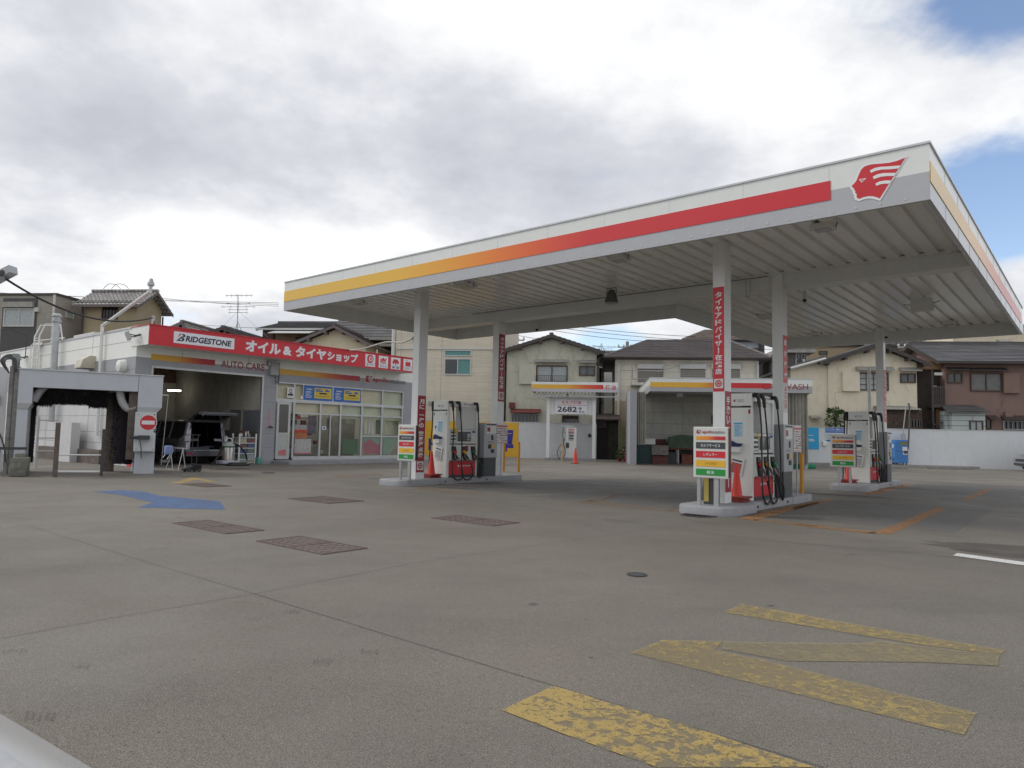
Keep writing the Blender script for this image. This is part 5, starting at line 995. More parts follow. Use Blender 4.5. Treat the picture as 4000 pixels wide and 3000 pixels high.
brush_x(by0, by1, CWX-.7, zbr+.38, .42).obj('top_brush', M_BRUSH, wm)
def brush_z(xc, yc, z0, z1, r):
    m = MB(); m.tube([(xc, yc, z0), (xc, yc, z1)], r*.8, 14)
    for i in range(900):
        z = rnd.uniform(z0, z1); w_ = rnd.uniform(0, math.pi*2); d_ = Vector((math.cos(w_), math.sin(w_), 0)); a_ = Vector((xc, yc, z))+d_*r*.4; b_ = Vector((xc, yc, z+rnd.uniform(-.04, .04)))+d_*r*rnd.uniform(.9, 1.08); m.poly3([a_+Vector((0, 0, .03)), a_-Vector((0, 0, .03)), b_])
    return m
yb = WS.x(P('Q', 1335, 1050), CWX-1.0).y; brush_z(CWX-1.0, yb, .25, ZU+.05, .34).obj('side_brush', M_BRUSH, wm); brush_z(CWX-1.2, L1-.05, .3, ZU-.4, .10).obj('side_brush', M_BRUSH, wm)
yf = WS.x(P('Q', 1195, 1050), CWX-1.5).y; f_ = MB(); f_.box(CWX-1.6, CWX-1.35, yf-.14, yf+.14, 0, ZU); f_.box(CWX-1.35, CWX-1.3, yf-.03, yf+.05, .5, ZU-.6); f_.box(CWX-.5, CWX-.2, R0-.22, R0, .4, ZU); f_.obj('inner_frame', M_RUST, wm)
for pts, nm in (([(-.35, cy(300, 720).y+.1, 2.0), (-.35, cy(420, 660).y, 2.28), (-.35, cy(490, 600).y, 2.45)], 'l'), ([(-.3, cy(1290, 650).y, ZU+.05), (-.3, cy(1330, 700).y, ZU-.32), (-.3, cy(1400, 745).y, ZU-.5), (-.3, cy(1480, 745).y, ZU-.45)], 'r')):
    p_ = smoothpath([(CWX+a, b, c) for a, b, c in pts], 8); rs = [.10+(.012 if i % 2 else 0) for i in range(len(p_))]; MB().tube(p_, rs, 12).obj('duct_hose', mat('white_duct', (.42, .42, .43), .6, var=.1), wm, smooth=True)
# floor rails, barrier posts and tank stand seen through the frame
def wpost(k, x, yb_, yt, r, lb, m, cat='post'):
    q = WS.z(P(k, x, yb_)); z = WS.x(P(k, x, yt), q.x).z; t = MB().box(q.x-r, q.x+r, q.y-r, q.y+r, 0, z); return solo('guide_post', t, m, WS, q, lb, cat, 'posts at the wash bay')
wpost('Q', 592, 1558, 970, .055, 'tallest dark steel post inside the wash frame', M_RUST); wpost('Q', 1092, 1545, 1040, .035, 'slim dark post with white foot at the right of the wash frame', M_DARK)
q0 = WS.z(P('Q', 610, 1540)); q1 = WS.z(P('Q', 1090, 1540)); t = MB(); t.tube([(q0.x, q0.y, .1), (q1.x, q1.y, .1)], .03, 8); t.tube([(q0.x, q0.y, .55), (q1.x, q1.y, .55)], .02, 8); solo('guide_rail', t, M_WHITE, WS, q0, 'low white guide rail between the wash posts', 'rail')
q0 = WS.z(P('Q', 380, 1470)); q1 = WS.z(P('Q', 588, 1470)); t = MB()
for z in (.55, .95, 1.5): t.tube([(q0.x, q0.y, z), (q1.x, q1.y, z)], .022, 6)
t.tube([(q0.x, q0.y, 0), (q0.x, q0.y, 1.6)], .04, 8); solo('safety_rail', t, M_PANL, WS, q0, 'stained pale safety rail left of the tall wash post', 'railing')
yp = SY0-.55; t = MB(); a = ST.y(P('Q', 618, 1200), yp).x; b = ST.y(P('Q', 760, 1200), yp).x; qz = ST.y(P('Q', 700, 970), yp).z
t.box(min(a, b), max(a, b), yp, yp+.3, 0, qz); solo('narrow_cabinet', t, M_PANL, ST, (a, yp, 0), 'tall narrow pale cabinet standing behind the wash posts', 'cabinet')
a = ST.y(P('Q', 380, 1450), SY0-.3).x; b = ST.y(P('Q', 1060, 1450), SY0-.3).x; t = MB(); t.box(min(a, b), max(a, b), SY0-.3, SY0-.01, 0, .5); solo('low_plinth', t, M_RUST, ST, (a, SY0-.2, 0), 'rust stained low plinth at the foot of the shop side wall', 'plinth')
q = ST.y(P('Q', 1028, 1365), SY0-.12); t = MB(); t.lathe([(.1, -.1), (.14, 0), (.1, .1)], (q.x, q.y, q.z), 12, axis=1); solo('hose_fitting', t, M_DARK, ST, q, 'small dark round hose fitting low on the wall seen through the wash frame', 'fitting')
# cable tower at the left edge
tw = thing('cable_tower', 'weathered cable tower with ladder like trunking left of the wash frame', 'cable tower', WS, WS.x(P('Q', 120, 1500), CWX-.9)); X = CWX-.3
def ty(x, y): return WS.x(P('Q', x, y), X)
a, b = ty(85, 700).y, ty(195, 700).y; zt_ = ty(140, 360).z
m = MB(); m.box(X-.25, X, a, a+.12, .0, zt_); m.box(X-.25, X, b-.14, b, 0, zt_); m.box(X-.25, X-.2, a+.12, b-.14, 0, zt_); m.obj('trunking', mat('weathered_metal', (.26, .25, .24), .7, .2, var=.4, scale=5, dirt=.7), tw)
m = MB()
for i in range(9): m.box(X-.2, X-.02, a+.12, b-.14, .9+i*.26, .92+i*.26)
m.obj('cable_clamp', M_DARK, tw)
m = MB()
for i in range(6):
    o_ = i*9; p_ = [ty(95, 430), ty(30+o_*.6, 350), ty(8+o_, 290+o_*.4), ty(70+o_*.3, 238+o_), ty(150-o_*.2, 243+o_), ty(200-o_, 300+o_*.4), ty(188-o_*.5, 420)]
    m.tube(smoothpath([Vector((X+.03*i-.1, v.y, v.z)) for v in p_], 6), .022, 6)
m.obj('cable_bundle', M_DARK, tw, smooth=True)
m = MB(); m.box(X-.3, X-.02, a+.03, b-.05, zt_-.05, zt_+.35); m.obj('cable_box', mat('old_box', (.30, .33, .32), .6, var=.2), tw)
m = MB(); m.tube(smoothpath([ty(-10, 1080), ty(20, 1150), ty(45, 1250), ty(60, 1400)], 6), .02, 6); m.obj('loose_cable', M_DARK, tw)
m = MB(); m.tube([(X-.3, a-.9, zt_+.3), (X-.3, a-.6, zt_+.9), (X-.3, a-.1, zt_+1.05), (X-.3, a+.3, zt_+.9), (X-.3, a+.3, zt_+.3)], .012, 5); m.obj('wire_hoop', M_DARK, tw)
# covered tarpaulin heap and base stand at the left foot
q = WS.z(P('Q', 215, 1555)); m = MB(); m.bbox(q.x-.5, q.x-.02, q.y-.24, q.y+.16, 0, .5, .07); m.bbox(q.x-.45, q.x-.1, q.y-.18, q.y+.08, .44, .60, .06)
for v in m.v: v.x += .03*math.sin(7*v.z+5*v.y); v.y += .03*math.cos(9*v.z+3*v.x)
solo('covered_pump', m, mat('dirty_cover', (.20, .20, .17), .8, var=.5, scale=7, dirt=.8), WS, (q.x, q.y, 0), 'mossy cover over equipment at the left foot of the wash frame', 'cover', smooth=True)
t = MB(); t.box(CWX+.5, CWX+.56, L0-.3, L0-.24, 0, .75); t.box(CWX+.5, CWX+.56, L0-.24, L1-.0, .68, .75); solo('bumper_frame', t, M_DARK, WS, (CWX+.5, L0-.3, 0), 'black bent bumper bar before the left leg of the wash frame', 'bumper')
# old wall at the very left edge
LWX = CWX-1.6; a = WS.x(P('Q', 60, 800), LWX).y; t = thing('side_wall', 'off white stained wall at the left edge behind the cable tower', 'wall', WS, (LWX, a, 0)); zz = WS.x(P('Q', 20, 370), LWX).z
MB().box(LWX-.15, LWX, a-6, a, 0, zz).obj('wall', M_PANL, t); MB().box(LWX, LWX+.1, a-.25, a-.15, 1.9, 2.15).obj('outlet', M_DARK, t)
# ------------------------------------------------------------------ boundary wall
M_WALL = mat('boundary_wall_paint', (.66, .68, .69), .6, var=.05, bump=.15, bscale=18, dirt=.3, dirtcol=(.42, .41, .38))
WH = 2.15
def wx(k, x, y): return HS.y(P(k, x, y), 0)
def bwall(x0, x1, lb):
    t = thing('boundary_wall', lb, 'wall', HS, (x0, 0, 0)); MB().box(x0, x1, 0, .18, 0, WH-.05).obj('wall', M_WALL, t); MB().box(x0, x1, -.02, .2, WH-.05, WH).obj('coping', M_ALU, t); return t
bwall(-14.0, wx('D', 782, 1200).x, 'long white boundary wall on the left, behind the pumps and kerosene stand')
XR0 = wx('U', 1240, 850).x; bwall(XR0, 32, 'long white boundary wall on the right, behind the blue air machine')
# kerb shelf at its foot
a, b = wx('F', 640, 1145).x-6, wx('F', 1280, 1150).x; m = MB(); m.box(a, b, -.9, 0, 0, .14); solo('wall_kerb', m, mat('raw_concrete', (.30, .29, .27), .8, var=.2, bump=.3, dirt=.5), HS, (a, -.5, 0), 'long low concrete kerb at the foot of the right boundary wall', 'kerb')
m = MB(); q = HS.z(P('F', 960, 1165)); q2 = HS.z(P('F', 1300, 1172)); m.prism([(q.x, q.y), (q2.x, q2.y), (q2.x, q2.y+.18), (q.x, q.y+.18)], 0, .10); solo('parking_stop', m, mat('stop_concrete', (.24, .235, .22), .8, var=.3), HS, q, 'long concrete wheel stop below the right wall', 'wheel stop')
m = MB(); q = HS.z(P('F', 640, 1162)); q2 = HS.z(P('F', 820, 1165)); m.prism([(q.x, q.y), (q2.x, q2.y), (q2.x, q2.y+.18), (q.x, q.y+.18)], 0, .10); solo('parking_stop', m, mat('stop_concrete', (.24, .235, .22), .8, var=.3), HS, q, 'shorter concrete wheel stop just right of the farthest pump', 'wheel stop')
for x_, lb in ((1262, 'left of two short steel stubs at the kerb end'), (1277, 'right of two short steel stubs at the kerb end')):
    q = HS.z(P('F', x_, 1157)); m = MB(); m.tube([(q.x, q.y, 0), (q.x, q.y, .45)], .05, 8); solo('steel_stub', m, M_STEEL, HS, q, lb, 'bollard', 'steel stubs')
def wboard(k, x0, y0, x1, y1, m, name, lb, cat, c=-.03):
    a, b, zb, zt = HS.rect(1, c, k, x0, y0, x1, y1); t = thing(name, lb, cat, HS, (a, c, zb)); MB().box(a, b, c, -.002, zb, zt).obj('board', m, t); return t, a, b, zb, zt, c
t, a, b, zb, zt, c = wboard('N', 590, 545, 1935, 1038, M_YEL, 'yellow_sign', 'large yellow wall sign with blue characters behind the left pump', 'sign')
qa = HS.y(P('N', 1648, 800), c).x; qb = HS.y(P('N', 1866, 800), c).x; q1 = HS.y(P('N', 1750, 630), c).z; q0 = HS.y(P('N', 1750, 972), c).z
M_VIO = mat('violet_blue_ink', (.035, .03, .30), .5); k = MB(); k.text('車', (qa, c-.004, q0), (1, 0, 0), (0, 0, 1), qb-qa, q1-q0, .05)
qc = HS.y(P('N', 640, 800), c).x; k.text('ド', (qc, c-.004, HS.y(P('N', 680, 955), c).z), (1, 0, 0), (0, 0, 1), .62, HS.y(P('N', 680, 780), c).z-HS.y(P('N', 680, 955), c).z, .05); k.obj('lettering', M_VIO, t)
t, a, b, zb, zt, c = wboard('F', 100, 865, 182, 1022, M_SKYB, 'cyan_poster', 'plain cyan poster on the wall beside the wash bay curtain', 'poster'); k = MB(); w_ = b-a
for i, f_ in enumerate((.62, .44, .40, .36)): k.box(a+w_*.1, a+w_*(.5+.05*i), c-.004, c, zb+(zt-zb)*f_, zb+(zt-zb)*(f_+.025))
k.obj('small_print', M_LETW, t)
t, a, b, zb, zt, c = wboard('F', 230, 868, 372, 983, M_PAPER, 'menu_poster', 'white and blue wash menu poster behind the farthest pump', 'poster'); w_, h_ = b-a, zt-zb
o = MB().box(a, b, c-.003, c, zt-h_*.2, zt).obj('heading_band', M_BLUE, t); k = MB(); k.text('ドライブスルー洗車メニュー', (a+w_*.03, c-.006, zt-h_*.17), (1, 0, 0), (0, 0, 1), w_*.94, h_*.13, .02); k.obj('lettering', M_LETW, t)
k = MB(); k.box(a, b, c-.003, c, zt-h_*.32, zt-h_*.22); k.box(a, b, c-.003, c, zb+h_*.12, zb+h_*.22)
for i in range(5): k.box(a+w_*.05, a+w_*random.uniform(.3, .6), c-.003, c, zt-h_*(.42+.09*i), zt-h_*(.39+.09*i)); k.box(a+w_*.65, a+w_*.95, c-.003, c, zt-h_*(.42+.09*i), zt-h_*(.395+.09*i))
k.obj('small_print', M_BLUE, t)
t, a, b, zb, zt, c = wboard('F', 630, 875, 655, 983, M_YEL, 'banner_sign', 'narrow yellow and red banner on the wall right of the farthest pump', 'sign'); zm = zb+(zt-zb)*.42
MB().box(a, b, c-.003, c, zb, zm).obj('lower_panel', M_PAPER, t); k = MB(); k.vtext('車ガル', (a+.06, c-.005, zm+.05), (1, 0, 0), (0, 0, 1), b-a-.12, zt-zm-.1, .04); k.obj('lettering', M_VIO, t); k = MB(); k.vtext('中', (a+.05, c-.006, zb+.08), (1, 0, 0), (0, 0, 1), b-a-.1, (zm-zb)*.6, .05); k.obj('lettering', M_RED, t)
q = HS.y(P('M', 82, 858), -.1); m = MB(); m.bbox(q.x-.12, q.x+.12, -.14, -.0, q.z-.12, q.z+.14, .03); solo('socket_box', m, M_PANW, HS, q, 'small white outdoor socket on the wall below the menu poster', 'socket')
# air / vacuum machine
a, b, zb, zt = HS.rect(1, -.55, 'M', 1078, 806, 1262, 1140); t = thing('vacuum_machine', 'sky blue coin vacuum machine with a tall looping hose', 'vacuum machine', HS, ((a+b)/2, -.4, .14)); M_SKY2 = mat('machine_blue', (.045, .19, .50), .4, var=.08, dirt=.2)
MB().bbox(a, b, -.72, -.15, .24, zt, .02).obj('body', M_SKY2, t); k = MB(); k.box(a+.01, b-.01, -.725, -.715, (zt+.24)*.5, (zt+.24)*.5+.02); k.box(a+.45, a+.62, -.73, -.72, .75, .92); k.obj('door_seam', M_DARK, t)
k = MB(); W_ = b-a
k.box(a+W_*.55, a+W_*.93, -.728, -.72, .24+(zt-.24)*.52, .24+(zt-.24)*.70); k.box(a+W_*.60, a+W_*.93, -.728, -.72, .24+(zt-.24)*.36, .24+(zt-.24)*.46); k.box(a-.006, a, -.5, -.35, .24+(zt-.24)*.65, .24+(zt-.24)*.8); k.obj('notice', M_PAPER, t)
MB().box(a+W_*.40, a+W_*.92, -.728, -.72, .24+(zt-.24)*.78, .24+(zt-.24)*.92).obj('yellow_plate', mat('olive_plate', (.18, .20, .06), .5, var=.4, scale=20), t)
for xx in (a+.08, b-.08):
    for yy in (-.64, -.25): MB().lathe([(.05, -.02), (.05, .02)], (xx, yy, .19), 10, axis=0).obj('castor', M_DARK, t)
px_ = HS.y(P('M', 1213, 720), -.4); k = MB(); k.box(px_.x-.08, px_.x+.08, -.5, -.3, zt, zt+.36); k.obj('coin_box', M_STEEL, t)
hp = [HS.y(P('M', *v), -.4) for v in ((1212, 715), (1213, 640), (1232, 480), (1255, 310), (1275, 278), (1297, 310), (1298, 500), (1293, 700), (1285, 860), (1278, 930), (1255, 948))]
MB().tube(smoothpath(hp[:5], 6), .03, 8).obj('swing_arm', M_STEEL, t, smooth=True); MB().tube(smoothpath(hp[4:], 6), .045, 8).obj('suction_hose', mat('hose_brown', (.13, .115, .10), .6, var=.2), t, smooth=True)
MB().tube(smoothpath([(a-.02, -.6, .5), (a-.16, -.62, .3), (a-.1, -.62, .16), (a+.1, -.7, .15), (a+.4, -.78, .16)], 5), .02, 6).obj('power_cable', M_BLACK, t)
# ------------------------------------------------------------------ kerosene stand
KY = -2.6
def ky(x, y, c=KY): return HS.y(P('D', x, y), c)
t = thing('kerosene_stand', 'small white kerosene stand roof on two posts with gradient stripe', 'stand', HS, (ky(335, 1400).x, KY, 0))
a, b = ky(190, 745).x, ky(977, 745).x; z1, z0 = ky(500, 700).z, ky(500, 790).z; zm = (z0+z1)/2
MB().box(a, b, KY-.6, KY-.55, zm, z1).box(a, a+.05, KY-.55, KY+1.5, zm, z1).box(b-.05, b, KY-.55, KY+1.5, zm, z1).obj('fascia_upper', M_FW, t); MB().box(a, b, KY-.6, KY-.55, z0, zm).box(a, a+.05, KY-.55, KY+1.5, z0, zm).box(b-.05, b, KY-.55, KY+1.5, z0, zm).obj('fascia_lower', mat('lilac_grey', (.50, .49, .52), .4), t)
MB().box(a+.05, b-.05, KY-.55, KY+1.5, z1-.08, z1-.03).obj('roof_sheet', M_STEEL, t)
h_ = z1-z0; sxr = ky(845, 745, KY-.6).x; a2 = ky(190, 745, KY-.6).x
MB().box(a+.02, sxr, KY-.606, KY-.6, z0+h_*.32, z0+h_*.74).obj('stripe', grad_mat('kerosene_stripe', [(0, (.74, .44, .05)), (.5, (.72, .38, .04)), (.75, (.66, .12, .03)), (1, (.6, .02, .03))], 0, a-ky(335, 1400).x, sxr-ky(335, 1400).x), t)
k = MB(); k.text('灯', (ky(865, 760, KY-.6).x, KY-.606, z0+h_*.25), (1, 0, 0), (0, 0, 1), .25, .27, .012); k.text('油', (ky(918, 760, KY-.6).x, KY-.606, z0+h_*.25), (1, 0, 0), (0, 0, 1), .25, .27, .012); k.obj('lettering', M_RED, t)
k = MB(); n = 22
for i in range(n): xx = a+.2+(b-a-.4)*i/n; k.tube([(xx, KY-.4, z0-.0), (xx+(b-a-.4)/n/2, KY-.4, z0-.22), (xx+(b-a-.4)/n, KY-.4, z0)], .02, 4)
k.box(a+.1, b-.1, KY-.45, KY-.35, z0-.27, z0-.2); k.obj('truss', M_STEEL, t)
for x_ in (336, 760): MB().box(ky(x_, 1000).x-.09, ky(x_, 1000).x+.09, KY-.1, KY+.2, 0, z0-.2).obj('post', M_WHITE, t)
x0, x1 = ky(350, 900).x, ky(748, 900).x; zz = ky(550, 996).z; MB().box(x0, x1, KY+.05, KY+.1, zz, ky(550, 830).z).obj('back_panel', M_WHITE, t)
x0, x1 = ky(398, 920).x, ky(697, 920).x; z1s, z0s = ky(550, 855).z, ky(550, 990).z; hs = z1s-z0s; ws = x1-x0
pb = MB().box(x0, x1, KY-.06, KY+.04, z0s, z1s).obj('price_board', M_SIGNW, t)
k = MB(); k.text('セルフ灯油', (x0+ws*.2, KY-.065, z0s+hs*.68), (1, 0, 0), (0, 0, 1), ws*.6, hs*.24, .015); k.box(x0+.04, x1-.04, KY-.065, KY-.06, z0s+hs*.60, z0s+hs*.625); k.obj('lettering', M_RED, t, parent=pb)
k = MB(); k.text('2682', (x0+ws*.08, KY-.065, z0s+hs*.14), (1, 0, 0), (0, 0, 1), ws*.60, hs*.38, .02); k.text('¥', (x0+ws*.73, KY-.065, z0s+hs*.34), (1, 0, 0), (0, 0, 1), ws*.07, hs*.15, .01); k.text('18L', (x0+ws*.80, KY-.065, z0s+hs*.08), (1, 0, 0), (0, 0, 1), ws*.14, hs*.14, .0); k.text('/', (x0+ws*.75, KY-.065, z0s+hs*.1), (1, 0, 0), (0, 0, 1), ws*.08, hs*.36, .0); k.obj('lettering', M_INK, t, parent=pb)
MB().box(ky(515, 830).x-.06, ky(515, 830).x+.06, KY-.1, KY, ky(515, 835).z, z0-.1).obj('lamp', M_DARK, t)
# kerosene dispenser, hose, guard, post, cone, plinth
q = ky(545, 1400); a, b = ky(497, 1200).x, ky(598, 1200).x; z1, z0 = ky(545, 1118).z, .14; t = thing('kerosene_dispenser', 'white kerosene dispenser with red label under the price board', 'fuel pump', HS, (q.x, KY+.5, 0))
MB().bbox(a, b, KY+.0, KY+.5, z0, z1, .02).obj('cabinet', M_PUMP, t); MB().box(ky(465, 1100).x, ky(578, 1100).x, KY+.3, KY+.36, z1-.3, ky(520, 1092).z).obj('rear_frame', M_STEEL, t)
W_ = b-a; o = MB().box(a+W_*.25, a+W_*.78, KY-.006, KY, z1-.30, z1-.04).obj('red_label', M_PINK, t); k = MB(); k.text('灯油', (a+W_*.32, KY-.010, z1-.24), (1, 0, 0), (0, 0, 1), W_*.40, .14, .02); k.obj('lettering', M_LETW, t)
k = MB(); k.box(a+W_*.32, a+W_*.74, KY-.006, KY, z1-.48, z1-.40); k.box(a+W_*.32, a+W_*.74, KY-.006, KY, z1-.62, z1-.56); k.box(a+W_*.04, a+W_*.32, KY-.03, KY, z1-1.1, z1-.82); k.obj('meter', M_DARK, t); MB().box(a+W_*.25, a+W_*.7, KY-.006, KY, z0+.95, z0+1.5).obj('notice', M_STEEL, t)
hp = [ky(*v) for v in ((478, 1110), (470, 1180), (478, 1250), (440, 1290), (420, 1350), (440, 1395), (480, 1385), (495, 1330), (478, 1260), (488, 1220))]; MB().tube(smoothpath([Vector((v.x, KY-.2, v.z)) for v in hp], 6), .02, 6).obj('hose', M_BLACK, t, smooth=True)
k = MB(); a, b = ky(368, 1380, KY-.5).x, ky(452, 1380, KY-.5).x; k.tube([(a, KY-.5, 0), (a, KY-.5, .5), (a+.08, KY-.5, .56), (b-.08, KY-.5, .56), (b, KY-.5, .5), (b, KY-.5, 0)], .022, 8); k.tube([(a, KY-.5, .3), (b, KY-.5, .3)], .018, 6); solo('guard_rail', k, M_STEEL, HS, (a, KY-.5, 0), 'small bent steel guard hoop left of the kerosene dispenser', 'guard rail')
k = MB(); a = ky(466, 1350, KY-.8).x; k.tube([(a, KY-.8, 0), (a, KY-.8, 1.0)], .045, 10); solo('guard_post', k, mat('faded_orange', (.58, .36, .20), .6, var=.2, dirt=.4), HS, (a, KY-.8, 0), 'faded pale orange post before the kerosene dispenser', 'bollard')
q = HS.z(P('D', 585, 1447)); cone(q.x, q.y+.1, 0, 1, 'red traffic cone in front of the kerosene dispenser', 1.1, HS)
k = MB(); k.box(ky(310, 1400).x, ky(780, 1400).x, KY-.15, KY+.8, 0, .14); solo('stand_plinth', k, M_KERB, HS, (ky(310, 1400).x, KY, 0), 'low pale concrete plinth under the kerosene stand', 'plinth')
q = wx('D', 718, 1188); m = MB(); m.lathe([(.02, -.12), (.11, -.08), (.11, 0)], (q.x, 0, q.z), 12, axis=1); solo('wall_tap', m, M_DARK, HS, q, 'round dark tap cover on the white wall right of the dispenser', 'tap')
# ------------------------------------------------------------------ hand wash bay
ql = HS.z(P('U', 540, 903)); BY = ql.y; BF = BY-.35
def by(k, x, y, c=None): return HS.y(P(k, x, y), BF if c is None else c)
bay = thing('car_wash_bay', 'open white car wash bay with striped fascia and hanging curtains', 'wash bay', HS, (ql.x, BY, 0))
a = by('U', 596, 550).x; b = by('U', 1298, 565).x; z1 = by('U', 900, 530).z; z0 = by('U', 900, 588).z; zm = (z0+z1)/2; BB = HS.x(P('U', 498, 600), a).y
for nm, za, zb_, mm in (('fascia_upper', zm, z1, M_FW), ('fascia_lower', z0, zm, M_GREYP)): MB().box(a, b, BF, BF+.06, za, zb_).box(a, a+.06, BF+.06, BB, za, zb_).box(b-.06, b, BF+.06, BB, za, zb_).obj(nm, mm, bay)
MB().box(a+.06, b-.06, BF+.06, BB, z0+.06, z0+.10).obj('ceiling', mat('bay_ceiling', (.34, .34, .32), .6, var=.15, dirt=.4), bay); MB().box(a-.02, b+.02, BF-.02, BB, z1, z1+.04).obj('top_trim', M_ALU, bay)
h_ = z1-z0; sx = by('U', 1118, 560).x; X0 = ql.x; MB().box(a+.02, sx, BF-.006, BF, z0+h_*.32, z0+h_*.70).obj('stripe', grad_mat('bay_stripe', [(0, (.74, .44, .05)), (.42, (.74, .40, .04)), (.56, (.70, .14, .03)), (.66, (.62, .03, .03)), (1, (.58, .02, .03))], 0, a-X0, sx-X0), bay)
wa_, wb_ = by('U', 1140, 560).x, by('U', 1279, 560).x; k = MB(); k.text('CAR WASH', (wa_-(wb_-wa_)*.42, BF-.01, z0+h_*.25), (1, 0, 0), (0, 0, 1), (wb_-wa_)*1.42, h_*.42, .0); k.obj('lettering', M_DRED, bay)
xl = by('U', 510, 750, BY).x; xr = by('U', 1262, 750, BY).x; BK = BY+4.6
MB().box(xl, xl+.32, BY, BY+.3, 0, z0+.06).obj('pillar', M_PANG, bay); MB().box(xr, xr+.16, BY, BY+.2, 0, z0+.06).obj('pillar', M_STEEL, bay)
MB().box(xl, xl+.2, BY+.3, BK, 0, z0+.06).obj('side_panel', M_PANG, bay); MB().box(xl+.2, xr+.9, BK, BK+.15, .0, z0+.06).obj('bay_wall', mat('bay_wall', (.52, .52, .47), .6, var=.08, dirt=.35), bay)
k = MB(); 
for i in range(5): k.box(xl+.2, xr+.9, BK-.006, BK, .9+i*.62, .915+i*.62)
for i in range(6): k.box(xl+1.5+i*1.6, xl+1.512+i*1.6, BK-.007, BK, .9, z0)
k.obj('panel_joints', M_JOINT, bay)
MB().box(xl+.2, xr+.9, BK-.02, BK-.007, 0, 1.0).obj('splash_band', mat('bay_lower', (.14, .145, .14), .7, var=.3), bay)
MB().box(by('U', 725, 600, BY+2).x-.15, by('U', 725, 600, BY+2).x+.15, BY+1.9, BY+2.2, z0-.12, z0+.06).obj('ceiling_lamp', M_SIGNW, bay)
def curtain(x0, x1, y, z0_, z1_, lb, waves, amp, along='x', m=None):
    mb = MB(); n = waves*8; pts = []
    for i in range(n+1): s = i/n; pts.append((x0+(x1-x0)*s, y+amp*math.sin(s*waves*2*math.pi)*(1+.3*math.sin(s*7))))
    vs = []; 
    for (p, q_) in pts: vs += [(p, q_, z0_), (p, y+(q_-y)*.6, z1_)]
    mb.add(vs, [(2*i, 2*i+2, 2*i+3, 2*i+1) for i in range(n)])
    mb.add([(v[0], v[1]+.015, v[2]) for v in vs], [(2*i, 2*i+1, 2*i+3, 2*i+2) for i in range(n)])
    return solo('wash_curtain', mb, m or mat('curtain_beige', (.33, .32, .28), .8, var=.15, dirt=.6, dirtcol=(.14, .13, .11)), HS, (x0, y, z0_), lb, 'curtain', 'wash bay curtains', smooth=True)
c0, c1 = by('U', 1172, 750, BY-.1).x, by('U', 1278, 750, BY-.1).x; curtain(c0, c1, BY-.12, .22, z0-.02, 'wide grey beige curtain hanging at the right of the wash bay', 7, .09)
curtain(xl+.34, xl+.75, BY+.1, 1.0, z0, 'narrow gathered curtain beside the left pillar of the wash bay', 4, .08)
k = MB(); k.tube([(a+.1, BY-.1, z0-.03), (b-.1, BY-.1, z0-.03)], .03, 6); k.obj('curtain_rail', M_STEEL, bay)
for x_, w_, lb in ((1400, .17, 'first green sand weight under the curtain'), (1428, .17, 'second green sand weight, left of the curtain pole'), (1520, .17, 'third green sand weight at the foot of the curtain pole'), (1590, .17, 'rightmost green sand weight'), (1320, .2, 'darker green weight nearest the farthest silver machine')):
    q = HS.z(P('K', x_, 915)); m = MB(); m.bbox(q.x-w_, q.x+w_, q.y+.0, q.y+.35, .0, .24, .06); solo('sand_weight', m, mat('weight_green', (.02, .28, .14), .45, var=.15), HS, q, lb, 'weight', 'green weights', smooth=True)
# clutter in the bay: bins, crates, red trolley, green cover
def crate(k, x, y, w, d, h, m, name, lb, cat='crate', z=0.0, rim=True):
    q = HS.z(P(k, x, y), 0); t = MB(); t.box(q.x-w/2, q.x+w/2, q.y, q.y+d, z, z+h*.9)
    if rim: t.box(q.x-w/2-.02, q.x+w/2+.02, q.y-.02, q.y+d+.02, z+h*.9, z+h)
    return solo(name, t, m, HS, (q.x, q.y, z), lb, cat)
M_TEAL = mat('dark_teal_plastic', (.02, .06, .06), .5, var=.3); M_GRN = mat('dull_green_cover', (.07, .12, .08), .7, var=.3)
crate('D', 1245, 1448, 1.0, .6, 1.0, M_TEAL, 'waste_bin', 'dark teal bin at the left end of the wash bay', 'bin')
crate('D', 1245, 1448, .9, .6, .3, M_PAPER, 'towel_stack', 'pale towels piled on the dark bin', 'towels', 1.01)
crate('D', 1370, 1452, .8, .6, .4, mat('dusty_red', (.13, .035, .03), .6, var=.5, scale=8), 'red_crate', 'lower dark red crate in the wash bay'); crate('D', 1370, 1452, .85, .55, .5, mat('pale_crate', (.22, .19, .18), .6, var=.6, scale=9), 'crate', 'pale crate stacked on the red crate', 'crate', .47); crate('D', 1375, 1440, .6, .4, .3, mat('dusty_red', (.13, .035, .03), .6, var=.5, scale=8), 'red_box', 'small red box on top of the pale crate', 'box', .99)
q = HS.z(P('D', 1540, 1450)); t = thing('red_workbench', 'red topped workbench crowded with gear in the wash bay', 'workbench', HS, q); w_ = 3.1
MB().box(q.x-w_/2, q.x+w_/2+1.2, q.y+.3, q.y+1.2, .75, .83).obj('top', mat('bench_red', (.16, .04, .03), .6, var=.5), t)
for s in (-w_/2+.05, 0, w_/2+1.1):
    for yy in (.33, 1.12): MB().box(q.x+s, q.x+s+.07, q.y+yy, q.y+yy+.07, 0, .75).obj('leg', M_STEEL, t)
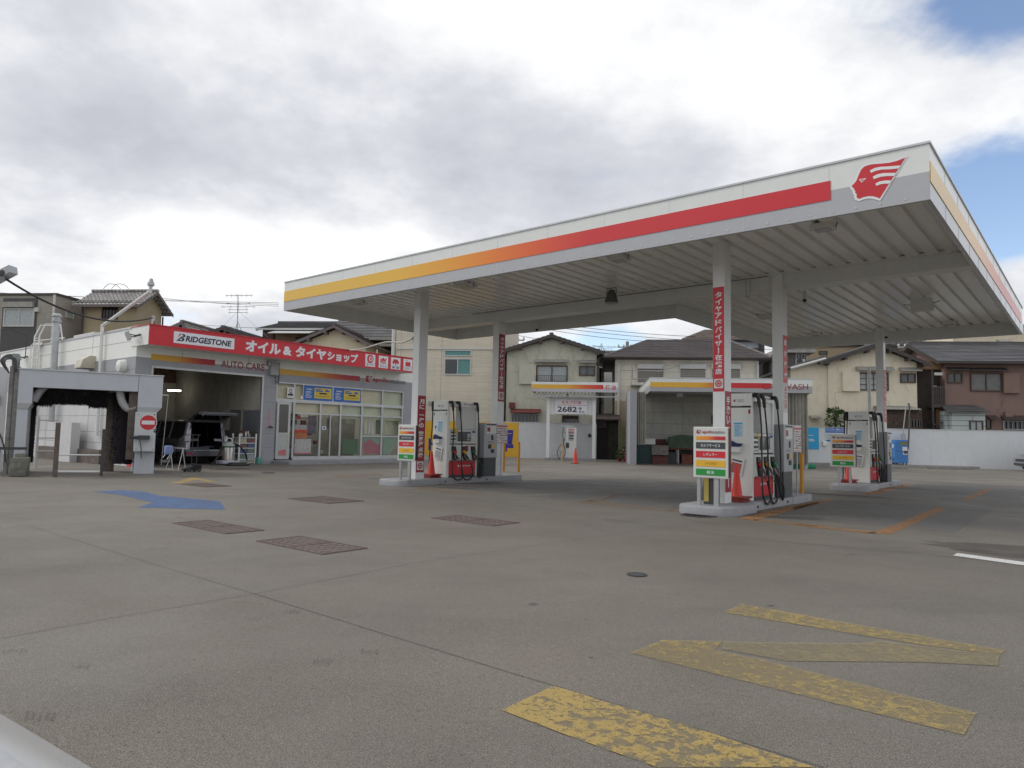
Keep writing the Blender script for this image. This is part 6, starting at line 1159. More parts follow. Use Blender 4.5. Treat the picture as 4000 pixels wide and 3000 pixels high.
for i, (dx, w2, h2, mm, lb) in enumerate(((-1.2, .5, .5, mat('orange_box', (.22, .06, .035), .6, var=.4), 'orange box under the workbench, leftmost'), (-.4, .6, .55, M_DARK, 'dark box under the middle of the workbench'), (.5, .55, .45, mat('orange_box', (.35, .09, .04), .6, var=.2), 'orange box under the workbench, right of the dark one'), (1.5, .8, .55, M_TEAL, 'wide dark box under the right end of the workbench'))):
    m = MB(); m.box(q.x+dx-w2/2, q.x+dx+w2/2, q.y+.4, q.y+1.0, 0, h2); m.box(q.x+dx-w2/2-.03, q.x+dx+w2/2+.03, q.y+.37, q.y+1.03, h2, h2+.05); solo('storage_box', m, mm, HS, (q.x+dx, q.y+.5, 0), lb, 'box', 'boxes under the workbench')
m = MB(); m.prism([(q.x-.5, 0.84), (q.x+1.2, 0.84), (q.x+1.1, 1.45), (q.x+.2, 1.55), (q.x-.4, 1.42)], q.y+.4, q.y+1.1, 1); solo('green_cover', m, M_GRN, HS, (q.x, q.y+.5, 0.84), 'dull green cover draped over gear on the workbench', 'cover')
m = MB(); m.bbox(q.x+1.5, q.x+2.0, q.y+.4, q.y+.9, 0.84, 1.75, .08); solo('dark_machine', m, M_DARK, HS, (q.x+1.7, q.y+.5, 0.84), 'dark machine standing at the right end of the workbench', 'machine')
m = MB(); m.tube([(q.x-2.6, q.y-.3, 0), (q.x-2.65, q.y+.3, 1.15)], .02, 6); m.tube([(q.x-2.2, q.y-.3, 0), (q.x-2.25, q.y+.3, 1.15)], .02, 6)
for i in range(5): m.tube([(q.x-2.61-.01*i, q.y-.25+.1*i, .2+.2*i), (q.x-2.21-.01*i, q.y-.25+.1*i, .2+.2*i)], .015, 5)
solo('step_ladder', m, M_STEEL, HS, (q.x-2.5, q.y, 0), 'slim aluminium ladder leaning in the wash bay', 'ladder')
a_ = by('K', 497, 380, BK-.05); b_ = by('K', 531, 380, BK-.05); m = MB(); m.box(a_.x, b_.x+.6, BK-.05, BK-.02, by('K', 515, 435, BK).z, by('K', 515, 335, BK).z); solo('navy_board', m, M_INK, HS, (a_.x, BK-.05, 1), 'small navy board on the back wall beside the nearest column', 'board')
# passage between kerosene stand and bay: shed door, plants
t = thing('dark_shed', 'dark rusty shed with fence boards in the passage beside the wash bay', 'shed', HS, (wx('D', 790, 1300).x, .3, 0)); a, b = HS.y(P('D', 782, 1300), .5).x, HS.y(P('D', 985, 1300), .5).x; zz = HS.y(P('D', 870, 1045), .5).z
MB().box(a, b, .8, 2.6, 0, zz).obj('body', mat('dark_rust', (.022, .018, .017), .85, var=.6, scale=6), t); MB().slab([(a-.1, .3, zz), (b+.1, .3, zz), (b+.1, 2.6, zz+.4), (a-.1, 2.6, zz+.4)], (0, 0, .06)).obj('roof', mat('rusty_sheet', (.07, .05, .045), .8, var=.4, scale=8), t)
k = MB(); n = 9
for i in range(n): x_ = a+(b-a)*(.55+.45*i/n); k.box(x_, x_+(b-a)*.045, .72, .78, 0, zz-.1-random.uniform(0, .1))
k.obj('fence_boards', mat('grey_boards', (.045, .045, .035), .9, var=.4), t)
k = MB(); k.box(a+.1, a+(b-a)*.45, .7, .78, 1.9, zz-.05); k.obj('hung_clothes', mat('hung_cloth', (.09, .06, .09), .9, var=.8, scale=5), t)
a, b = HS.y(P('D', 985, 1300), -.3).x, HS.y(P('D', 1110, 1300), -.3).x; t = thing('meter_wall', 'olive stained wall strip with meters beside the wash bay', 'wall', HS, (a, 0, 0)); z_ = HS.y(P('D', 1040, 1000), -.3).z
MB().box(a, b, -.3, -.1, 0, HS.y(P('D', 1040, 1110), -.3).z).obj('lower_wall', mat('olive_wall', (.20, .20, .11), .8, var=.25, dirt=.6), t); k = MB(); k.box(a+.4, b-.2, -.5, -.3, z_-.8, z_-.5); k.box(a+.4, b+.1, -.55, -.3, z_-1.8, z_-1.7); k.obj('meter_box', M_DARK, t)
def leaves(mb, c, r, n, s, rn, sq=(1, 1, 1)):
    for i in range(n):
        d = Vector((rn.gauss(0, 1), rn.gauss(0, 1), rn.gauss(0, 1))).normalized()*r*rn.uniform(.35, 1)**.6; p = Vector((c[0]+d.x*sq[0], c[1]+d.y*sq[1], c[2]+d.z*sq[2]))
        a_ = Vector((rn.uniform(-1, 1), rn.uniform(-1, 1), rn.uniform(-1, 1))).normalized(); b_ = a_.cross(Vector((rn.uniform(-1, 1), rn.uniform(-1, 1), rn.uniform(-1, 1)))).normalized(); k_ = s*rn.uniform(.6, 1.3)
        mb.m = rn.choice((0, 0, 1, 2)); mb.poly3([p, p+a_*k_*.5+b_*k_*.28, p+a_*k_, p+a_*k_*.5-b_*k_*.28])
    mb.m = 0; return mb
LEAF = [mat('leaf_mid', (.045, .095, .022), .55, var=.3), mat('leaf_dark', (.022, .055, .014), .55, var=.3), mat('leaf_light', (.10, .17, .04), .5, var=.3)]
rn = random.Random(3)
q = HS.z(P('D', 1050, 1430)); fl = thing('flower_pots', 'heap of potted red flowers and greenery beside the wash bay pillar', 'plants', HS, q)
m = MB()
for dx, hh in ((-.3, .5), (0, .8), (.25, .6)): leaves(m, (q.x+dx, q.y+.3, hh*.7), .3, 160, .12, rn)
m.obj('foliage', LEAF, fl); m = MB()
for dx in (-.3, 0, .3): m.lathe([(.09, 0), (.13, .22)], (q.x+dx, q.y+.3, 0), 12)
m.obj('pot', M_DRED, fl); m = MB(); leaves(m, (q.x+.1, q.y, .5), .38, 60, .12, rn); m.mi = [0]*len(m.mi); m.obj('blossom', M_PINK, fl)
# ivy bush over the wall
q0 = HS.y(P('F', 300, 790), 1.2); iv = thing('ivy_bush', 'bushy green climber rising above the wall against the cream house', 'bush', HS, (q0.x, 1.2, 0)); m = MB(); zz = q0.z
for dx, dz, r in ((0, -.45, .5), (-.1, .15, .38), (.15, .0, .4), (.08, .36, .26), (-.25, -.3, .4), (.2, -.4, .45), (-.32, .38, .14), (.36, .3, .14)): leaves(m, (q0.x+dx, 1.2, zz+dz), r, 230, .10, rn, (1, .7, 1))
m.obj('foliage', LEAF, iv); MB().tube([(q0.x, 1.3, 0), (q0.x+.1, 1.25, 1.5), (q0.x, 1.2, zz)], [.08, .06, .03], 6).obj('stem', mat('bark', (.08, .06, .045), .9), iv)
# weeds at the wall foot
for k_, x_, y_, lb in (('F', 198, 1112, 'small weed at the wall foot left of the farthest price sign'), ('F', 1180, 1128, 'lone sprig of weed growing at the kerb near the right wall')):
    q = HS.z(P(k_, x_, y_), .14 if x_ > 1000 else 0); m = MB(); m.tube([(q.x, q.y, q.z), (q.x+.03, q.y, q.z+.35), (q.x-.03, q.y, q.z+.6)], .012, 4); leaves(m, (q.x, q.y, q.z+.45), .25, 26, .16, rn); solo('weed', m, LEAF, HS, q, lb, 'weed', 'weeds along the wall')
# ------------------------------------------------------------------ houses
def brick_mat(name, col, line, w, h, mortar=.02, rough=.75, var=.08, dirt=.35, dirtcol=(.2, .18, .15), offset=.5, bump=.4):
    if name in MATS: return MATS[name]
    m = bpy.data.materials.new(name); m.use_nodes = True; nt = m.node_tree; N = nt.nodes; Lk = nt.links; b = N['Principled BSDF']; b.inputs['Roughness'].default_value = rough
    tc = N.new('ShaderNodeTexCoord'); sp = N.new('ShaderNodeSeparateXYZ'); Lk.new(tc.outputs['Object'], sp.inputs[0]); ad = N.new('ShaderNodeMath'); Lk.new(sp.outputs[0], ad.inputs[0]); Lk.new(sp.outputs[1], ad.inputs[1])
    cb = N.new('ShaderNodeCombineXYZ'); Lk.new(ad.outputs[0], cb.inputs[0]); Lk.new(sp.outputs[2], cb.inputs[1])
    bt = N.new('ShaderNodeTexBrick'); Lk.new(cb.outputs[0], bt.inputs[0]); bt.offset = offset; bt.inputs['Scale'].default_value = 1; bt.inputs['Brick Width'].default_value = w; bt.inputs['Row Height'].default_value = h; bt.inputs['Mortar Size'].default_value = mortar; bt.inputs['Mortar Smooth'].default_value = .4
    bt.inputs['Color1'].default_value = tuple(c*(1+var) for c in col)+(1,); bt.inputs['Color2'].default_value = tuple(c*(1-var) for c in col)+(1,); bt.inputs['Mortar'].default_value = tuple(line)+(1,)
    mp = N.new('ShaderNodeMapping'); mp.inputs['Scale'].default_value = (.8, .8, .2); Lk.new(tc.outputs['Object'], mp.inputs[0]); d = N.new('ShaderNodeTexNoise'); d.inputs['Scale'].default_value = 1.6; d.inputs['Detail'].default_value = 8; Lk.new(mp.outputs[0], d.inputs[0])
    dr = N.new('ShaderNodeMapRange'); Lk.new(d.outputs[0], dr.inputs[0]); dr.inputs[1].default_value = .48; dr.inputs[2].default_value = .78; dr.inputs[4].default_value = dirt
    mx = N.new('ShaderNodeMixRGB'); Lk.new(dr.outputs[0], mx.inputs[0]); Lk.new(bt.outputs[0], mx.inputs[1]); mx.inputs[2].default_value = tuple(dirtcol)+(1,); Lk.new(mx.outputs[0], b.inputs['Base Color'])
    bp = N.new('ShaderNodeBump'); bp.inputs['Strength'].default_value = bump; bp.inputs['Distance'].default_value = .02; bp.invert = True; Lk.new(bt.outputs['Fac'], bp.inputs['Height']); Lk.new(bp.outputs[0], b.inputs['Normal'])
    MATS[name] = m; return m
def stucco(name, col, dirt=.5): return mat(name, col, .85, var=.09, scale=1.5, bump=.35, bscale=25, dirt=dirt*.8, dirtcol=(.2, .18, .15), dscale=(.7, .7, .3))
W_SID = brick_mat('beige_siding', (.66, .60, .48), (.48, .43, .35), 1.8, .07, .008, dirt=.12)
W_GRY = stucco('grey_green_stucco', (.50, .49, .40), .7); W_CRM = brick_mat('cream_panel_wall', (.66, .62, .52), (.46, .43, .36), 3.0, .45, .012, dirt=.35); W_CR2 = stucco('cream_stucco', (.72, .655, .51), .3)
W_BRN = stucco('brown_stucco', (.235, .155, .13), .25); W_ORB = stucco('orange_brown_wall', (.34, .21, .12), .35); W_TAN = stucco('tan_stucco', (.34, .28, .18), .3); W_L1 = brick_mat('taupe_siding', (.33, .30, .26), (.24, .22, .19), 3.0, .45, .008, dirt=.1); W_L1D = mat('dark_taupe_panel', (.075, .07, .068), .6, var=.1)
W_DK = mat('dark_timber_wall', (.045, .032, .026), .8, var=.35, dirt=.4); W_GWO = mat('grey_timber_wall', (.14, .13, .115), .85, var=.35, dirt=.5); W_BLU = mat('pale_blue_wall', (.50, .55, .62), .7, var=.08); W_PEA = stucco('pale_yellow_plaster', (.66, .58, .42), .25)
R_GRY = brick_mat('slate_roof', (.115, .112, .115), (.055, .055, .055), .9, .28, .02, .6, .2, .2, (.14, .13, .12), bump=.6); R_BRN = brick_mat('brown_tile_roof', (.105, .088, .088), (.045, .04, .04), .6, .26, .03, .55, .18, .25, (.13, .11, .10), bump=.6)
R_TIL = brick_mat('silver_tile_roof', (.33, .32, .31), (.13, .12, .115), .3, .26, .05, .5, .25, .4, (.10, .07, .055), offset=0, bump=.8); R_RED = mat('rust_red_metal', (.16, .04, .03), .7, var=.3); R_TRM = mat('brown_trim', (.06, .048, .045), .6, var=.15); R_TRL = mat('mauve_brown_trim', (.15, .115, .115), .6, var=.15); R_TAN = brick_mat('tan_tile_roof', (.21, .17, .14), (.09, .07, .06), .5, .3, .04, .6, .2, .3, bump=.6)
F_BRN = mat('brown_window_frame', (.075, .045, .032), .5, var=.15); F_WHT = mat('white_window_frame', (.55, .55, .53), .45, var=.06); F_ALU = mat('silver_window_frame', (.33, .33, .32), .45, .3)
CURT = mat('window_curtain', (.42, .46, .46), .8, var=.3, scale=14); CURG = mat('green_blind', (.11, .27, .26), .5, var=.12); DARKW = glass_mat('night_glass', (.012, .014, .016), .06, 1.0); SHUT = brick_mat('roller_shutter', (.25, .235, .20), (.13, .12, .10), 5.0, .11, .02, .5, .03, .2, bump=.6); HOODM = mat('faded_hood', (.34, .33, .30), .6, var=.2, dirt=.5)
def courses(mb, e0, e1, r0, r1, n, lift=.035):
    """roof slope laid as overlapping courses from the eave (e0-e1) to the ridge (r0-r1)"""
    e0, e1, r0, r1 = map(Vector, (e0, e1, r0, r1)); nr = (e1-e0).cross(r0-e0).normalized()
    if nr.z < 0: nr = -nr
    for i in range(n):
        a, b = i/n, (i+1)/n; p, q = e0.lerp(r0, a), e1.lerp(r1, a); s, t = e0.lerp(r0, b), e1.lerp(r1, b)
        mb.poly3([p+nr*lift, q+nr*lift, t, s]); mb.poly3([p, q, q+nr*lift, p+nr*lift])
def roof_slab(mb, pts, th):
    mb.slab(pts, (0, 0, -th))
def house(label, fr, c, x0, x1, ze, zr, depth, axis, wall, roof, trim, ov=.55, kind='gable', name='house', th=.16, xr=None, group=None, ncourse=None):
    """front wall on plane y=c from x0 to x1; ridge along 'x' or 'y'"""
    t = thing(name, label, 'house', fr, (x0, c, 0), group); y1 = c+depth; m = MB(); xm = xr if xr is not None else (x0+x1)/2; ym = c+depth/2
    if kind == 'flat': m.box(x0, x1, c, y1, 0, ze)
    elif axis == 'y': m.prism([(x0, 0), (x1, 0), (x1, ze), (xm, zr-.05), (x0, ze)], c, y1, 1)
    elif kind == 'gable': m.prism([(c, 0), (y1, 0), (y1, ze), (ym, zr-.05), (c, ze)], x0, x1, 0)
    else: m.box(x0, x1, c, y1, 0, ze)
    m.obj('wall', wall, t); rf = MB(); tr = MB()
    if kind == 'flat':
        rf.box(x0-ov, x1+ov, c-ov, y1+ov, ze, ze+th); rf.obj('roof', roof, t); return t
    if axis == 'y':
        sl = (zr-ze)/(xm-x0); sr = (zr-ze)/(x1-xm); el, er = (x0-ov, ze-sl*ov), (x1+ov, ze-sr*ov); ya, yb = c-ov, y1+ov; n = ncourse or max(6, int(math.hypot(xm-x0, zr-ze)/.27))
        for e, s_ in ((el, 1), (er, -1)):
            roof_slab(rf, [(e[0], ya, e[1]+th), (e[0], yb, e[1]+th), (xm, yb, zr+th), (xm, ya, zr+th)], th*.7); courses(rf, (e[0], ya, e[1]+th+.005), (e[0], yb, e[1]+th+.005), (xm, ya, zr+th+.005), (xm, yb, zr+th+.005), n)
            tr.slab([(e[0], ya-.03, e[1]-.06), (xm, ya-.03, zr-.06), (xm, ya-.03, zr+th-.03), (e[0], ya-.03, e[1]+th-.03)], (0, .03, 0))
        rf.box(xm-.12, xm+.12, ya, yb, zr+th-.02, zr+th+.12)
        for f_ in (.12, .42, .8):        # purlin ends
            for e in (el, er): xx = e[0]+(xm-e[0])*f_; zz = e[1]+(zr-e[1])*f_; tr.box(xx-.07, xx+.07, ya-.05, c, zz-.18, zz-.02)
    elif kind == 'gable':
        s_ = (zr-ze)/(depth/2); zf = ze-s_*ov; xa, xb = x0-ov, x1+ov; n = ncourse or max(6, int(math.hypot(depth/2, zr-ze)/.27))
        for ye, sg in ((c-ov, 1), (y1+ov, -1)):
            roof_slab(rf, [(xa, ye, zf+th), (xb, ye, zf+th), (xb, ym, zr+th), (xa, ym, zr+th)], th*.7); courses(rf, (xa, ye, zf+th+.005), (xb, ye, zf+th+.005), (xa, ym, zr+th+.005), (xb, ym, zr+th+.005), n)
        rf.box(xa, xb, ym-.14, ym+.14, zr+th-.02, zr+th+.16); tr.box(xa, xb, c-ov-.1, c-ov, zf+.02, zf+.16)
        for xx in (xa, xb-.03): tr.slab([(xx, c-ov, zf-.05), (xx, ym, zr-.05), (xx, ym, zr+th-.03), (xx, c-ov, zf+th-.03)], (.03, 0, 0)); tr.slab([(xx, y1+ov, zf-.05), (xx, ym, zr-.05), (xx, ym, zr+th-.03), (xx, y1+ov, zf+th-.03)], (.03, 0, 0))
    else:   # hip
        xa, xb, ya, yb = x0-ov, x1+ov, c-ov, y1+ov; hr = (yb-ya)/2; ra, rb = (xr if xr else (xa+hr, xb-hr)); z0 = ze-.0; zz = zr
        n = ncourse or max(6, int(math.hypot(hr, zr-ze)/.27)); A, B, C_, D_ = (xa, ya, z0+.12), (xb, ya, z0+.12), (xb, yb, z0+.12), (xa, yb, z0+.12); r1, r2 = (ra, (ya+yb)/2, zz), (rb, (ya+yb)/2, zz)
        courses(rf, A, B, r1, r2, n); courses(rf, D_, C_, r1, r2, n); courses(rf, A, D_, r1, r1, n); courses(rf, B, C_, r2, r2, n)
        tr.box(xa, xb, ya, yb, z0-.0, z0+.1)
        for p, q_ in ((A, r1), (B, r2), (D_, r1), (C_, r2), (r1, r2)): rf.tube([p, q_], .09, 6)
        tr.tube([(xa, ya-.06, z0+.08), (xb, ya-.06, z0+.08)], .08, 6)
    rf.obj('roof', roof, t); tr.obj('roof_trim', trim, t); return t
def window(t, fr, c, k, x0, y0, x1, y1, kind='slide', frame=None, pane=None, axis=1, sgn=-1, d=.08):
    """window on plane axis=c whose outer side looks along sgn"""
    a, b, zb, zt = fr.rect(axis, c, k, x0, y0, x1, y1); frame = frame or F_BRN; pane = pane or DARKW; f = MB(); e = min(.07, (b-a)*.08, (zt-zb)*.14)
    def bx(mb, u0, u1, z0, z1, d0, d1):
        lo, hi = sorted((c+sgn*d0, c+sgn*d1))
        return mb.box(u0, u1, lo, hi, z0, z1) if axis == 1 else mb.box(lo, hi, u0, u1, z0, z1)
    if kind == 'box':
        bx(f, a, b, zb, zt, -.01, .22); return f.obj('shutter_box', pane, t)
    if kind == 'hood':
        if axis == 1: f.slab([(a, c-.45, zb-.02), (b, c-.45, zb-.02), (b, c, zt+.05), (a, c, zt+.05)], (0, 0, .05)); 
        else: f.box(c, c+.45, a, b, zb, zb+.06)
        return f.obj('window_hood', pane, t)
    if kind == 'shutter':
        bx(f, a-.05, b+.05, zt, zt+.3, -.01, .18); bx(f, a-.04, a, zb, zt, 0, .06); bx(f, b, b+.04, zb, zt, 0, .06); fo = f.obj('shutter_case', frame, t); g_ = MB(); bx(g_, a, b, zb, zt, -.01, .03); g_.obj('roller_shutter', SHUT, t, parent=fo); return fo
    bx(f, a, b, zb, zb+e, -.02, d); bx(f, a, b, zt-e, zt, -.02, d); bx(f, a, a+e, zb+e, zt-e, -.02, d); bx(f, b-e, b, zb+e, zt-e, -.02, d)
    if kind in ('slide', 'rail'): bx(f, (a+b)/2-e*.4, (a+b)/2+e*.4, zb+e, zt-e, -.02, d*.8)
    if kind == 'grid':
        for i in (1, 2, 3): u = a+(b-a)*i/4; bx(f, u-.015, u+.015, zb+e, zt-e, 0, d*.8)
        for i in (1, 2): z = zb+(zt-zb)*i/3; bx(f, a+e, b-e, z-.015, z+.015, 0, d*.7)
    if kind == 'bars':
        n = max(4, int((b-a)/.22))
        for i in range(1, n): u = a+(b-a)*i/n; bx(f, u-.015, u+.015, zb+e, zt-e, .05, d+.03)
    fo = f.obj('window', frame, t); g_ = MB(); bx(g_, a+e, b-e, zb+e, zt-e, -.02, .012); g_.obj('pane', pane, t, parent=fo)
    if kind in ('slide', 'rail') and pane is not DARKW: g_ = MB(); bx(g_, (a+b)/2+e*.4, b-e, zb+e, zt-e, .012, .03) if pane is CURG else None
    if kind == 'rail':
        g_ = MB(); h_ = (zt-zb)*.38; bx(g_, a, b, zb+h_-.03, zb+h_, .3, .34); bx(g_, a, b, zb+.02, zb+.05, .3, .34); n = max(6, int((b-a)/.13))
        for i in range(n+1): u = a+(b-a)*i/n; bx(g_, u-.01, u+.01, zb+.03, zb+h_, .31, .33)
        g_.obj('window_rail', F_BRN, t, parent=fo)
    return fo
def crack(t, fr, c, k, pts, w=.014):
    mb = MB(); P3 = [fr.y(P(k, *p), c-.006) for p in pts]; Q = [P3[0]]
    for a, b in zip(P3, P3[1:]):
        for i in range(1, 5): q = a.lerp(b, i/4); Q.append(q+Vector((random.uniform(-.13, .13), 0, random.uniform(-.06, .06))) if i < 4 else q)
    for a, b in zip(Q, Q[1:]):
        d = (b-a).normalized(); n = Vector((-d.z, 0, d.x))*w/2; mb.poly3([a-n, b-n, b+n, a+n])
    return mb
def gutter(t, pts, r=.05, m=None): return MB().tube(pts, r, 6).obj('gutter_pipe', m or HOODM, t)
def hy(k, x, y, c): return HS.y(P(k, x, y), c)
# --- beige three storey block
c = 3.0; x0, x1 = hy('Z', 770, 600, c).x, hy('W', 738, 700, c).x; zt_ = 10.5
t = house('tall beige sided house behind the left pump, teal blind in its window', HS, c, x0, x1, zt_, 0, 9, 'x', W_SID, R_GRY, R_TRM, kind='flat', name='apartment_house', ov=.1)
m = MB(); zz = hy('Z', 1560, 515, c).z; m.box(x0+.1, x1, c-.08, c, zz-.04, zz+.05); m.obj('ledge', F_WHT, t)
window(t, HS, c, 'Z', 1380, 529, 1712, 606, 'plain', F_WHT, CURG); window(t, HS, c, 'Z', 1377, 632, 1708, 838, 'slide', F_WHT, CURG)
a, b, zb, zt = HS.rect(1, c-.05, 'Z', 1390, 642, 1532, 822); MB().box(a, b, c-.05, c-.014, zb, zt).obj('open_sash', DARKW, t)
window(t, HS, c, 'Z', 990, 355, 1040, 435, 'plain', F_WHT, DARKW); window(t, HS, c, 'Z', 978, 875, 1012, 955, 'plain', F_WHT, DARKW); window(t, HS, c, 'Z', 978, 972, 1012, 1048, 'plain', F_WHT, DARKW)
gutter(t, [(x0-.12, c-.1, .2), (x0-.12, c-.1, zt_)], .12, F_WHT); m = MB(); xx = hy('Z', 1343, 600, c).x; m.box(xx-.012, xx+.012, c-.004, c, 2, zt_); m.box(hy('Z', 828, 900, c).x, hy('Z', 828, 900, c).x+.02, c-.004, c, 2, zt_); m.obj('wall_joint', mat('siding_joint', (.3, .27, .22), .8), t)
q = hy('N', 665, 275, c); MB().lathe([(.12, -.12), (.14, 0)], (q.x, c, q.z), 14, axis=1).obj('vent_cap', F_ALU, t)
# --- grey green gable house
c = 2.2; x0, x1 = hy('C', 1056, 700, c).x, hy('D', 781, 700, c).x; xm = hy('D', 372, 250, c-.5).x; zr = hy('D', 372, 245, c-.5).z; zl = hy('C', 1030, 385, c-.5).z; ze = zr-(zr-zl)*((xm-x0)/(xm-hy('C', 1015, 380, c-.5).x))
t = house('cracked grey green gable house behind the kerosene stand', HS, c, x0, x1, ze-.05, zr-.2, 8, 'y', W_GRY, R_BRN, R_TRM, ov=.5)
window(t, HS, c, 'D', 225, 540, 515, 695, 'rail', F_BRN, CURT); window(t, HS, c, 'D', 70, 533, 224, 713, 'box', pane=W_GRY); window(t, HS, c, 'D', 620, 545, 768, 635, 'slide', F_BRN, mat('dim_pane', (.10, .12, .13), .15, var=.4)); window(t, HS, c, 'D', 208, 498, 528, 512, 'hood', pane=HOODM); window(t, HS, c, 'D', 608, 503, 785, 516, 'hood', pane=HOODM)
window(t, HS, c, 'D', -10, 955, 268, 978, 'hood', pane=R_RED); window(t, HS, c, 'D', -10, 984, 252, 1085, 'bars', F_ALU, DARKW); window(t, HS, c, 'D', 462, 1000, 617, 1085, 'bars', F_BRN, DARKW)
window(t, HS, c, 'C', 1084, 824, 1133, 870, 'box', pane=R_RED)
mb = MB()
for pts in (((120, 410), (150, 500), (190, 560)), ((255, 330), (255, 420), (245, 500)), ((440, 310), (460, 400), (445, 500)), ((555, 350), (550, 440), (570, 500), (605, 500)), ((690, 430), (660, 490)), ((0, 440), (60, 480)), ((350, 290), (345, 370)), ((0, 610), (60, 600)), ((120, 830), (190, 850), (250, 845), (300, 870)), ((20, 820), (60, 900))):
    k_ = crack(t, HS, c, 'D', pts); mb.add(k_.v, k_.f)
mb.obj('wall_cracks', mat('crack_dark', (.17, .165, .13), .9), t)
gutter(t, [(x1+.1, c-.1, .3), (x1+.1, c-.1, ze-.5), (x1+.4, c-.1, ze-.3)], .09, R_TRM); gutter(t, [(x0-.15, c-.1, .3), (x0-.15, c-.1, ze-.6), (x0-.4, c-.1, ze-.4)], .08, R_TRM)
# --- dark cluttered gap left of it
c = 4.5; x0, x1 = hy('W', 738, 700, c).x, hy('C', 1054, 700, c).x; t = thing('narrow_lean_to', 'dark cluttered strip of sheds and frames between beige block and grey house', 'shed', HS, (x0, c, 0))
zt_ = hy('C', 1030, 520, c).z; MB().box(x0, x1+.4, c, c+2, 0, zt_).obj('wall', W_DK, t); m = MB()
for i in range(7): z = 2.4+i*.42; m.box(x0, x1, c-.3, c-.25, z, z+.05)
for x_ in (.2, .6, .9): m.box(x0+(x1-x0)*x_, x0+(x1-x0)*x_+.05, c-.32, c-.2, 1, zt_-.3)
m.obj('frame', F_ALU, t)
# --- cream hip roofed house
c = 2.2; x0, x1 = hy('D', 955, 700, c).x, hy('V', 712, 1620, c).x; ze = hy('U', 750, 436, c-.7).z; zr = hy('U', 640, 366, c+4).z; ra, rb = hy('D', 1250, 310, c+4).x, hy('V', 420, 1340, c+4).x
t = house('cream house with hipped dark roof and three roller shutters', HS, c, x0, x1, ze-.12, zr, 8, 'x', W_CRM, R_BRN, R_TRM, ov=.7, kind='hip', xr=(ra, rb))
for q_ in ((543, 488, 650, 545), (727, 488, 835, 545), (863, 488, 984, 545)): window(t, HS, c, 'U', *q_, 'shutter', F_WHT)
m = MB(); zz = hy('D', 1100, 868, c).z; m.box(x0-.01, x1+.01, c-.01, c, 0, zz); m.obj('lower_wall', stucco('tan_base', (.46, .37, .25), .5), t)
for x_, cc_ in ((988, 'D'),): q = hy(cc_, x_, 600, c); gutter(t, [(q.x, c-.12, .2), (q.x, c-.12, hy('D', 988, 525, c).z)], .09, F_WHT)
q = hy('V', 712, 1550, c); gutter(t, [(q.x, c-.12, .2), (q.x, c-.12, q.z)], .07, F_WHT)
m = MB(); a = hy('D', 1005, 583, c-.8); b = hy('D', 1550, 592, c-.8); m.tube([a, b], .025, 6); a = hy('D', 1345, 598, c-.6); b = hy('V', 0, 1560, c-.6); m.tube([a, b], .025, 6)
for x_ in (1120, 1408): q = hy('D', x_, 565, c-.8); m.tube([(q.x, c, q.z-.5), (q.x-.05, c-.8, q.z), (q.x-.1, c-.8, q.z+.1)], .03, 5)
m.obj('laundry_pole', F_ALU, t); m = MB(); a = hy('U', 514, 543, c-.5); m.box(a.x, a.x+2.2, c-.9, c, a.z-.25, a.z-.2); m.tube([(a.x, c-.85, a.z-.2), (a.x, c-.85, a.z+.15), (a.x+2.2, c-.85, a.z+.15)], .03, 5); m.obj('small_balcony', F_ALU, t)
# --- pale gap wall
c = 7; x0, x1 = hy('D', 783, 800, c).x, hy('D', 850, 800, c).x; t = thing('far_wall_panel', 'pale wall with pipes glimpsed in the gap beside the grey house', 'wall', HS, (x0, c, 0)); MB().box(x0, x1, c, c+.5, 0, hy('D', 815, 560, c).z).obj('wall', F_WHT, t); m = MB()
for i in range(6): z = hy('D', 815, 590+i*60, c).z; m.box(x0, x1, c-.03, c, z, z+.04)
m.tube([(x0+.25, c-.1, 2), (x0+.25, c-.1, hy('D', 815, 560, c).z)], .06, 6); m.obj('pipe', R_TRM, t)
c = 12; x0, x1 = hy('D', 780, 450, c).x, hy('D', 1000, 450, c).x; t = thing('far_house', 'low pale building far behind the grey house', 'house', HS, (x0, c, 0)); MB().box(x0, x1, c, c+5, 0, hy('D', 900, 415, c).z).obj('wall', F_WHT, t); MB().box(x0-.3, x1+.3, c-.3, c+5, hy('D', 900, 415, c).z, hy('D', 900, 405, c).z).obj('roof', HOODM, t)
# --- far blue house with tan hip roof
c = 16; x0, x1 = hy('U', 830, 430, c).x, hy('V', 826, 1450, c).x; xa, xb = hy('U', 765, 360, c).x, x1; ze = hy('U', 990, 362, c-.6).z; zr = hy('U', 850, 320, c+3).z; rx = hy('U', 855, 320, c+3).x
t = house('pale blue house with tan tiled hip roof far behind the hipped roof', HS, c, xa, xb-.6, ze-.1, zr, 6.5, 'x', W_BLU, R_TAN, R_TRM, ov=.6, kind='hip', xr=(rx-.4, rx+.4)); window(t, HS, c, 'V', 480, 1410, 730, 1475, 'plain', F_BRN, mat('pale_pane', (.30, .33, .35), .3, var=.2)); gutter(t, [(x1-.5, c-.2, 0), (x1-.5, c-.2, ze)], .22, R_TRM)
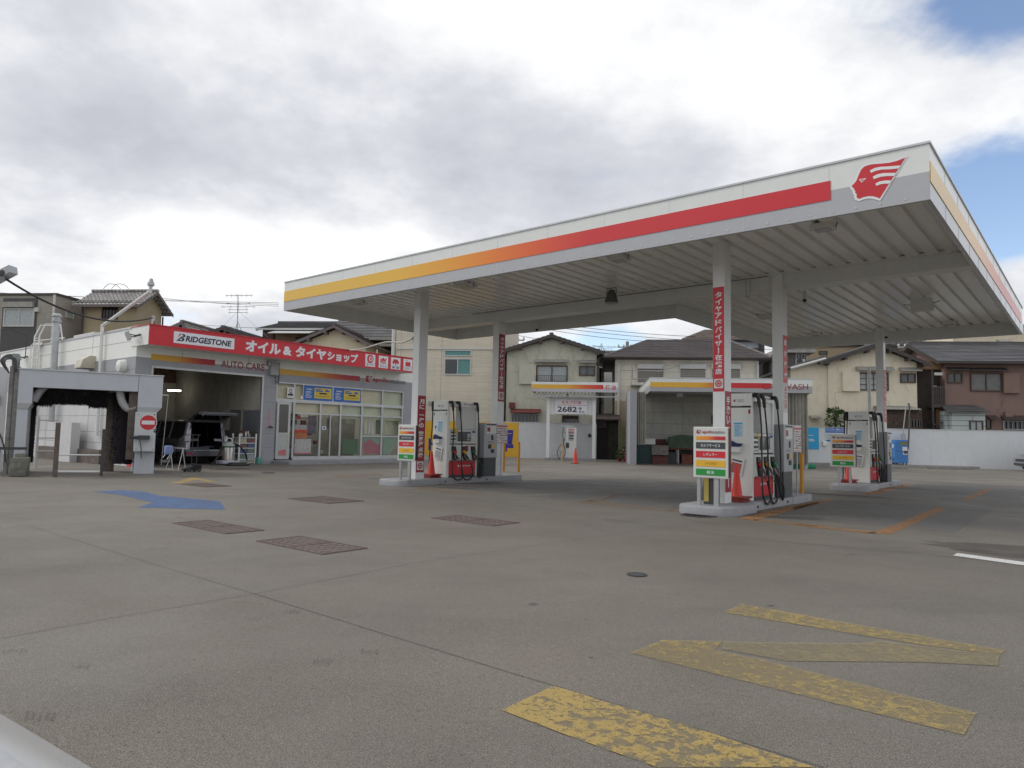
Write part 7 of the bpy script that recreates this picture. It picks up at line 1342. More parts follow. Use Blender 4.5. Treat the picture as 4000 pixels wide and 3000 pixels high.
# --- weathered timber house and tan block behind
c = 12; x0, x1 = hy('V', 985, 1500, c).x, hy('V', 1250, 1500, c).x; ze = hy('V', 1150, 1465, c).z; t = house('weathered grey timber house with air conditioner behind the curtain', HS, c, x0, x1, ze, 0, 6, 'x', W_GWO, HOODM, R_TRM, kind='flat', ov=.5, name='old_house', th=.3)
window(t, HS, c, 'V', 1125, 1470, 1245, 1560, 'bars', F_ALU, DARKW); a, b, zb, zt = HS.rect(1, c-.5, 'V', 1140, 1530, 1225, 1575); m = MB(); m.box(a, b, c-.6, c-.1, zb, zt); ao = m.obj('air_conditioner', F_WHT, t); m = MB(); m.lathe([(.2, 0), (.22, .02)], ((a+b)/2-.1, c-.62, (zb+zt)/2), 14, axis=1); m.obj('fan_grille', M_DARK, t, parent=ao)
c = 20; x0, x1 = hy('V', 1230, 1500, c).x, hy('V', 1900, 1450, c).x+2; t = house('tan block behind the cream gable house', HS, c, x0, x1, hy('V', 1500, 1395, c).z, 0, 6, 'x', stucco('tan_block', (.36, .28, .18)), R_TRM, R_TRM, kind='flat', ov=.1, name='far_building'); window(t, HS, c, 'V', 1380, 1440, 1470, 1480, 'plain', F_BRN, DARKW)
# --- cream gable house
c = 2.4; x0, x1 = hy('F', 250, 600, c).x, hy('F', 889, 600, c).x; xm = HS.y((3439, 1336), c-.55).x; zr = HS.y((3439, 1336), c-.55).z; el = hy('F', 955, 392, c-.55); ze = zr-(zr-el.z)*((x1-xm)/(el.x-xm)); zl = hy('F', 250, 365, c-.55).z
xl_ = xm-(zr-ze)*(xm-x0)/(zr-zl)
t = house('cream gable house behind the farthest pump, with wooden lean to', HS, c, x0, x1, ze-.15, zr-.2, 9, 'y', W_CR2, R_GRY, R_TRM, ov=.55, xr=xm)
window(t, HS, c, 'F', 345, 466, 468, 606, 'box', pane=W_CR2); window(t, HS, c, 'F', 468, 472, 682, 600, 'grid', F_BRN, CURT); window(t, HS, c, 'F', 766, 477, 878, 546, 'slide', F_BRN, mat('dim_pane', (.10, .12, .13), .15, var=.4)); window(t, HS, c, 'F', 445, 440, 710, 458, 'hood', pane=HOODM); window(t, HS, c, 'F', 755, 446, 905, 462, 'hood', pane=HOODM)
window(t, HS, c, 'F', 598, 786, 672, 800, 'hood', pane=HOODM); window(t, HS, c, 'F', 605, 808, 660, 870, 'plain', F_BRN, DARKW); mb = MB()
for pts in (((330, 600), (300, 640), (305, 720)), ((320, 430), (325, 470)), ((725, 370), (700, 440)), ((680, 600), (670, 660), (690, 710)), ((800, 550), (830, 610)), ((760, 330), (775, 400))):
    k_ = crack(t, HS, c, 'F', pts); mb.add(k_.v, k_.f)
mb.obj('wall_cracks', mat('crack_tan', (.30, .26, .18), .9), t)
# its lower side wing going back to the left
cw_ = c+.15; xa = hy('F', -20, 600, cw_).x; zz = hy('F', 120, 400, cw_).z; m = MB(); m.prism([(xa, 0), (x0, 0), (x0, hy('F', 245, 372, cw_).z), (xa, hy('F', -20, 445, cw_).z)], cw_, cw_+7, 1); m.obj('side_wing', W_CR2, t)
m = MB(); pa, pb = hy('F', -60, 450, cw_-.4), hy('F', 245, 360, cw_-.4); m.slab([(pa.x, cw_-.4, pa.z), (pb.x, cw_-.4, pb.z), (pb.x, cw_+7, pb.z), (pa.x, cw_+7, pa.z)], (0, 0, .16)); m.obj('wing_roof', R_GRY, t); pa, pb = hy('F', -20, 440, cw_-.45), hy('F', 232, 370, cw_-.45); MB().tube([pa, pb], .09, 6).obj('gutter_pipe', F_WHT, t)
window(t, HS, cw_, 'F', 112, 790, 184, 800, 'hood', pane=HOODM)
a, b, zb, zt = HS.rect(1, c-1.2, 'F', 682, 735, 925, 880); m = MB(); m.box(a, b, c-1.2, c-.02, 0, zt); lt = m.obj('lean_to', mat('rotten_boards', (.085, .06, .045), .9, var=.6, scale=5, dirt=.7, dirtcol=(.025, .02, .018), dscale=(3, 3, .3)), t); ra_ = hy('F', 648, 722, c-1.5); rb_ = hy('F', 922, 722, c-1.5); m = MB()
n = 26
for i in range(n): u0 = ra_.x+(rb_.x-ra_.x)*i/n; u1 = ra_.x+(rb_.x-ra_.x)*(i+1)/n; dz = .03*(i % 2); m.slab([(u0, c-1.5, ra_.z-.12+dz), (u1, c-1.5, ra_.z-.12+dz), (u1, c-.02, ra_.z+.12+dz), (u0, c-.02, ra_.z+.12+dz)], (0, 0, .03))
m.obj('corrugated_roof', HOODM, t, parent=lt)
window(t, HS, c-1.2, 'F', 835, 808, 922, 870, 'bars', F_BRN, DARKW)
# --- brown house
c = 2.4; x0 = hy('F', 1090, 600, c).x; x1 = x0+9.5; ze = hy('F', 1300, 378, c-.6).z; zr = hy('F', 1300, 268, c+3.5).z
t = house('brown rendered house with dark ridged roof at the right edge', HS, c, x0, x1, ze-.02, zr-.15, 7, 'x', W_BRN, R_GRY, R_TRM, ov=.6)
window(t, HS, c, 'F', 1104, 474, 1215, 546, 'slide', F_BRN, DARKW); window(t, HS, c, 'F', 1270, 474, 1500, 606, 'slide', F_BRN, mat('grey_pane', (.13, .13, .125), .2, var=.3)); window(t, HS, c, 'F', 1500, 476, 1616, 620, 'box', pane=W_BRN); window(t, HS, c, 'F', 1098, 444, 1246, 456, 'hood', pane=R_TRM); window(t, HS, c, 'F', 1258, 446, 1522, 460, 'hood', pane=R_TRM)
window(t, HS, c, 'F', 1385, 790, 1455, 806, 'hood', pane=R_TRM); window(t, HS, c, 'F', 1385, 810, 1420, 875, 'plain', F_BRN, DARKW); window(t, HS, c, 'F', 1490, 792, 1700, 812, 'hood', pane=R_TRM); window(t, HS, c, 'F', 1503, 816, 1700, 885, 'bars', F_ALU, DARKW); window(t, HS, c, 'F', 1512, 752, 1565, 790, 'box', pane=W_BRN)
mb = MB()
for pts in (((1500, 625), (1510, 680), (1490, 730), (1440, 780)), ((1490, 640), (1500, 700))): k_ = crack(t, HS, c, 'F', pts); mb.add(k_.v, k_.f)
mb.obj('wall_cracks', mat('crack_brown', (.11, .065, .05), .9), t)
# side stair bay: dark recess with balcony
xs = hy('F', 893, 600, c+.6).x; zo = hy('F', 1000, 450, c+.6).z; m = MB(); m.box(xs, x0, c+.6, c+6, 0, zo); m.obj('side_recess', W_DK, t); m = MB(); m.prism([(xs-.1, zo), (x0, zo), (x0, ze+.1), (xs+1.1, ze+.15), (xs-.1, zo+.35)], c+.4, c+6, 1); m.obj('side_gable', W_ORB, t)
def tb(x0_, y0_, x1_, y1_, mm, nm, cc=None, d=.1):
    cc = c-.3 if cc is None else cc; a, b, zb, zt = HS.rect(1, cc, 'F', x0_, y0_, x1_, y1_); return MB().box(a, b, cc, cc+d, zb, zt).obj(nm, mm, t)
tb(996, 452, 1010, 870, R_TRM, 'stair_post'); tb(1015, 470, 1072, 490, F_WHT, 'peg_hanger'); tb(1010, 700, 1090, 722, R_TRM, 'balcony_floor', None, .9); tb(1012, 570, 1088, 582, R_TRM, 'balcony_rail')
m = MB()
for i in range(6): a = hy('F', 1018+i*13, 640, c-.3); m.box(a.x-.03, a.x+.03, c-.3, c-.25, hy('F', 1030, 702, c-.3).z, hy('F', 1030, 578, c-.3).z)
m.obj('balcony_bars', R_TRM, t); tb(1040, 730, 1100, 870, W_ORB, 'side_porch', c+.2, .3); a = hy('F', 1005, 850, c-.4); b = hy('F', 1085, 825, c-.4); MB().tube([a, b], .04, 5).obj('handrail', R_TRM, t); tb(1000, 565, 1030, 575, F_ALU, 'lamp_bracket')
# white sided lean-to
c2 = c-1.0; a, b, zb, zt = HS.rect(1, c2, 'F', 1098, 748, 1380, 885); w2 = MB(); w2.prism([(a+(b-a)*.16, 0), (b, 0), (b, zt), (a+(b-a)*.16, zt)], c2, c-.02, 1); wl = w2.obj('white_lean_to', brick_mat('white_siding', (.47, .52, .50), (.25, .28, .27), 6, .3, .03, dirt=.1), t); MB().prism([(a+.1, 0), (a+(b-a)*.16-.01, 0), (a+(b-a)*.16-.01, zt), (a+.1, zt)], c2+.4, c-.02, 1).obj('lean_to_side', brick_mat('white_siding', (.47, .52, .50), (.25, .28, .27), 6, .3, .03, dirt=.1), t, parent=wl)
zz = hy('F', 1240, 716, c).z; m = MB(); courses(m, (a-.1, c2-.25, zt-.02), (b+.15, c2-.25, zt-.02), (a+.2, c-.02, zz+.1), (b-.1, c-.02, zz+.1), 6); m.slab([(a-.1, c2-.25, zt-.1), (b+.15, c2-.25, zt-.1), (b-.1, c-.02, zz), (a+.2, c-.02, zz)], (0, 0, .06)); m.obj('lean_to_roof', R_GRY, t, parent=wl); window(t, HS, c2, 'F', 1265, 816, 1362, 890, 'slide', F_BRN, CURT)
# --- tan building far right, pale block
c = 24; x0 = hy('F', 1148, 250, c).x; t = house('tall cream and tan building beyond the brown house roof', HS, c, x0, x0+16, hy('F', 1300, 200, c).z+.8, 0, 8, 'x', stucco('far_cream', (.66, .58, .44), .4), F_WHT, R_TRM, kind='flat', ov=.05, name='far_building'); window(t, HS, c, 'F', 1520, 268, 1560, 330, 'plain', F_BRN, DARKW); window(t, HS, c, 'F', 1465, 240, 1560, 252, 'hood', pane=HOODM)
c = 17; x0 = hy('F', 850, 300, c).x; x1 = hy('F', 925, 300, c).x; t = house('narrow cream house glimpsed between cream gable and brown house', HS, c, x0-2.5, x1-.6, hy('F', 860, 275, c).z, hy('F', 860, 275, c).z+.9, 6, 'x', W_PEA, R_GRY, R_TRM, ov=.7); gutter(t, [(x1-1.0, c-.3, 3), (x1-1.0, c-.3, hy('F', 880, 290, c).z), (x1-.2, c-.6, hy('F', 915, 262, c).z)], .1, R_TRM)
# --- houses behind the shop (left)
c = 4.0
def ay(x, y, c_): return hy('A', x, y, c_)
x0, x1 = ay(-330, 400, c).x, ay(378, 400, c).x; zt_ = ay(200, 268, c).z; t = house('modern taupe house with dark centre panel at the left edge', HS, c, x0, x1, zt_, 0, 9, 'x', W_L1, R_TRM, R_TRM, kind='flat', ov=.12, name='house', th=.14)
a, b, zb, zt = HS.rect(1, c, 'A', 12, 288, 248, 652); MB().box(a, b, c-.03, c, zb, zt).obj('dark_panel', W_L1D, t); window(t, HS, c-.03, 'A', 28, 358, 236, 482, 'slide', F_WHT, CURT); window(t, HS, c-.03, 'A', 28, 315, 236, 352, 'box', pane=HOODM); q = ay(260, 368, c); MB().box(q.x-.12, q.x+.12, c-.2, c, q.z-.15, q.z+.15).obj('vent_cap', F_WHT, t); gutter(t, [(x1-.05, c-.12, 2), (x1-.05, c-.12, zt_)], .09, F_WHT)
a, b, zb, zt = HS.rect(0, x1, 'A', 446, 376, 500, 424); window(t, HS, x1, 'A', 446, 376, 500, 424, 'plain', F_WHT, CURT, axis=0, sgn=1)
# tan house, tiled roof, ridge along the street
c = 5.0; x0, x1 = ay(574, 430, c).x, ay(929, 430, c).x; ze = ay(740, 312, c-.6).z; dpt = HS.x(P('A', 1102, 400), x1).y-c; zr = ay(860, 232, c+dpt/2).z
t = house('tall tan house with silver grey tiled roof behind the shop side', HS, c, x0, x1, ze, zr-.3, dpt, 'x', W_TAN, R_TIL, R_TRL, ov=.6); window(t, HS, c, 'A', 697, 338, 806, 432, 'bars', F_BRN, DARKW); gutter(t, [(x0+.0, c-.2, 2), (x0, c-.2, ze-.2)], .08, R_TRM); gutter(t, [(x1+.12, c+dpt, 2), (x1+.12, c+dpt, ze-.5)], .06, R_TRM)
m = MB(); ym = c+dpt/2; zz = zr+.1
for x_ in (705, 760): a = ay(x_, 222, ym); m.tube(smoothpath([(a.x, ym, zz), (a.x+.4, ym, zz+.35), (a.x+1.0, ym, zz+.3), (a.x+1.4, ym, zz)], 5), .02, 5)
m.obj('ridge_wire', M_DARK, t)
m = MB(); nn = int((x1-x0+1.2)/.3)
for i in range(nn): m.lathe([(.09, -.1), (.09, .1)], (x0-.6+i*.3+.15, c-.62, ze-.02), 8, axis=1)
m.obj('eave_tile', R_TIL, t)
def small_gable(k, apex, le, re, c, dp, lb, wall, roof, trim, base=2.0, ov=.4, dz=.0):
    A_ = hy(k, *apex, c-ov); L_ = hy(k, *le, c-ov); R__ = hy(k, *re, c-ov); s1 = (A_.z-L_.z)/(A_.x-L_.x); s2 = (A_.z-R__.z)/(R__.x-A_.x)
    x0 = L_.x+ov; ze = L_.z+s1*ov; x1 = A_.x+(A_.z-ze)/s2
    return house(lb, HS, c, x0, x1, ze-.15, A_.z-.16, dp, 'y', wall, roof, trim, ov=ov, xr=A_.x), x0, x1, ze
small_gable('A', (1238, 446), (1120, 500), (1290, 512), 4.2, 5, 'low annex with tiled roof just above the red shop sign corner', W_TAN, R_TIL, R_TRL)
c = 7; x0, x1 = ay(440, 540, c).x, ay(575, 540, c).x; t = house('low tiled annex left of the tan house, behind the ladder', HS, c, x0, x1+.2, ay(500, 545, c-.5).z, ay(540, 480, c+3).z, 6, 'x', W_TAN, R_TIL, R_TRL, ov=.4)
small_gable('B', (612, 147), (478, 190), (868, 245), 5.0, 6, 'low tan house with dark gable roof under the tall antenna', W_TAN, R_GRY, R_TRM, ov=.5)
t, x0, x1, ze = small_gable('B', (1450, 130), (1118, 272), (1900, 365), 3.0, 8, 'broad pale yellow gable house above the shop sign lettering', W_PEA, R_BRN, R_TRL, ov=.6); gutter(t, [hy('B', 1775, 320, 2.6), hy('B', 1775, 500, 2.6)], .05, F_WHT)
c = 11; x0, x1 = hy('B', 924, 200, c).x, hy('B', 1500, 200, c).x; ze = hy('B', 1200, 162, c-.5).z; zr = hy('B', 1200, 122, c+3.5).z; t = house('brown brick house with grey roof and white sunshade', HS, c, x0, x1, ze, zr-.15, 7, 'x', brick_mat('brown_brick', (.14, .095, .07), (.10, .075, .06), .5, .16, .02), R_GRY, F_WHT, ov=.45)
a, b, zb, zt = HS.rect(1, c-.9, 'B', 985, 186, 1295, 206); m = MB(); m.slab([(a, c-1.6, zb), (b, c-1.6, zb), (b, c, zt+.2), (a, c, zt+.2)], (0, 0, .06)); m.obj('sunshade', F_WHT, t); a, b, zb, zt = HS.rect(1, c-.02, 'B', 1012, 205, 1180, 262); MB().box(a, b, c-.02, c, zb, zt).obj('brick_panel', brick_mat('orange_brick', (.26, .17, .10), (.16, .11, .07), .4, .14, .02), t); window(t, HS, c-.02, 'B', 1165, 225, 1240, 262, 'plain', F_BRN, DARKW); window(t, HS, c, 'B', 924, 165, 1005, 262, 'box', pane=mat('maroon_panel', (.09, .045, .04), .7))
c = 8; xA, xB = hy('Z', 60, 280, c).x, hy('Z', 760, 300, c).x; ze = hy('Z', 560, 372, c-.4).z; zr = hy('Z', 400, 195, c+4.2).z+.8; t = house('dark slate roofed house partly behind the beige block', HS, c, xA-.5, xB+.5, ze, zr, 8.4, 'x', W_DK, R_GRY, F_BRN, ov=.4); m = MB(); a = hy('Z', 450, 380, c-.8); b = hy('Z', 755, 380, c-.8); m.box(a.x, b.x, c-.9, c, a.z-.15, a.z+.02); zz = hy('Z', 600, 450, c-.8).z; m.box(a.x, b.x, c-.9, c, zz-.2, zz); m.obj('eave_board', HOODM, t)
# ------------------------------------------------------------------ antennas, poles, wires
def antenna(k, top, bot, c, lb, els, s=1.0):
    a, b = hy(k, *top, c), hy(k, *bot, c); t = thing('tv_antenna', lb, 'antenna', HS, (b.x, c, b.z), 'roof antennas'); MB().tube([(b.x, c, b.z), (a.x, c, a.z)], .035*s, 6).obj('mast', M_STEEL, t); m = MB()
    for f_, w_, n in els:
        z = b.z+(a.z-b.z)*f_; m.tube([(b.x-w_, c, z), (b.x+w_, c, z)], .02*s, 5)
        for i in range(n): x_ = b.x-w_+2*w_*i/max(1, n-1); m.tube([(x_, c-.25*s, z-.02), (x_, c+.25*s, z+.02)], .012*s, 4); m.tube([(x_, c, z-.14*s), (x_, c, z+.14*s)], .012*s, 4)
    m.obj('elements', M_STEEL, t)
    m = MB()
    for d in (-1, 1): m.tube([(b.x, c, b.z+.7*s), (b.x+d*.3*s, c+.2, b.z-.1)], .025*s, 5); m.tube([(b.x, c, b.z+(a.z-b.z)*.55), (b.x+d*2.2*s, c+.5, b.z-.4)], .008, 4)
    m.obj('guy_wires', M_STEEL, t)
antenna('A', (1624, 262), (1618, 510), 8, 'tall slim television antenna on the low tan house roof', ((.97, 1.0, 6), (.75, .9, 3), (.66, 1.25, 5), (.58, .7, 3), (.5, .7, 2)))
antenna('D', (828, 362), (828, 410), 12, 'small cluttered antenna between grey house and hipped roof', ((.9, 1.0, 5), (.5, .8, 4)), .9)
def pole(k, top, c, lb, r=.16):
    a = hy(k, *top, c); t = thing('utility_pole', lb, 'utility pole', HS, (a.x, c, 0), 'utility poles'); MB().tube([(a.x, c, 0), (a.x, c, a.z)], [r*1.15, r], 12).obj('pole', mat('pole_concrete', (.24, .235, .22), .8), t, smooth=True); m = MB()
    for dz, w_ in ((.5, .8), (1.1, .9)): m.box(a.x-w_, a.x+w_, c-.05, c+.05, a.z-dz-.05, a.z-dz+.05)
    m.obj('crossarm', M_STEEL, t); m = MB()
    for dz, w_ in ((.5, .8), (1.1, .9)):
        for s in (-1, -.4, .4, 1): m.lathe([(.06, 0), (.09, .06), (.05, .2)], (a.x+s*w_*.95, c, a.z-dz+.05), 8)
    m.obj('insulator', F_WHT, t); m = MB(); m.lathe([(.2, 0), (.22, .1), (.22, .6), (.15, .7)], (a.x+.4, c-.2, a.z-1.9), 12); m.obj('transformer', M_DARK, t); return a
pa = pole('C', (1128, 232), 14, 'concrete utility pole above the grey house left eave'); pb_ = pole('D', (1068, 318), 20, 'short dark pole top behind the hipped roof', .14); pc = pole('F', (833, 240), 13, 'concrete pole between the cream gable roof and the far houses', .17)
M_WIRE = mat('wire_black', (.02, .02, .022), .6)
def wire(pts, lb, r=.014, sag=.3, fr=HS, grp='overhead wires', m=None, n=14):
    mb = MB(); q = []
    for a, b in zip(pts, pts[1:]):
        a, b = Vector(a), Vector(b)
        for i in range(n+1): s = i/n; p = a.lerp(b, s); p.z -= sag*4*s*(1-s); q.append(p)
    mb.tube(q, r, 5); return solo('overhead_wire', mb, m or M_WIRE, fr, q[0], lb, 'wire', grp, smooth=True)
lbs = ['topmost overhead wire crossing between roofs under the canopy', 'second overhead wire crossing behind the grey gable', 'third overhead wire just above the grey gable ridge', 'lowest overhead wire above the hipped roof ridge']
for i, (p0, p1) in enumerate((((640, 185), (1700, 272)), ((500, 200), (1650, 305)), ((375, 215), (1240, 316)), ((740, 355), (1100, 362)))): wire([hy('D', *p0, 15+i), hy('D', *p1, 16+i)], lbs[i], .02, .1)
lbs = ['uppermost wire strung above the roofs left of the canopy', 'second wire strung above the roofs left of the canopy', 'third thin wire above the roofs left of the canopy', 'low thin wire passing behind the tall antenna base']
for i, (p0, p1) in enumerate((((-20, 250), (1900, 320)), ((300, 262), (1900, 330)), ((1080, 285), (1900, 342)), ((1250, 458), (1900, 492)))): wire([hy('A', *p0, 16+i), hy('A', *p1, 17+i)], lbs[i], .018, .12)
wire([hy('C', 1140, 240, 14), hy('C', 1600, 300, 18)], 'wire running right from the pole above the grey house', .018, .1); wire([hy('T', -400, -300, 5), hy('F', 950, 240, 13), hy('F', 1010, 330, 5)], 'wire dipping between the cream gable and brown roof', .016, .2)
# slack cable from the shop roof to the canopy
mb = MB(); pts = [ST.x(P('B', 1500, 325), SX), ST.x(P('B', 1640, 318), SX+2), ST.x(P('B', 1760, 285), SX+4), ST.x(P('B', 1850, 262), SX+5.5), ST.x(P('B', 1960, 265), SX+7), ST.x(P('B', 2040, 235), SX+8.5)]; mb.tube(smoothpath(pts, 6), .03, 6); solo('roof_cable', mb, mat('pale_conduit', (.42, .41, .36), .6), ST, pts[0], 'pale sagging conduit from the shop roof towards the left canopy column', 'cable', smooth=True)
# flood lamp on its own pole at far left and its black cable
fp = WF.y(P('A', 30, 125), 17.5); gp = Vector((fp.x-.9, fp.y, 0)); t = thing('flood_pole', 'grey floodlight on a pole entering at the top left edge', 'floodlight', WF, gp); MB().tube([(gp.x, gp.y, 0), (gp.x, gp.y, fp.z-.2), (gp.x+.3, gp.y, fp.z-.1)], .05, 8).obj('pole', M_STEEL, t)
m = MB(); c_ = fp; u_ = Vector((.86, 0, .5)); v_ = Vector((-.5, 0, .86)); w3 = Vector((0, .3, 0)); p0 = c_-u_*.28-v_*.09-w3*.5; m.slab([p0, p0+u_*.50, p0+u_*.56+v_*.17, p0+v_*.19], w3); m.obj('housing', M_STEEL, t); m = MB(); m.lathe([(.07, -.17), (.09, -.155)], (c_.x+.03, c_.y, c_.z), 14, axis=1); m.obj('lens', M_DARK, t)
e = ST.x(P('A', 1045, 420), SX-.2); e = ST.inv.inverted() @ e; a = fp+Vector((.05, 0, -.12)); q = []
for i in range(25): s = i/24; p = a.lerp(e, s); p.z -= 4*.62*s*(1-s)*.8; q.append(p)
q += [e+Vector((.05, 0, -.25)), e+Vector((-.15, 0, -.55)), e+Vector((-.3, .1, -.7))]; mb = MB(); mb.tube(q, .028, 6); solo('sagging_cable', mb, M_WIRE, WF, a, 'thick black cable sagging from the left floodlight to the shop roof', 'cable', smooth=True)
q = ST.x(P('A', 1044, 500), SX-.2); mb = MB(); mb.box(q.x-.04, q.x+.04, q.y-.05, q.y+.03, ZR-.1, ST.x(P('A', 1044, 408), SX-.2).z); solo('cable_bracket', mb, M_STEEL, ST, (q.x, q.y, ZR-.1), 'short steel bracket standing on the roof at the red sign corner', 'bracket')
a, b, zb, zt = ST.rect(1, SY0+2.5, 'A', 502, 530, 640, 580); MB_ = MB(); MB_.box(a, b, SY0+2.5, SY0+3.4, 4.45, zt); solo('rooftop_unit', MB_, F_WHT, ST, (a, SY0+2.5, 4.45), 'pale air conditioning unit on the shop roof', 'roof unit')
# ------------------------------------------------------------------ vehicles
def paint(name, col, rough=.25, metal=.0): return mat(name, col, rough, metal, var=.03, coat=.8)
TYRE = mat('tyre', (.018, .018, .018), .8, var=.2); RIM = mat('rim', (.30, .30, .31), .3, .8); CGL = glass_mat('car_glass', (.012, .015, .016), .03, 1.0)
def wheel(t, x, y, s, r=.32):
    """s = +1/-1: outer side along local y"""
    m = MB(); m.lathe([(r*.62, -.1*s), (r*.95, -.1*s), (r, -.07*s), (r, .07*s), (r*.95, .1*s), (r*.64, .1*s)], (x, y, r), 24, axis=1); w = m.obj('wheel', TYRE, t, smooth=True)
    m = MB(); m.lathe([(.05, .09*s), (.06, .1*s), (r*.62, .075*s), (r*.66, .098*s)], (x, y, r), 20, axis=1)
    for i in range(5):
        a = 2*math.pi*i/5; d = Vector((math.cos(a), 0, math.sin(a))); p = Vector((-math.sin(a), 0, math.cos(a))); c = Vector((x, y+.1*s, r)); m.slab([c+d*.04-p*.03, c+d*r*.6-p*.022, c+d*r*.6+p*.022, c+d*.04+p*.03], (0, .012*s, 0))
    m.obj('rim', RIM, t, parent=w)
def car(name, label, cat, fr, base, heading, L, W, Hh, body, hood_z=.98, hood_l=1.05, open_tail=False, wind=.75):
    """base = ground point under the middle of the rear bumper; local +X runs forward"""
    cf = Frame(0, 0, 0); cf.m = fr.m @ Matrix.Translation(Vector(base)) @ Matrix.Rotation(R(heading), 4, 'Z'); cf.inv = cf.m.inverted()
    t = bpy.data.objects.new(name, None); COL.objects.link(t); t.matrix_world = cf.m; t['base'] = (0.0, 0.0, 0.0); tag(t, label, cat)
    hw = W/2; zb = .93; wb0, wb1 = .78, L-.85; belt = lambda x: zb+(hood_z-zb)*min(1, max(0, (x-(L-hood_l-.6))/.6)) if x > L-hood_l-.6 else zb+.03
    xs = [0, .04, .14, .35]+[.35+(L-.9)*i/12 for i in range(1, 13)]+[L-.35, L-.2, L-.08, L-.02, L]; xs = sorted(set(round(x, 3) for x in xs))
    def wf(x):
        e = min(x, L-x); k = 1-(1-min(1, e/.75))**2.6*.24 if x > L/2 else 1-(1-min(1, e/.4))**2.6*.10; return hw*k
    def top(x):
        if x > L-hood_l: u = (x-(L-hood_l))/hood_l; return hood_z-.26*u**3.0
        return zb+.02
    rings = []
    for x in xs:
        w = wf(x); e = min(x, L-x); lift = .14*max(0, 1-e/.35)**2; zt = top(x); z0 = .22+lift
        if e < .05: zt = zt-.10*(1-e/.05)
        half = [(w*.55, z0), (w*.9, z0+.02), (w*.985, z0+.14), (w, .55), (w*.985, min(zt-.08, .8)), (w*.95, zt-.02), (w*.80, zt+.005), (w*.4, zt+.02)]
        rings.append([(x, a, b) for a, b in half]+[(x, -a, b) for a, b in reversed(half)])
    m = MB(); n = 16; vs = [p for r_ in rings for p in r_]; fs = []
    for i in range(len(rings)-1):
        for k in range(n):
            if open_tail and k in (7,): 
                if xs[i] < 2.2: continue
            fs.append((i*n+k, i*n+(k+1) % n, (i+1)*n+(k+1) % n, (i+1)*n+k))
    fs.append(tuple(range((len(rings)-1)*n, len(rings)*n)))
    if not open_tail: fs.append(tuple(range(n))[::-1])
    m.add(vs, fs); bo = m.obj('body', [body], t, smooth=True)
    xw0 = L-hood_l-.02; xw1 = xw0-wind; x_r1 = .42 if not open_tail else .2; x_r0 = .10
    yb_, yt_ = hw*.94, hw*.76; zg0, zg1 = zb, Hh-.07
    # greenhouse glass with painted roof and pillars
    prof = [(x_r0, zg0, yb_), (xw0, zg0+.03, yb_), (xw1, zg1, yt_), (x_r1, zg1, yt_)]
    g_ = MB(); Lp = [Vector((a, c, b)) for a, b, c in prof]; Rp = [Vector((a, -c, b)) for a, b, c in prof]
    g_.add(Lp+Rp, [(0, 1, 2, 3), (4, 7, 6, 5), (1, 5, 6, 2)]+([] if open_tail else [(0, 3, 7, 4)])); go = g_.obj('windows', CGL, t)
    m = MB(); rf = []
    for x in (x_r1-.06, x_r1+.1, (x_r1+xw1)/2, xw1-.15, xw1+.06):
        e = .03 if x in (x_r1-.06, xw1+.06) else 0
        rf.append([(x, yt_+.03, Hh-.10-e), (x, yt_-.02, Hh-.045-e), (x, yt_*.55, Hh-.01-e), (x, 0, Hh-e), (x, -yt_*.55, Hh-.01-e), (x, -yt_+.02, Hh-.045-e), (x, -yt_-.03, Hh-.10-e)])
    vs = [p for r_ in rf for p in r_]; m.add(vs, [(i*7+k, i*7+k+1, (i+1)*7+k+1, (i+1)*7+k) for i in range(4) for k in range(6)]); ro = m.obj('roof', body, t, smooth=True)
    m = MB()
    for sy_ in (1, -1):
        def gp(x, f): return Vector((x, sy_*(yb_+(yt_-yb_)*f+.012), zg0+(zg1-zg0)*f))
        m.tube([gp(xw0+.02, 0), gp(xw1+.02, 1)], .035, 6); m.tube([gp(x_r0+.03, 0), gp(x_r1+.0, 1)], .06, 6)
        for f_ in (.36, .66): xx = x_r0+(xw0-x_r0)*f_; m.tube([gp(xx, 0), gp(xx, 1)], .028, 6)
        m.tube([gp(x_r0, .0), gp(xw0, .0)], .018, 6)
    m.obj('pillar', body, t)
    for sy_ in (1, -1):
        for x in (wb0, wb1):
            wheel(t, x, sy_*(wf(x)-.10), sy_); m = MB(); yy = sy_*(wf(x)+.004); nn = 16
            m.add([(x+math.cos(math.pi*k/nn)*.37, yy, .32+math.sin(math.pi*k/nn)*.37) for k in range(nn+1)]+[(x, yy, .2)], [tuple(range(nn+2))]); m.obj('wheel_arch', M_BLACK, t)
        m = MB(); x = L-.16; w = wf(x); m.slab([(x+.02, sy_*w*.98, .62), (x+.02, sy_*w*.98, .76), (x+.12, sy_*w*.62, .74), (x+.135, sy_*w*.62, .63)], (.03, sy_*.015, 0)); m.obj('headlight', mat('headlight_glass', (.55, .56, .58), .1, .3), t)
        m = MB(); m.box(.0, .07, min(sy_*wf(.05)*.62, sy_*wf(.05)*1.0), max(sy_*wf(.05)*.62, sy_*wf(.05)*1.0), .72, .9) if not open_tail else m.box(-.01, .16, *sorted((sy_*(hw-.13), sy_*(hw+.004))), .86, 1.06); m.obj('tail_light', mat('tail_lens', (.30, .05, .05), .2) if not open_tail else mat('clear_lens', (.5, .45, .5), .15), t)
        m = MB(); xm_ = xw0-.25; m.bbox(xm_-.08, xm_+.06, *sorted((sy_*(hw*.98), sy_*(hw*.98+.2))), zb+.02, zb+.17, .03); m.obj('mirror', body, t)
    m = MB(); m.box(L-.03, L+.012, -hw*.45, hw*.45, .50, .64); m.box(L-.03, L+.012, -hw*.6, hw*.6, .30, .42); m.obj('grille', M_DARK, t)
    return t, cf
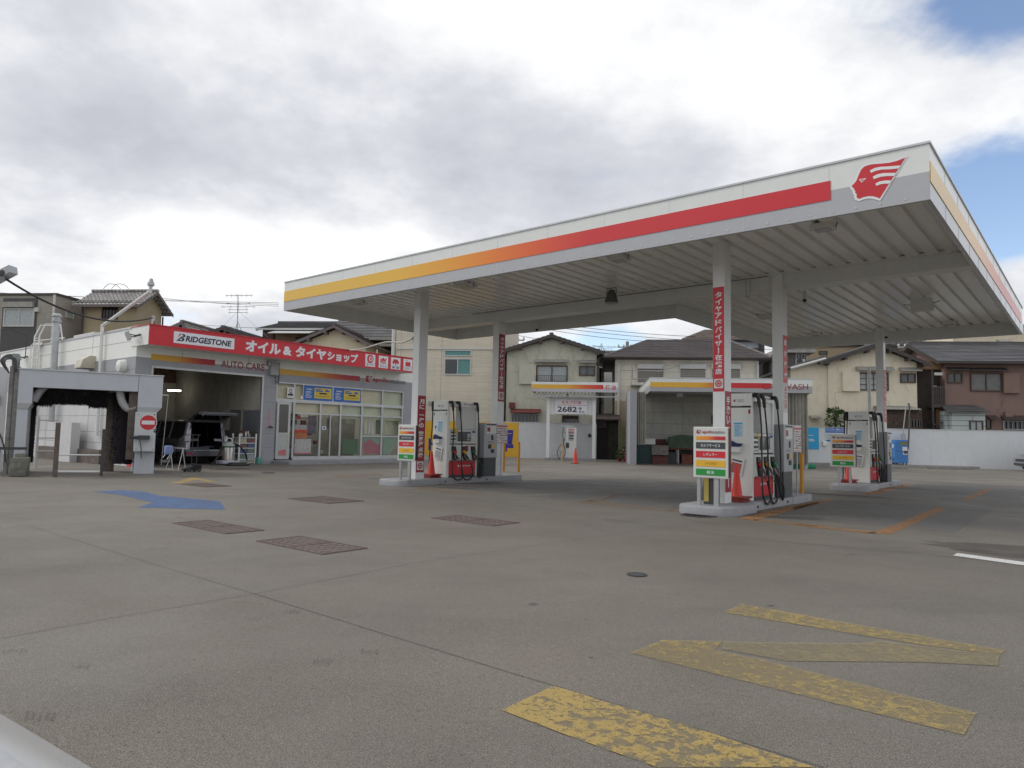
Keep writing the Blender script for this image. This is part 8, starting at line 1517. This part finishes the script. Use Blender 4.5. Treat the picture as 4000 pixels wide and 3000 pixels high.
M_VAN = mat('van_grey', (.13, .13, .15), .28, .25, var=.04, coat=.6)
vt, vf = car('minivan', 'dark grey minivan parked nose in with its tailgate wide open', 'van', ST, (-26.15, 13.36, .012), 180, 4.7, 1.66, 1.66, M_VAN, 1.0, .95, True, .95)
m = MB(); m.box(.03, 2.3, -.66, .66, .50, .53); m.box(2.3, 2.34, -.68, .68, .5, 1.5); m.box(.05, 2.3, .66, .70, .5, 1.0); m.box(.05, 2.3, -.70, -.66, .5, 1.0); m.obj('cargo_lining', mat('cargo_lining', (.012, .012, .014), .8), vt)
m = MB(); m.box(-.03, .10, -.78, .78, .30, .55); m.obj('rear_bumper', mat('van_bumper', (.12, .12, .14), .3, .5, coat=.5), vt); m = MB(); m.box(-.04, -.03, -.5, .5, .50, .52); m.obj('bumper_chrome', M_ALU, vt)
for s in (1, -1):
    m = MB(); m.slab([(-.02, s*.80, .5), (-.02, s*.66, .5), (-.0, s*.62, .9), (.02, s*.60, 1.1), (.10, s*.58, 1.5), (.14, s*.66, 1.58), (.10, s*.74, 1.2), (-.0, s*.81, .95)], (.05, 0, 0)); m.obj('rear_pillar', mat('van_inner_edge', (.30, .30, .33), .25, .5, coat=.5), vt)
    m = MB(); m.box(-.045, -.028, *sorted((s*.5, s*.76)), .36, .42); m.obj('reflector', M_DRED, vt)
m = MB(); prof = [(.18, 1.62), (.05, 1.74), (-.25, 1.88), (-.6, 1.96), (-.92, 1.95), (-1.0, 1.88)]
vs = []
for (x, z) in prof: 
    for y in (-.70, -.66, -.2, .2, .66, .70): vs.append((x, y, z-(.06 if abs(y) > .68 else 0)))
nn = 6; m.add(vs, [(i*nn+k, i*nn+k+1, (i+1)*nn+k+1, (i+1)*nn+k) for i in range(len(prof)-1) for k in range(nn-1)]); m.add([(a, b, c-.05) for a, b, c in vs], [(i*nn+k, (i+1)*nn+k, (i+1)*nn+k+1, i*nn+k+1) for i in range(len(prof)-1) for k in range(nn-1)])
tg = m.obj('tailgate', mat('van_inner_edge', (.30, .30, .33), .25, .5, coat=.5), vt, smooth=True); m = MB(); m.slab([(.0, -.55, 1.70), (.0, .55, 1.70), (-.5, .55, 1.89), (-.5, -.55, 1.89)], (0, 0, -.04)); m.obj('tailgate_window', CGL, vt, parent=tg); m = MB()
for s in (1, -1): m.tube([(.12, s*.64, 1.25), (-.35, s*.64, 1.85)], .015, 6)
m.obj('gas_strut', M_BLACK, vt)
for s in (1, -1):
    m = MB(); m.slab([(.0, s*.835, .52), (.02, s*.845, .95), (.12, s*.80, 1.08), (.42, s*.845, .93), (.40, s*.848, .74), (.28, s*.848, .52)], (0, s*.012, 0)); m.obj('quarter_panel', mat('van_quarter', (.34, .34, .38), .25, .3, coat=.6), vt)
m = MB(); m.box(.35, 1.0, -.3, .5, .53, .62); m.box(.4, .8, -.5, -.1, .62, .66); m.obj('cargo_mat', mat('blue_grey_mat', (.12, .12, .16), .7, var=.3), vt)
# white car beside the photographer: only its front corner reaches the frame
car('white_car', 'white car whose bonnet edge pokes into the bottom left corner', 'car', WF, (-3.143, -2.222, 0), 55, 4.2, 1.74, 1.5, paint('pearl_white', (.78, .80, .82), .25), 1.02, 1.0)
q = HS.y((3984, 1790), -2.6); car('silver_car', 'silver car nose just entering the right edge by the wall', 'car', HS, (q.x+4.4, -2.6, 0), 180, 4.4, 1.75, 1.55, mat('silver_paint', (.38, .39, .40), .28, .6, var=.04, coat=.6), 1.0, 1.0)
# ------------------------------------------------------------------ things at the garage mouth
def gz_(x, y, z=0.0): return ST.z(P('S', x, y), z)
q = gz_(330, 1048); t = thing('drying_rack', 'white folding rack with clips before the garage, blue cloth over one end', 'rack', ST, q); X = q.x
def sy_(x, y, xx=None): return ST.x(P('S', x, y), X if xx is None else xx)
m = MB(); m.tube([sy_(300, 760), sy_(330, 1045), sy_(420, 1048), sy_(515, 660)], .013, 6); a, b, c_, d = sy_(215, 740, X-.4), sy_(205, 1028, X-.4), sy_(320, 1035, X-.4), sy_(545, 1000, X-.4); m.tube([sy_(345, 690, X-.2), b, c_], .013, 6); m.tube([sy_(505, 670, X-.1), d], .013, 6)
m.tube([sy_(290, 770), sy_(230, 860, X+.1)], .012, 6); m.tube([sy_(220, 740, X-.4), sy_(160, 830, X-.3)], .012, 6); m.obj('frame', M_WHITE, t); m = MB(); m.tube([sy_(215, 655, X-.3), sy_(570, 678, X)], .01, 6); m.tube([sy_(215, 655, X-.1), sy_(560, 668, X-.3)], .01, 6)
for i in range(7): p = sy_(300+i*38, 655, X-.15); m.tube([p, p+Vector((0, 0, -.12))], .006, 4); m.tube([p, p+Vector((0, 0, .06))], .006, 4)
m.obj('clip_bar', M_STEEL, t); c0 = sy_(275, 700); m = MB(); m.bbox(X-.2, X+.04, c0.y-.1, c0.y+.1, c0.z-.14, c0.z+.14, .05); o = solo('blue_cloth', m, mat('pale_blue_cloth', (.28, .34, .62), .85, var=.2), ST, c0, 'pale blue cloth hung over the left end of the drying rack', 'cloth', smooth=True)
q = gz_(240, 925); m = MB(); m.bbox(q.x-.5, q.x-.2, q.y-.1, q.y+.28, 0, .12, .04); solo('white_rag', m, M_PAPER, ST, q, 'crumpled white rag on the floor left of the rack', 'rag', smooth=True)
q = gz_(620, 1080); t = thing('floor_jack', 'black low trolley jack lying on the ground before the open van', 'floor jack', ST, q); y0 = gz_(430, 1070).y; y1 = gz_(830, 1075).y; m = MB()
m.prism([(y0, .05), (y1, .05), (y1, .20), (y1-.2, .22), (y1-.35, .13), (y0+.1, .10), (y0, .09)], q.x-.28, q.x-.0, 0); m.obj('frame', M_BLACK, t); m = MB()
for yy in (y0+.12, y1-.08):
    for xx in (q.x-.28, q.x+.01): m.lathe([(.05, -.02), (.05, .02)], (xx, yy, .05), 10, axis=0)
m.obj('wheel', M_DARK, t); m = MB(); m.lathe([(.06, .2), (.07, .26)], (q.x-.14, y1-.2, 0), 10); m.tube([(q.x-.14, y0+.4, .12), (q.x-.2, y0+.45, 1.15)], .012, 6); m.obj('saddle_and_handle', M_DARK, t); m = MB(); z_ = sy_(815, 430, q.x).z; yy_ = sy_(815, 430, q.x).y; m.tube([(q.x-.5, yy_, .02), (q.x-.5, yy_, z_)], .012, 6); m.tube([(q.x-.5, yy_-.25, z_-.02), (q.x-.5, yy_+.25, z_-.02)], .012, 6); solo('lug_wrench', m, M_DARK, ST, (q.x-.5, yy_, 0), 'thin dark T handled tool standing before the open van', 'tool')
q = gz_(1250, 965); t = thing('workshop_vacuum', 'workshop vacuum with steel drum and green lid', 'vacuum cleaner', ST, q); X = q.x-.3; c0 = sy_(1275, 830, X)
MB().bbox(X-.28, X+.28, c0.y-.32, c0.y+.32, .04, .17, .05).obj('base', mat('grey_plastic', (.42, .42, .48), .5), t, smooth=True); MB().lathe([(.20, .17), (.20, .66), (.19, .68)], (X, c0.y+.02, 0), 20).obj('drum', mat('steel_drum', (.48, .46, .42), .25, .7), t, smooth=True)
MB().lathe([(.21, .68), (.22, .72), (.18, .80), (.10, .86), (.02, .88)], (X, c0.y+.02, 0), 20).obj('lid', mat('vac_lid', (.32, .36, .33), .5), t, smooth=True); MB().lathe([(.225, .665), (.225, .70)], (X, c0.y+.02, 0), 20).obj('lid_band', mat('vac_green', (.02, .10, .05), .5), t); MB().tube(smoothpath([(X, c0.y+.1, .8), (X+.1, c0.y+.35, .75), (X+.1, c0.y+.65, .45), (X, c0.y+.8, .2)], 6), .03, 8).obj('hose', M_BLACK, t, smooth=True)
m = MB(); m.tube([(X, c0.y-.12, .86), (X, c0.y-.06, 1.0), (X, c0.y+.12, 1.0), (X, c0.y+.16, .86)], .02, 6); m.obj('handle', M_PAPER, t)
MB_ = MB(); MB_.tube(smoothpath([sy_(1180, 640, X), sy_(1140, 760, X), sy_(1050, 900, X), Vector((X, sy_(1000, 950, X).y, .03)), Vector((X+.1, sy_(1100, 960, X).y, .03))], 6), .035, 8); solo('black_hose', MB_, M_BLACK, ST, q, 'black hose curling down behind the workshop vacuum', 'hose', smooth=True)
q = gz_(1530, 975); m = MB(); 
for k in range(3): m.tube([(q.x-.3+math.cos(a*math.pi/10)*(.42-.06*k)*.7, q.y+math.sin(a*math.pi/10)*(.42-.06*k), .03+.03*k) for a in range(21)], .03, 6)
solo('coiled_hose', m, M_BLACK, ST, q, 'black hose coiled flat on the floor at the garage pillar', 'hose', smooth=True)
q = gz_(1740, 940); t = thing('storage_rack', 'white wire rack with shelves full of bins inside the garage', 'shelf', ST, q); X = q.x-.05; Xb = X-.5; ya = sy_(1465, 900, X).y; yb = sy_(1750, 900, X).y; m = MB()
for xx in (X, Xb):
    for yy in (ya, yb): m.box(xx-.025, xx+.025, yy-.025, yy+.025, 0, 1.18)
m.obj('upright', M_WHITE, t); sh = [sy_(1740, v, X).z for v in (920, 855, 760, 665, 580, 487)]
for z in sh: MB().box(Xb, X, ya, yb, z-.015, z+.01).obj('shelf', M_WHITE, t)
cols_ = [mat('bin_blue', (.07, .10, .20), .5, alpha=1), mat('bin_clear', (.30, .36, .38), .3), mat('bin_red', (.16, .07, .075), .5), mat('bin_green', (.13, .18, .15), .5), mat('bin_beige', (.40, .36, .27), .6)]
k = 0; names = ['dark blue', 'clear grey', 'pinkish red', 'pale green', 'beige']
for li, z in enumerate(sh[:-1]):
    for j, (f0, f1) in enumerate(((.04, .48), (.52, .96))):
        k += 1; ci = (li*2+j*3+1) % 5; h = (sh[li+1]-z)*.8; m = MB(); m.bbox(Xb+.05, X-.02, ya+(yb-ya)*f0, ya+(yb-ya)*f1, z+.012, z+.012+h, .015)
        solo('storage_bin', m, cols_[ci], ST, (X-.2, ya+(yb-ya)*f0, z), '%s bin on the %s shelf of the white rack, %s half' % (names[ci], ('bottom', 'second', 'third', 'fourth', 'fifth')[li], ('left', 'right')[j]), 'bin', 'bins on the white rack')
m = MB(); rr = random.Random(4)
t = thing('bottle_tray', 'tray of bottles and rags on top of the white rack', 'tray', ST, (X-.3, ya, sh[-1])); MB().box(Xb, X, ya+.1, yb, sh[-1]+.012, sh[-1]+.05).obj('tray', M_DARK, t)
for i in range(9): yy = ya+.15+(yb-ya-.25)*i/9; h = rr.uniform(.1, .24); MB().lathe([(.035, 0), (.035, h*.7), (.015, h*.8), (.015, h)], (X-rr.uniform(.1, .4), yy, sh[-1]+.05), 10).obj('bottle', [M_PAPER, M_DARK, cols_[4], M_DRED][i % 4], t, smooth=True)
a = sy_(1350, 575, X-.3); b = sy_(1470, 585, X-.3); t = thing('side_table', 'small white metal table left of the storage rack', 'table', ST, (X-.3, a.y, 0)); MB().box(X-.6, X-.1, a.y, b.y+.1, a.z-.03, a.z).obj('table_top', M_WHITE, t)
for yy in (a.y+.02, b.y):
    for xx in (X-.58, X-.12): MB().box(xx-.012, xx+.012, yy-.012, yy+.012, 0, a.z-.03).obj('leg', M_WHITE, t)
a, b, zb, zt = ST.rect(0, X-.1, 'S', 1478, 505, 1612, 618); MB_ = MB().bbox(X-.45, X-.1, a, b, zb, zt, .02); solo('beige_tub', MB_, cols_[4], ST, (X-.3, a, zb), 'beige tub hanging between the side table and rack', 'tub')
q = gz_(1810, 945); m = MB(); m.bbox(q.x-.1, q.x+.1, q.y-.1, q.y+.1, 0, .28, .03); m.tube([(q.x, q.y+.1, .28), (q.x, q.y+.18, .5)], .01, 5); solo('spray_bottle', m, mat('teal_bottle', (.10, .30, .26), .4), ST, q, 'small teal bottle at the foot of the garage pillar', 'bottle', smooth=True)
p0 = ST.x(P('A', 1148, 950), SX-.1); m = MB(); m.tube([(p0.x, p0.y-.25, p0.z), (p0.x, p0.y, p0.z)], .02, 6); m.tube([(p0.x, p0.y, p0.z), (p0.x, p0.y-.12, 0.02)], .008, 5); solo('hanging_line', m, M_WHITE, ST, (p0.x, p0.y, p0.z), 'thin white line hanging from a short arm at the left of the garage opening', 'line')
q = ST.x(P('S', 2000, 300), SX); m = MB(); m.tube([(SX, q.y, q.z), (SX+.12, q.y, q.z)], .03, 8); m.tube([(SX+.12, q.y-.05, q.z+.02), (SX+.12, q.y+.07, q.z-.02)], .035, 8); solo('wall_tap', m, M_DARK, ST, (SX, q.y, q.z), 'small black tap on the grey garage pillar', 'tap')
m = MB(); q = ST.x(P('S', 1990, 170), SX+.004); 
for i in range(7): m.box(SX, SX+.004, q.y-.03, q.y+.03, q.z+.3-i*.1, q.z+.36-i*.1)
solo('pillar_notice', m, M_PINK, ST, (SX, q.y, q.z), 'column of small faded pink characters on the garage pillar', 'notice')
# oil patch stains on the forecourt (real marks on the slab)
ST1 = worn_mat('oil_stain', (.045, .042, .04), .5, 1.6, .55, .25, .0)
for k_, cx, cy_, rx_, ry_ in (('T', 1950, 1450, 1.0, .6), ('K', 1200, 1420, .8, .5), ('T', 400, 960, 1.2, .3)):
    q = ST.z(P(k_, cx, cy_)); marking('oil_stain', [[Vector((q.x+math.cos(a*math.pi/10)*rx_*(1+.15*math.sin(3*a)), q.y+math.sin(a*math.pi/10)*ry_*(1+.12*math.cos(5*a)), 0)) for a in range(20)]], ST1, .0025)
DRP = worn_mat('oil_drip', (.05, .046, .042), .5, 12, .48, .12, .1); dr = random.Random(11); pl = []
for i in range(46):
    x, y = dr.uniform(-16, -1), dr.uniform(3.0, 20); r_ = dr.uniform(.012, .055)
    if -6.1 < x < -4.7 and 11.4 < y < 17 or -14.5 < x < -13 and 11.4 < y < 17: continue
    pl.append([Vector((x+math.cos(a*math.pi/4)*r_*dr.uniform(.8, 1.2), y+math.sin(a*math.pi/4)*r_*dr.uniform(.8, 1.3), 0)) for a in range(8)])
marking('oil_drips', pl, DRP, .0032)
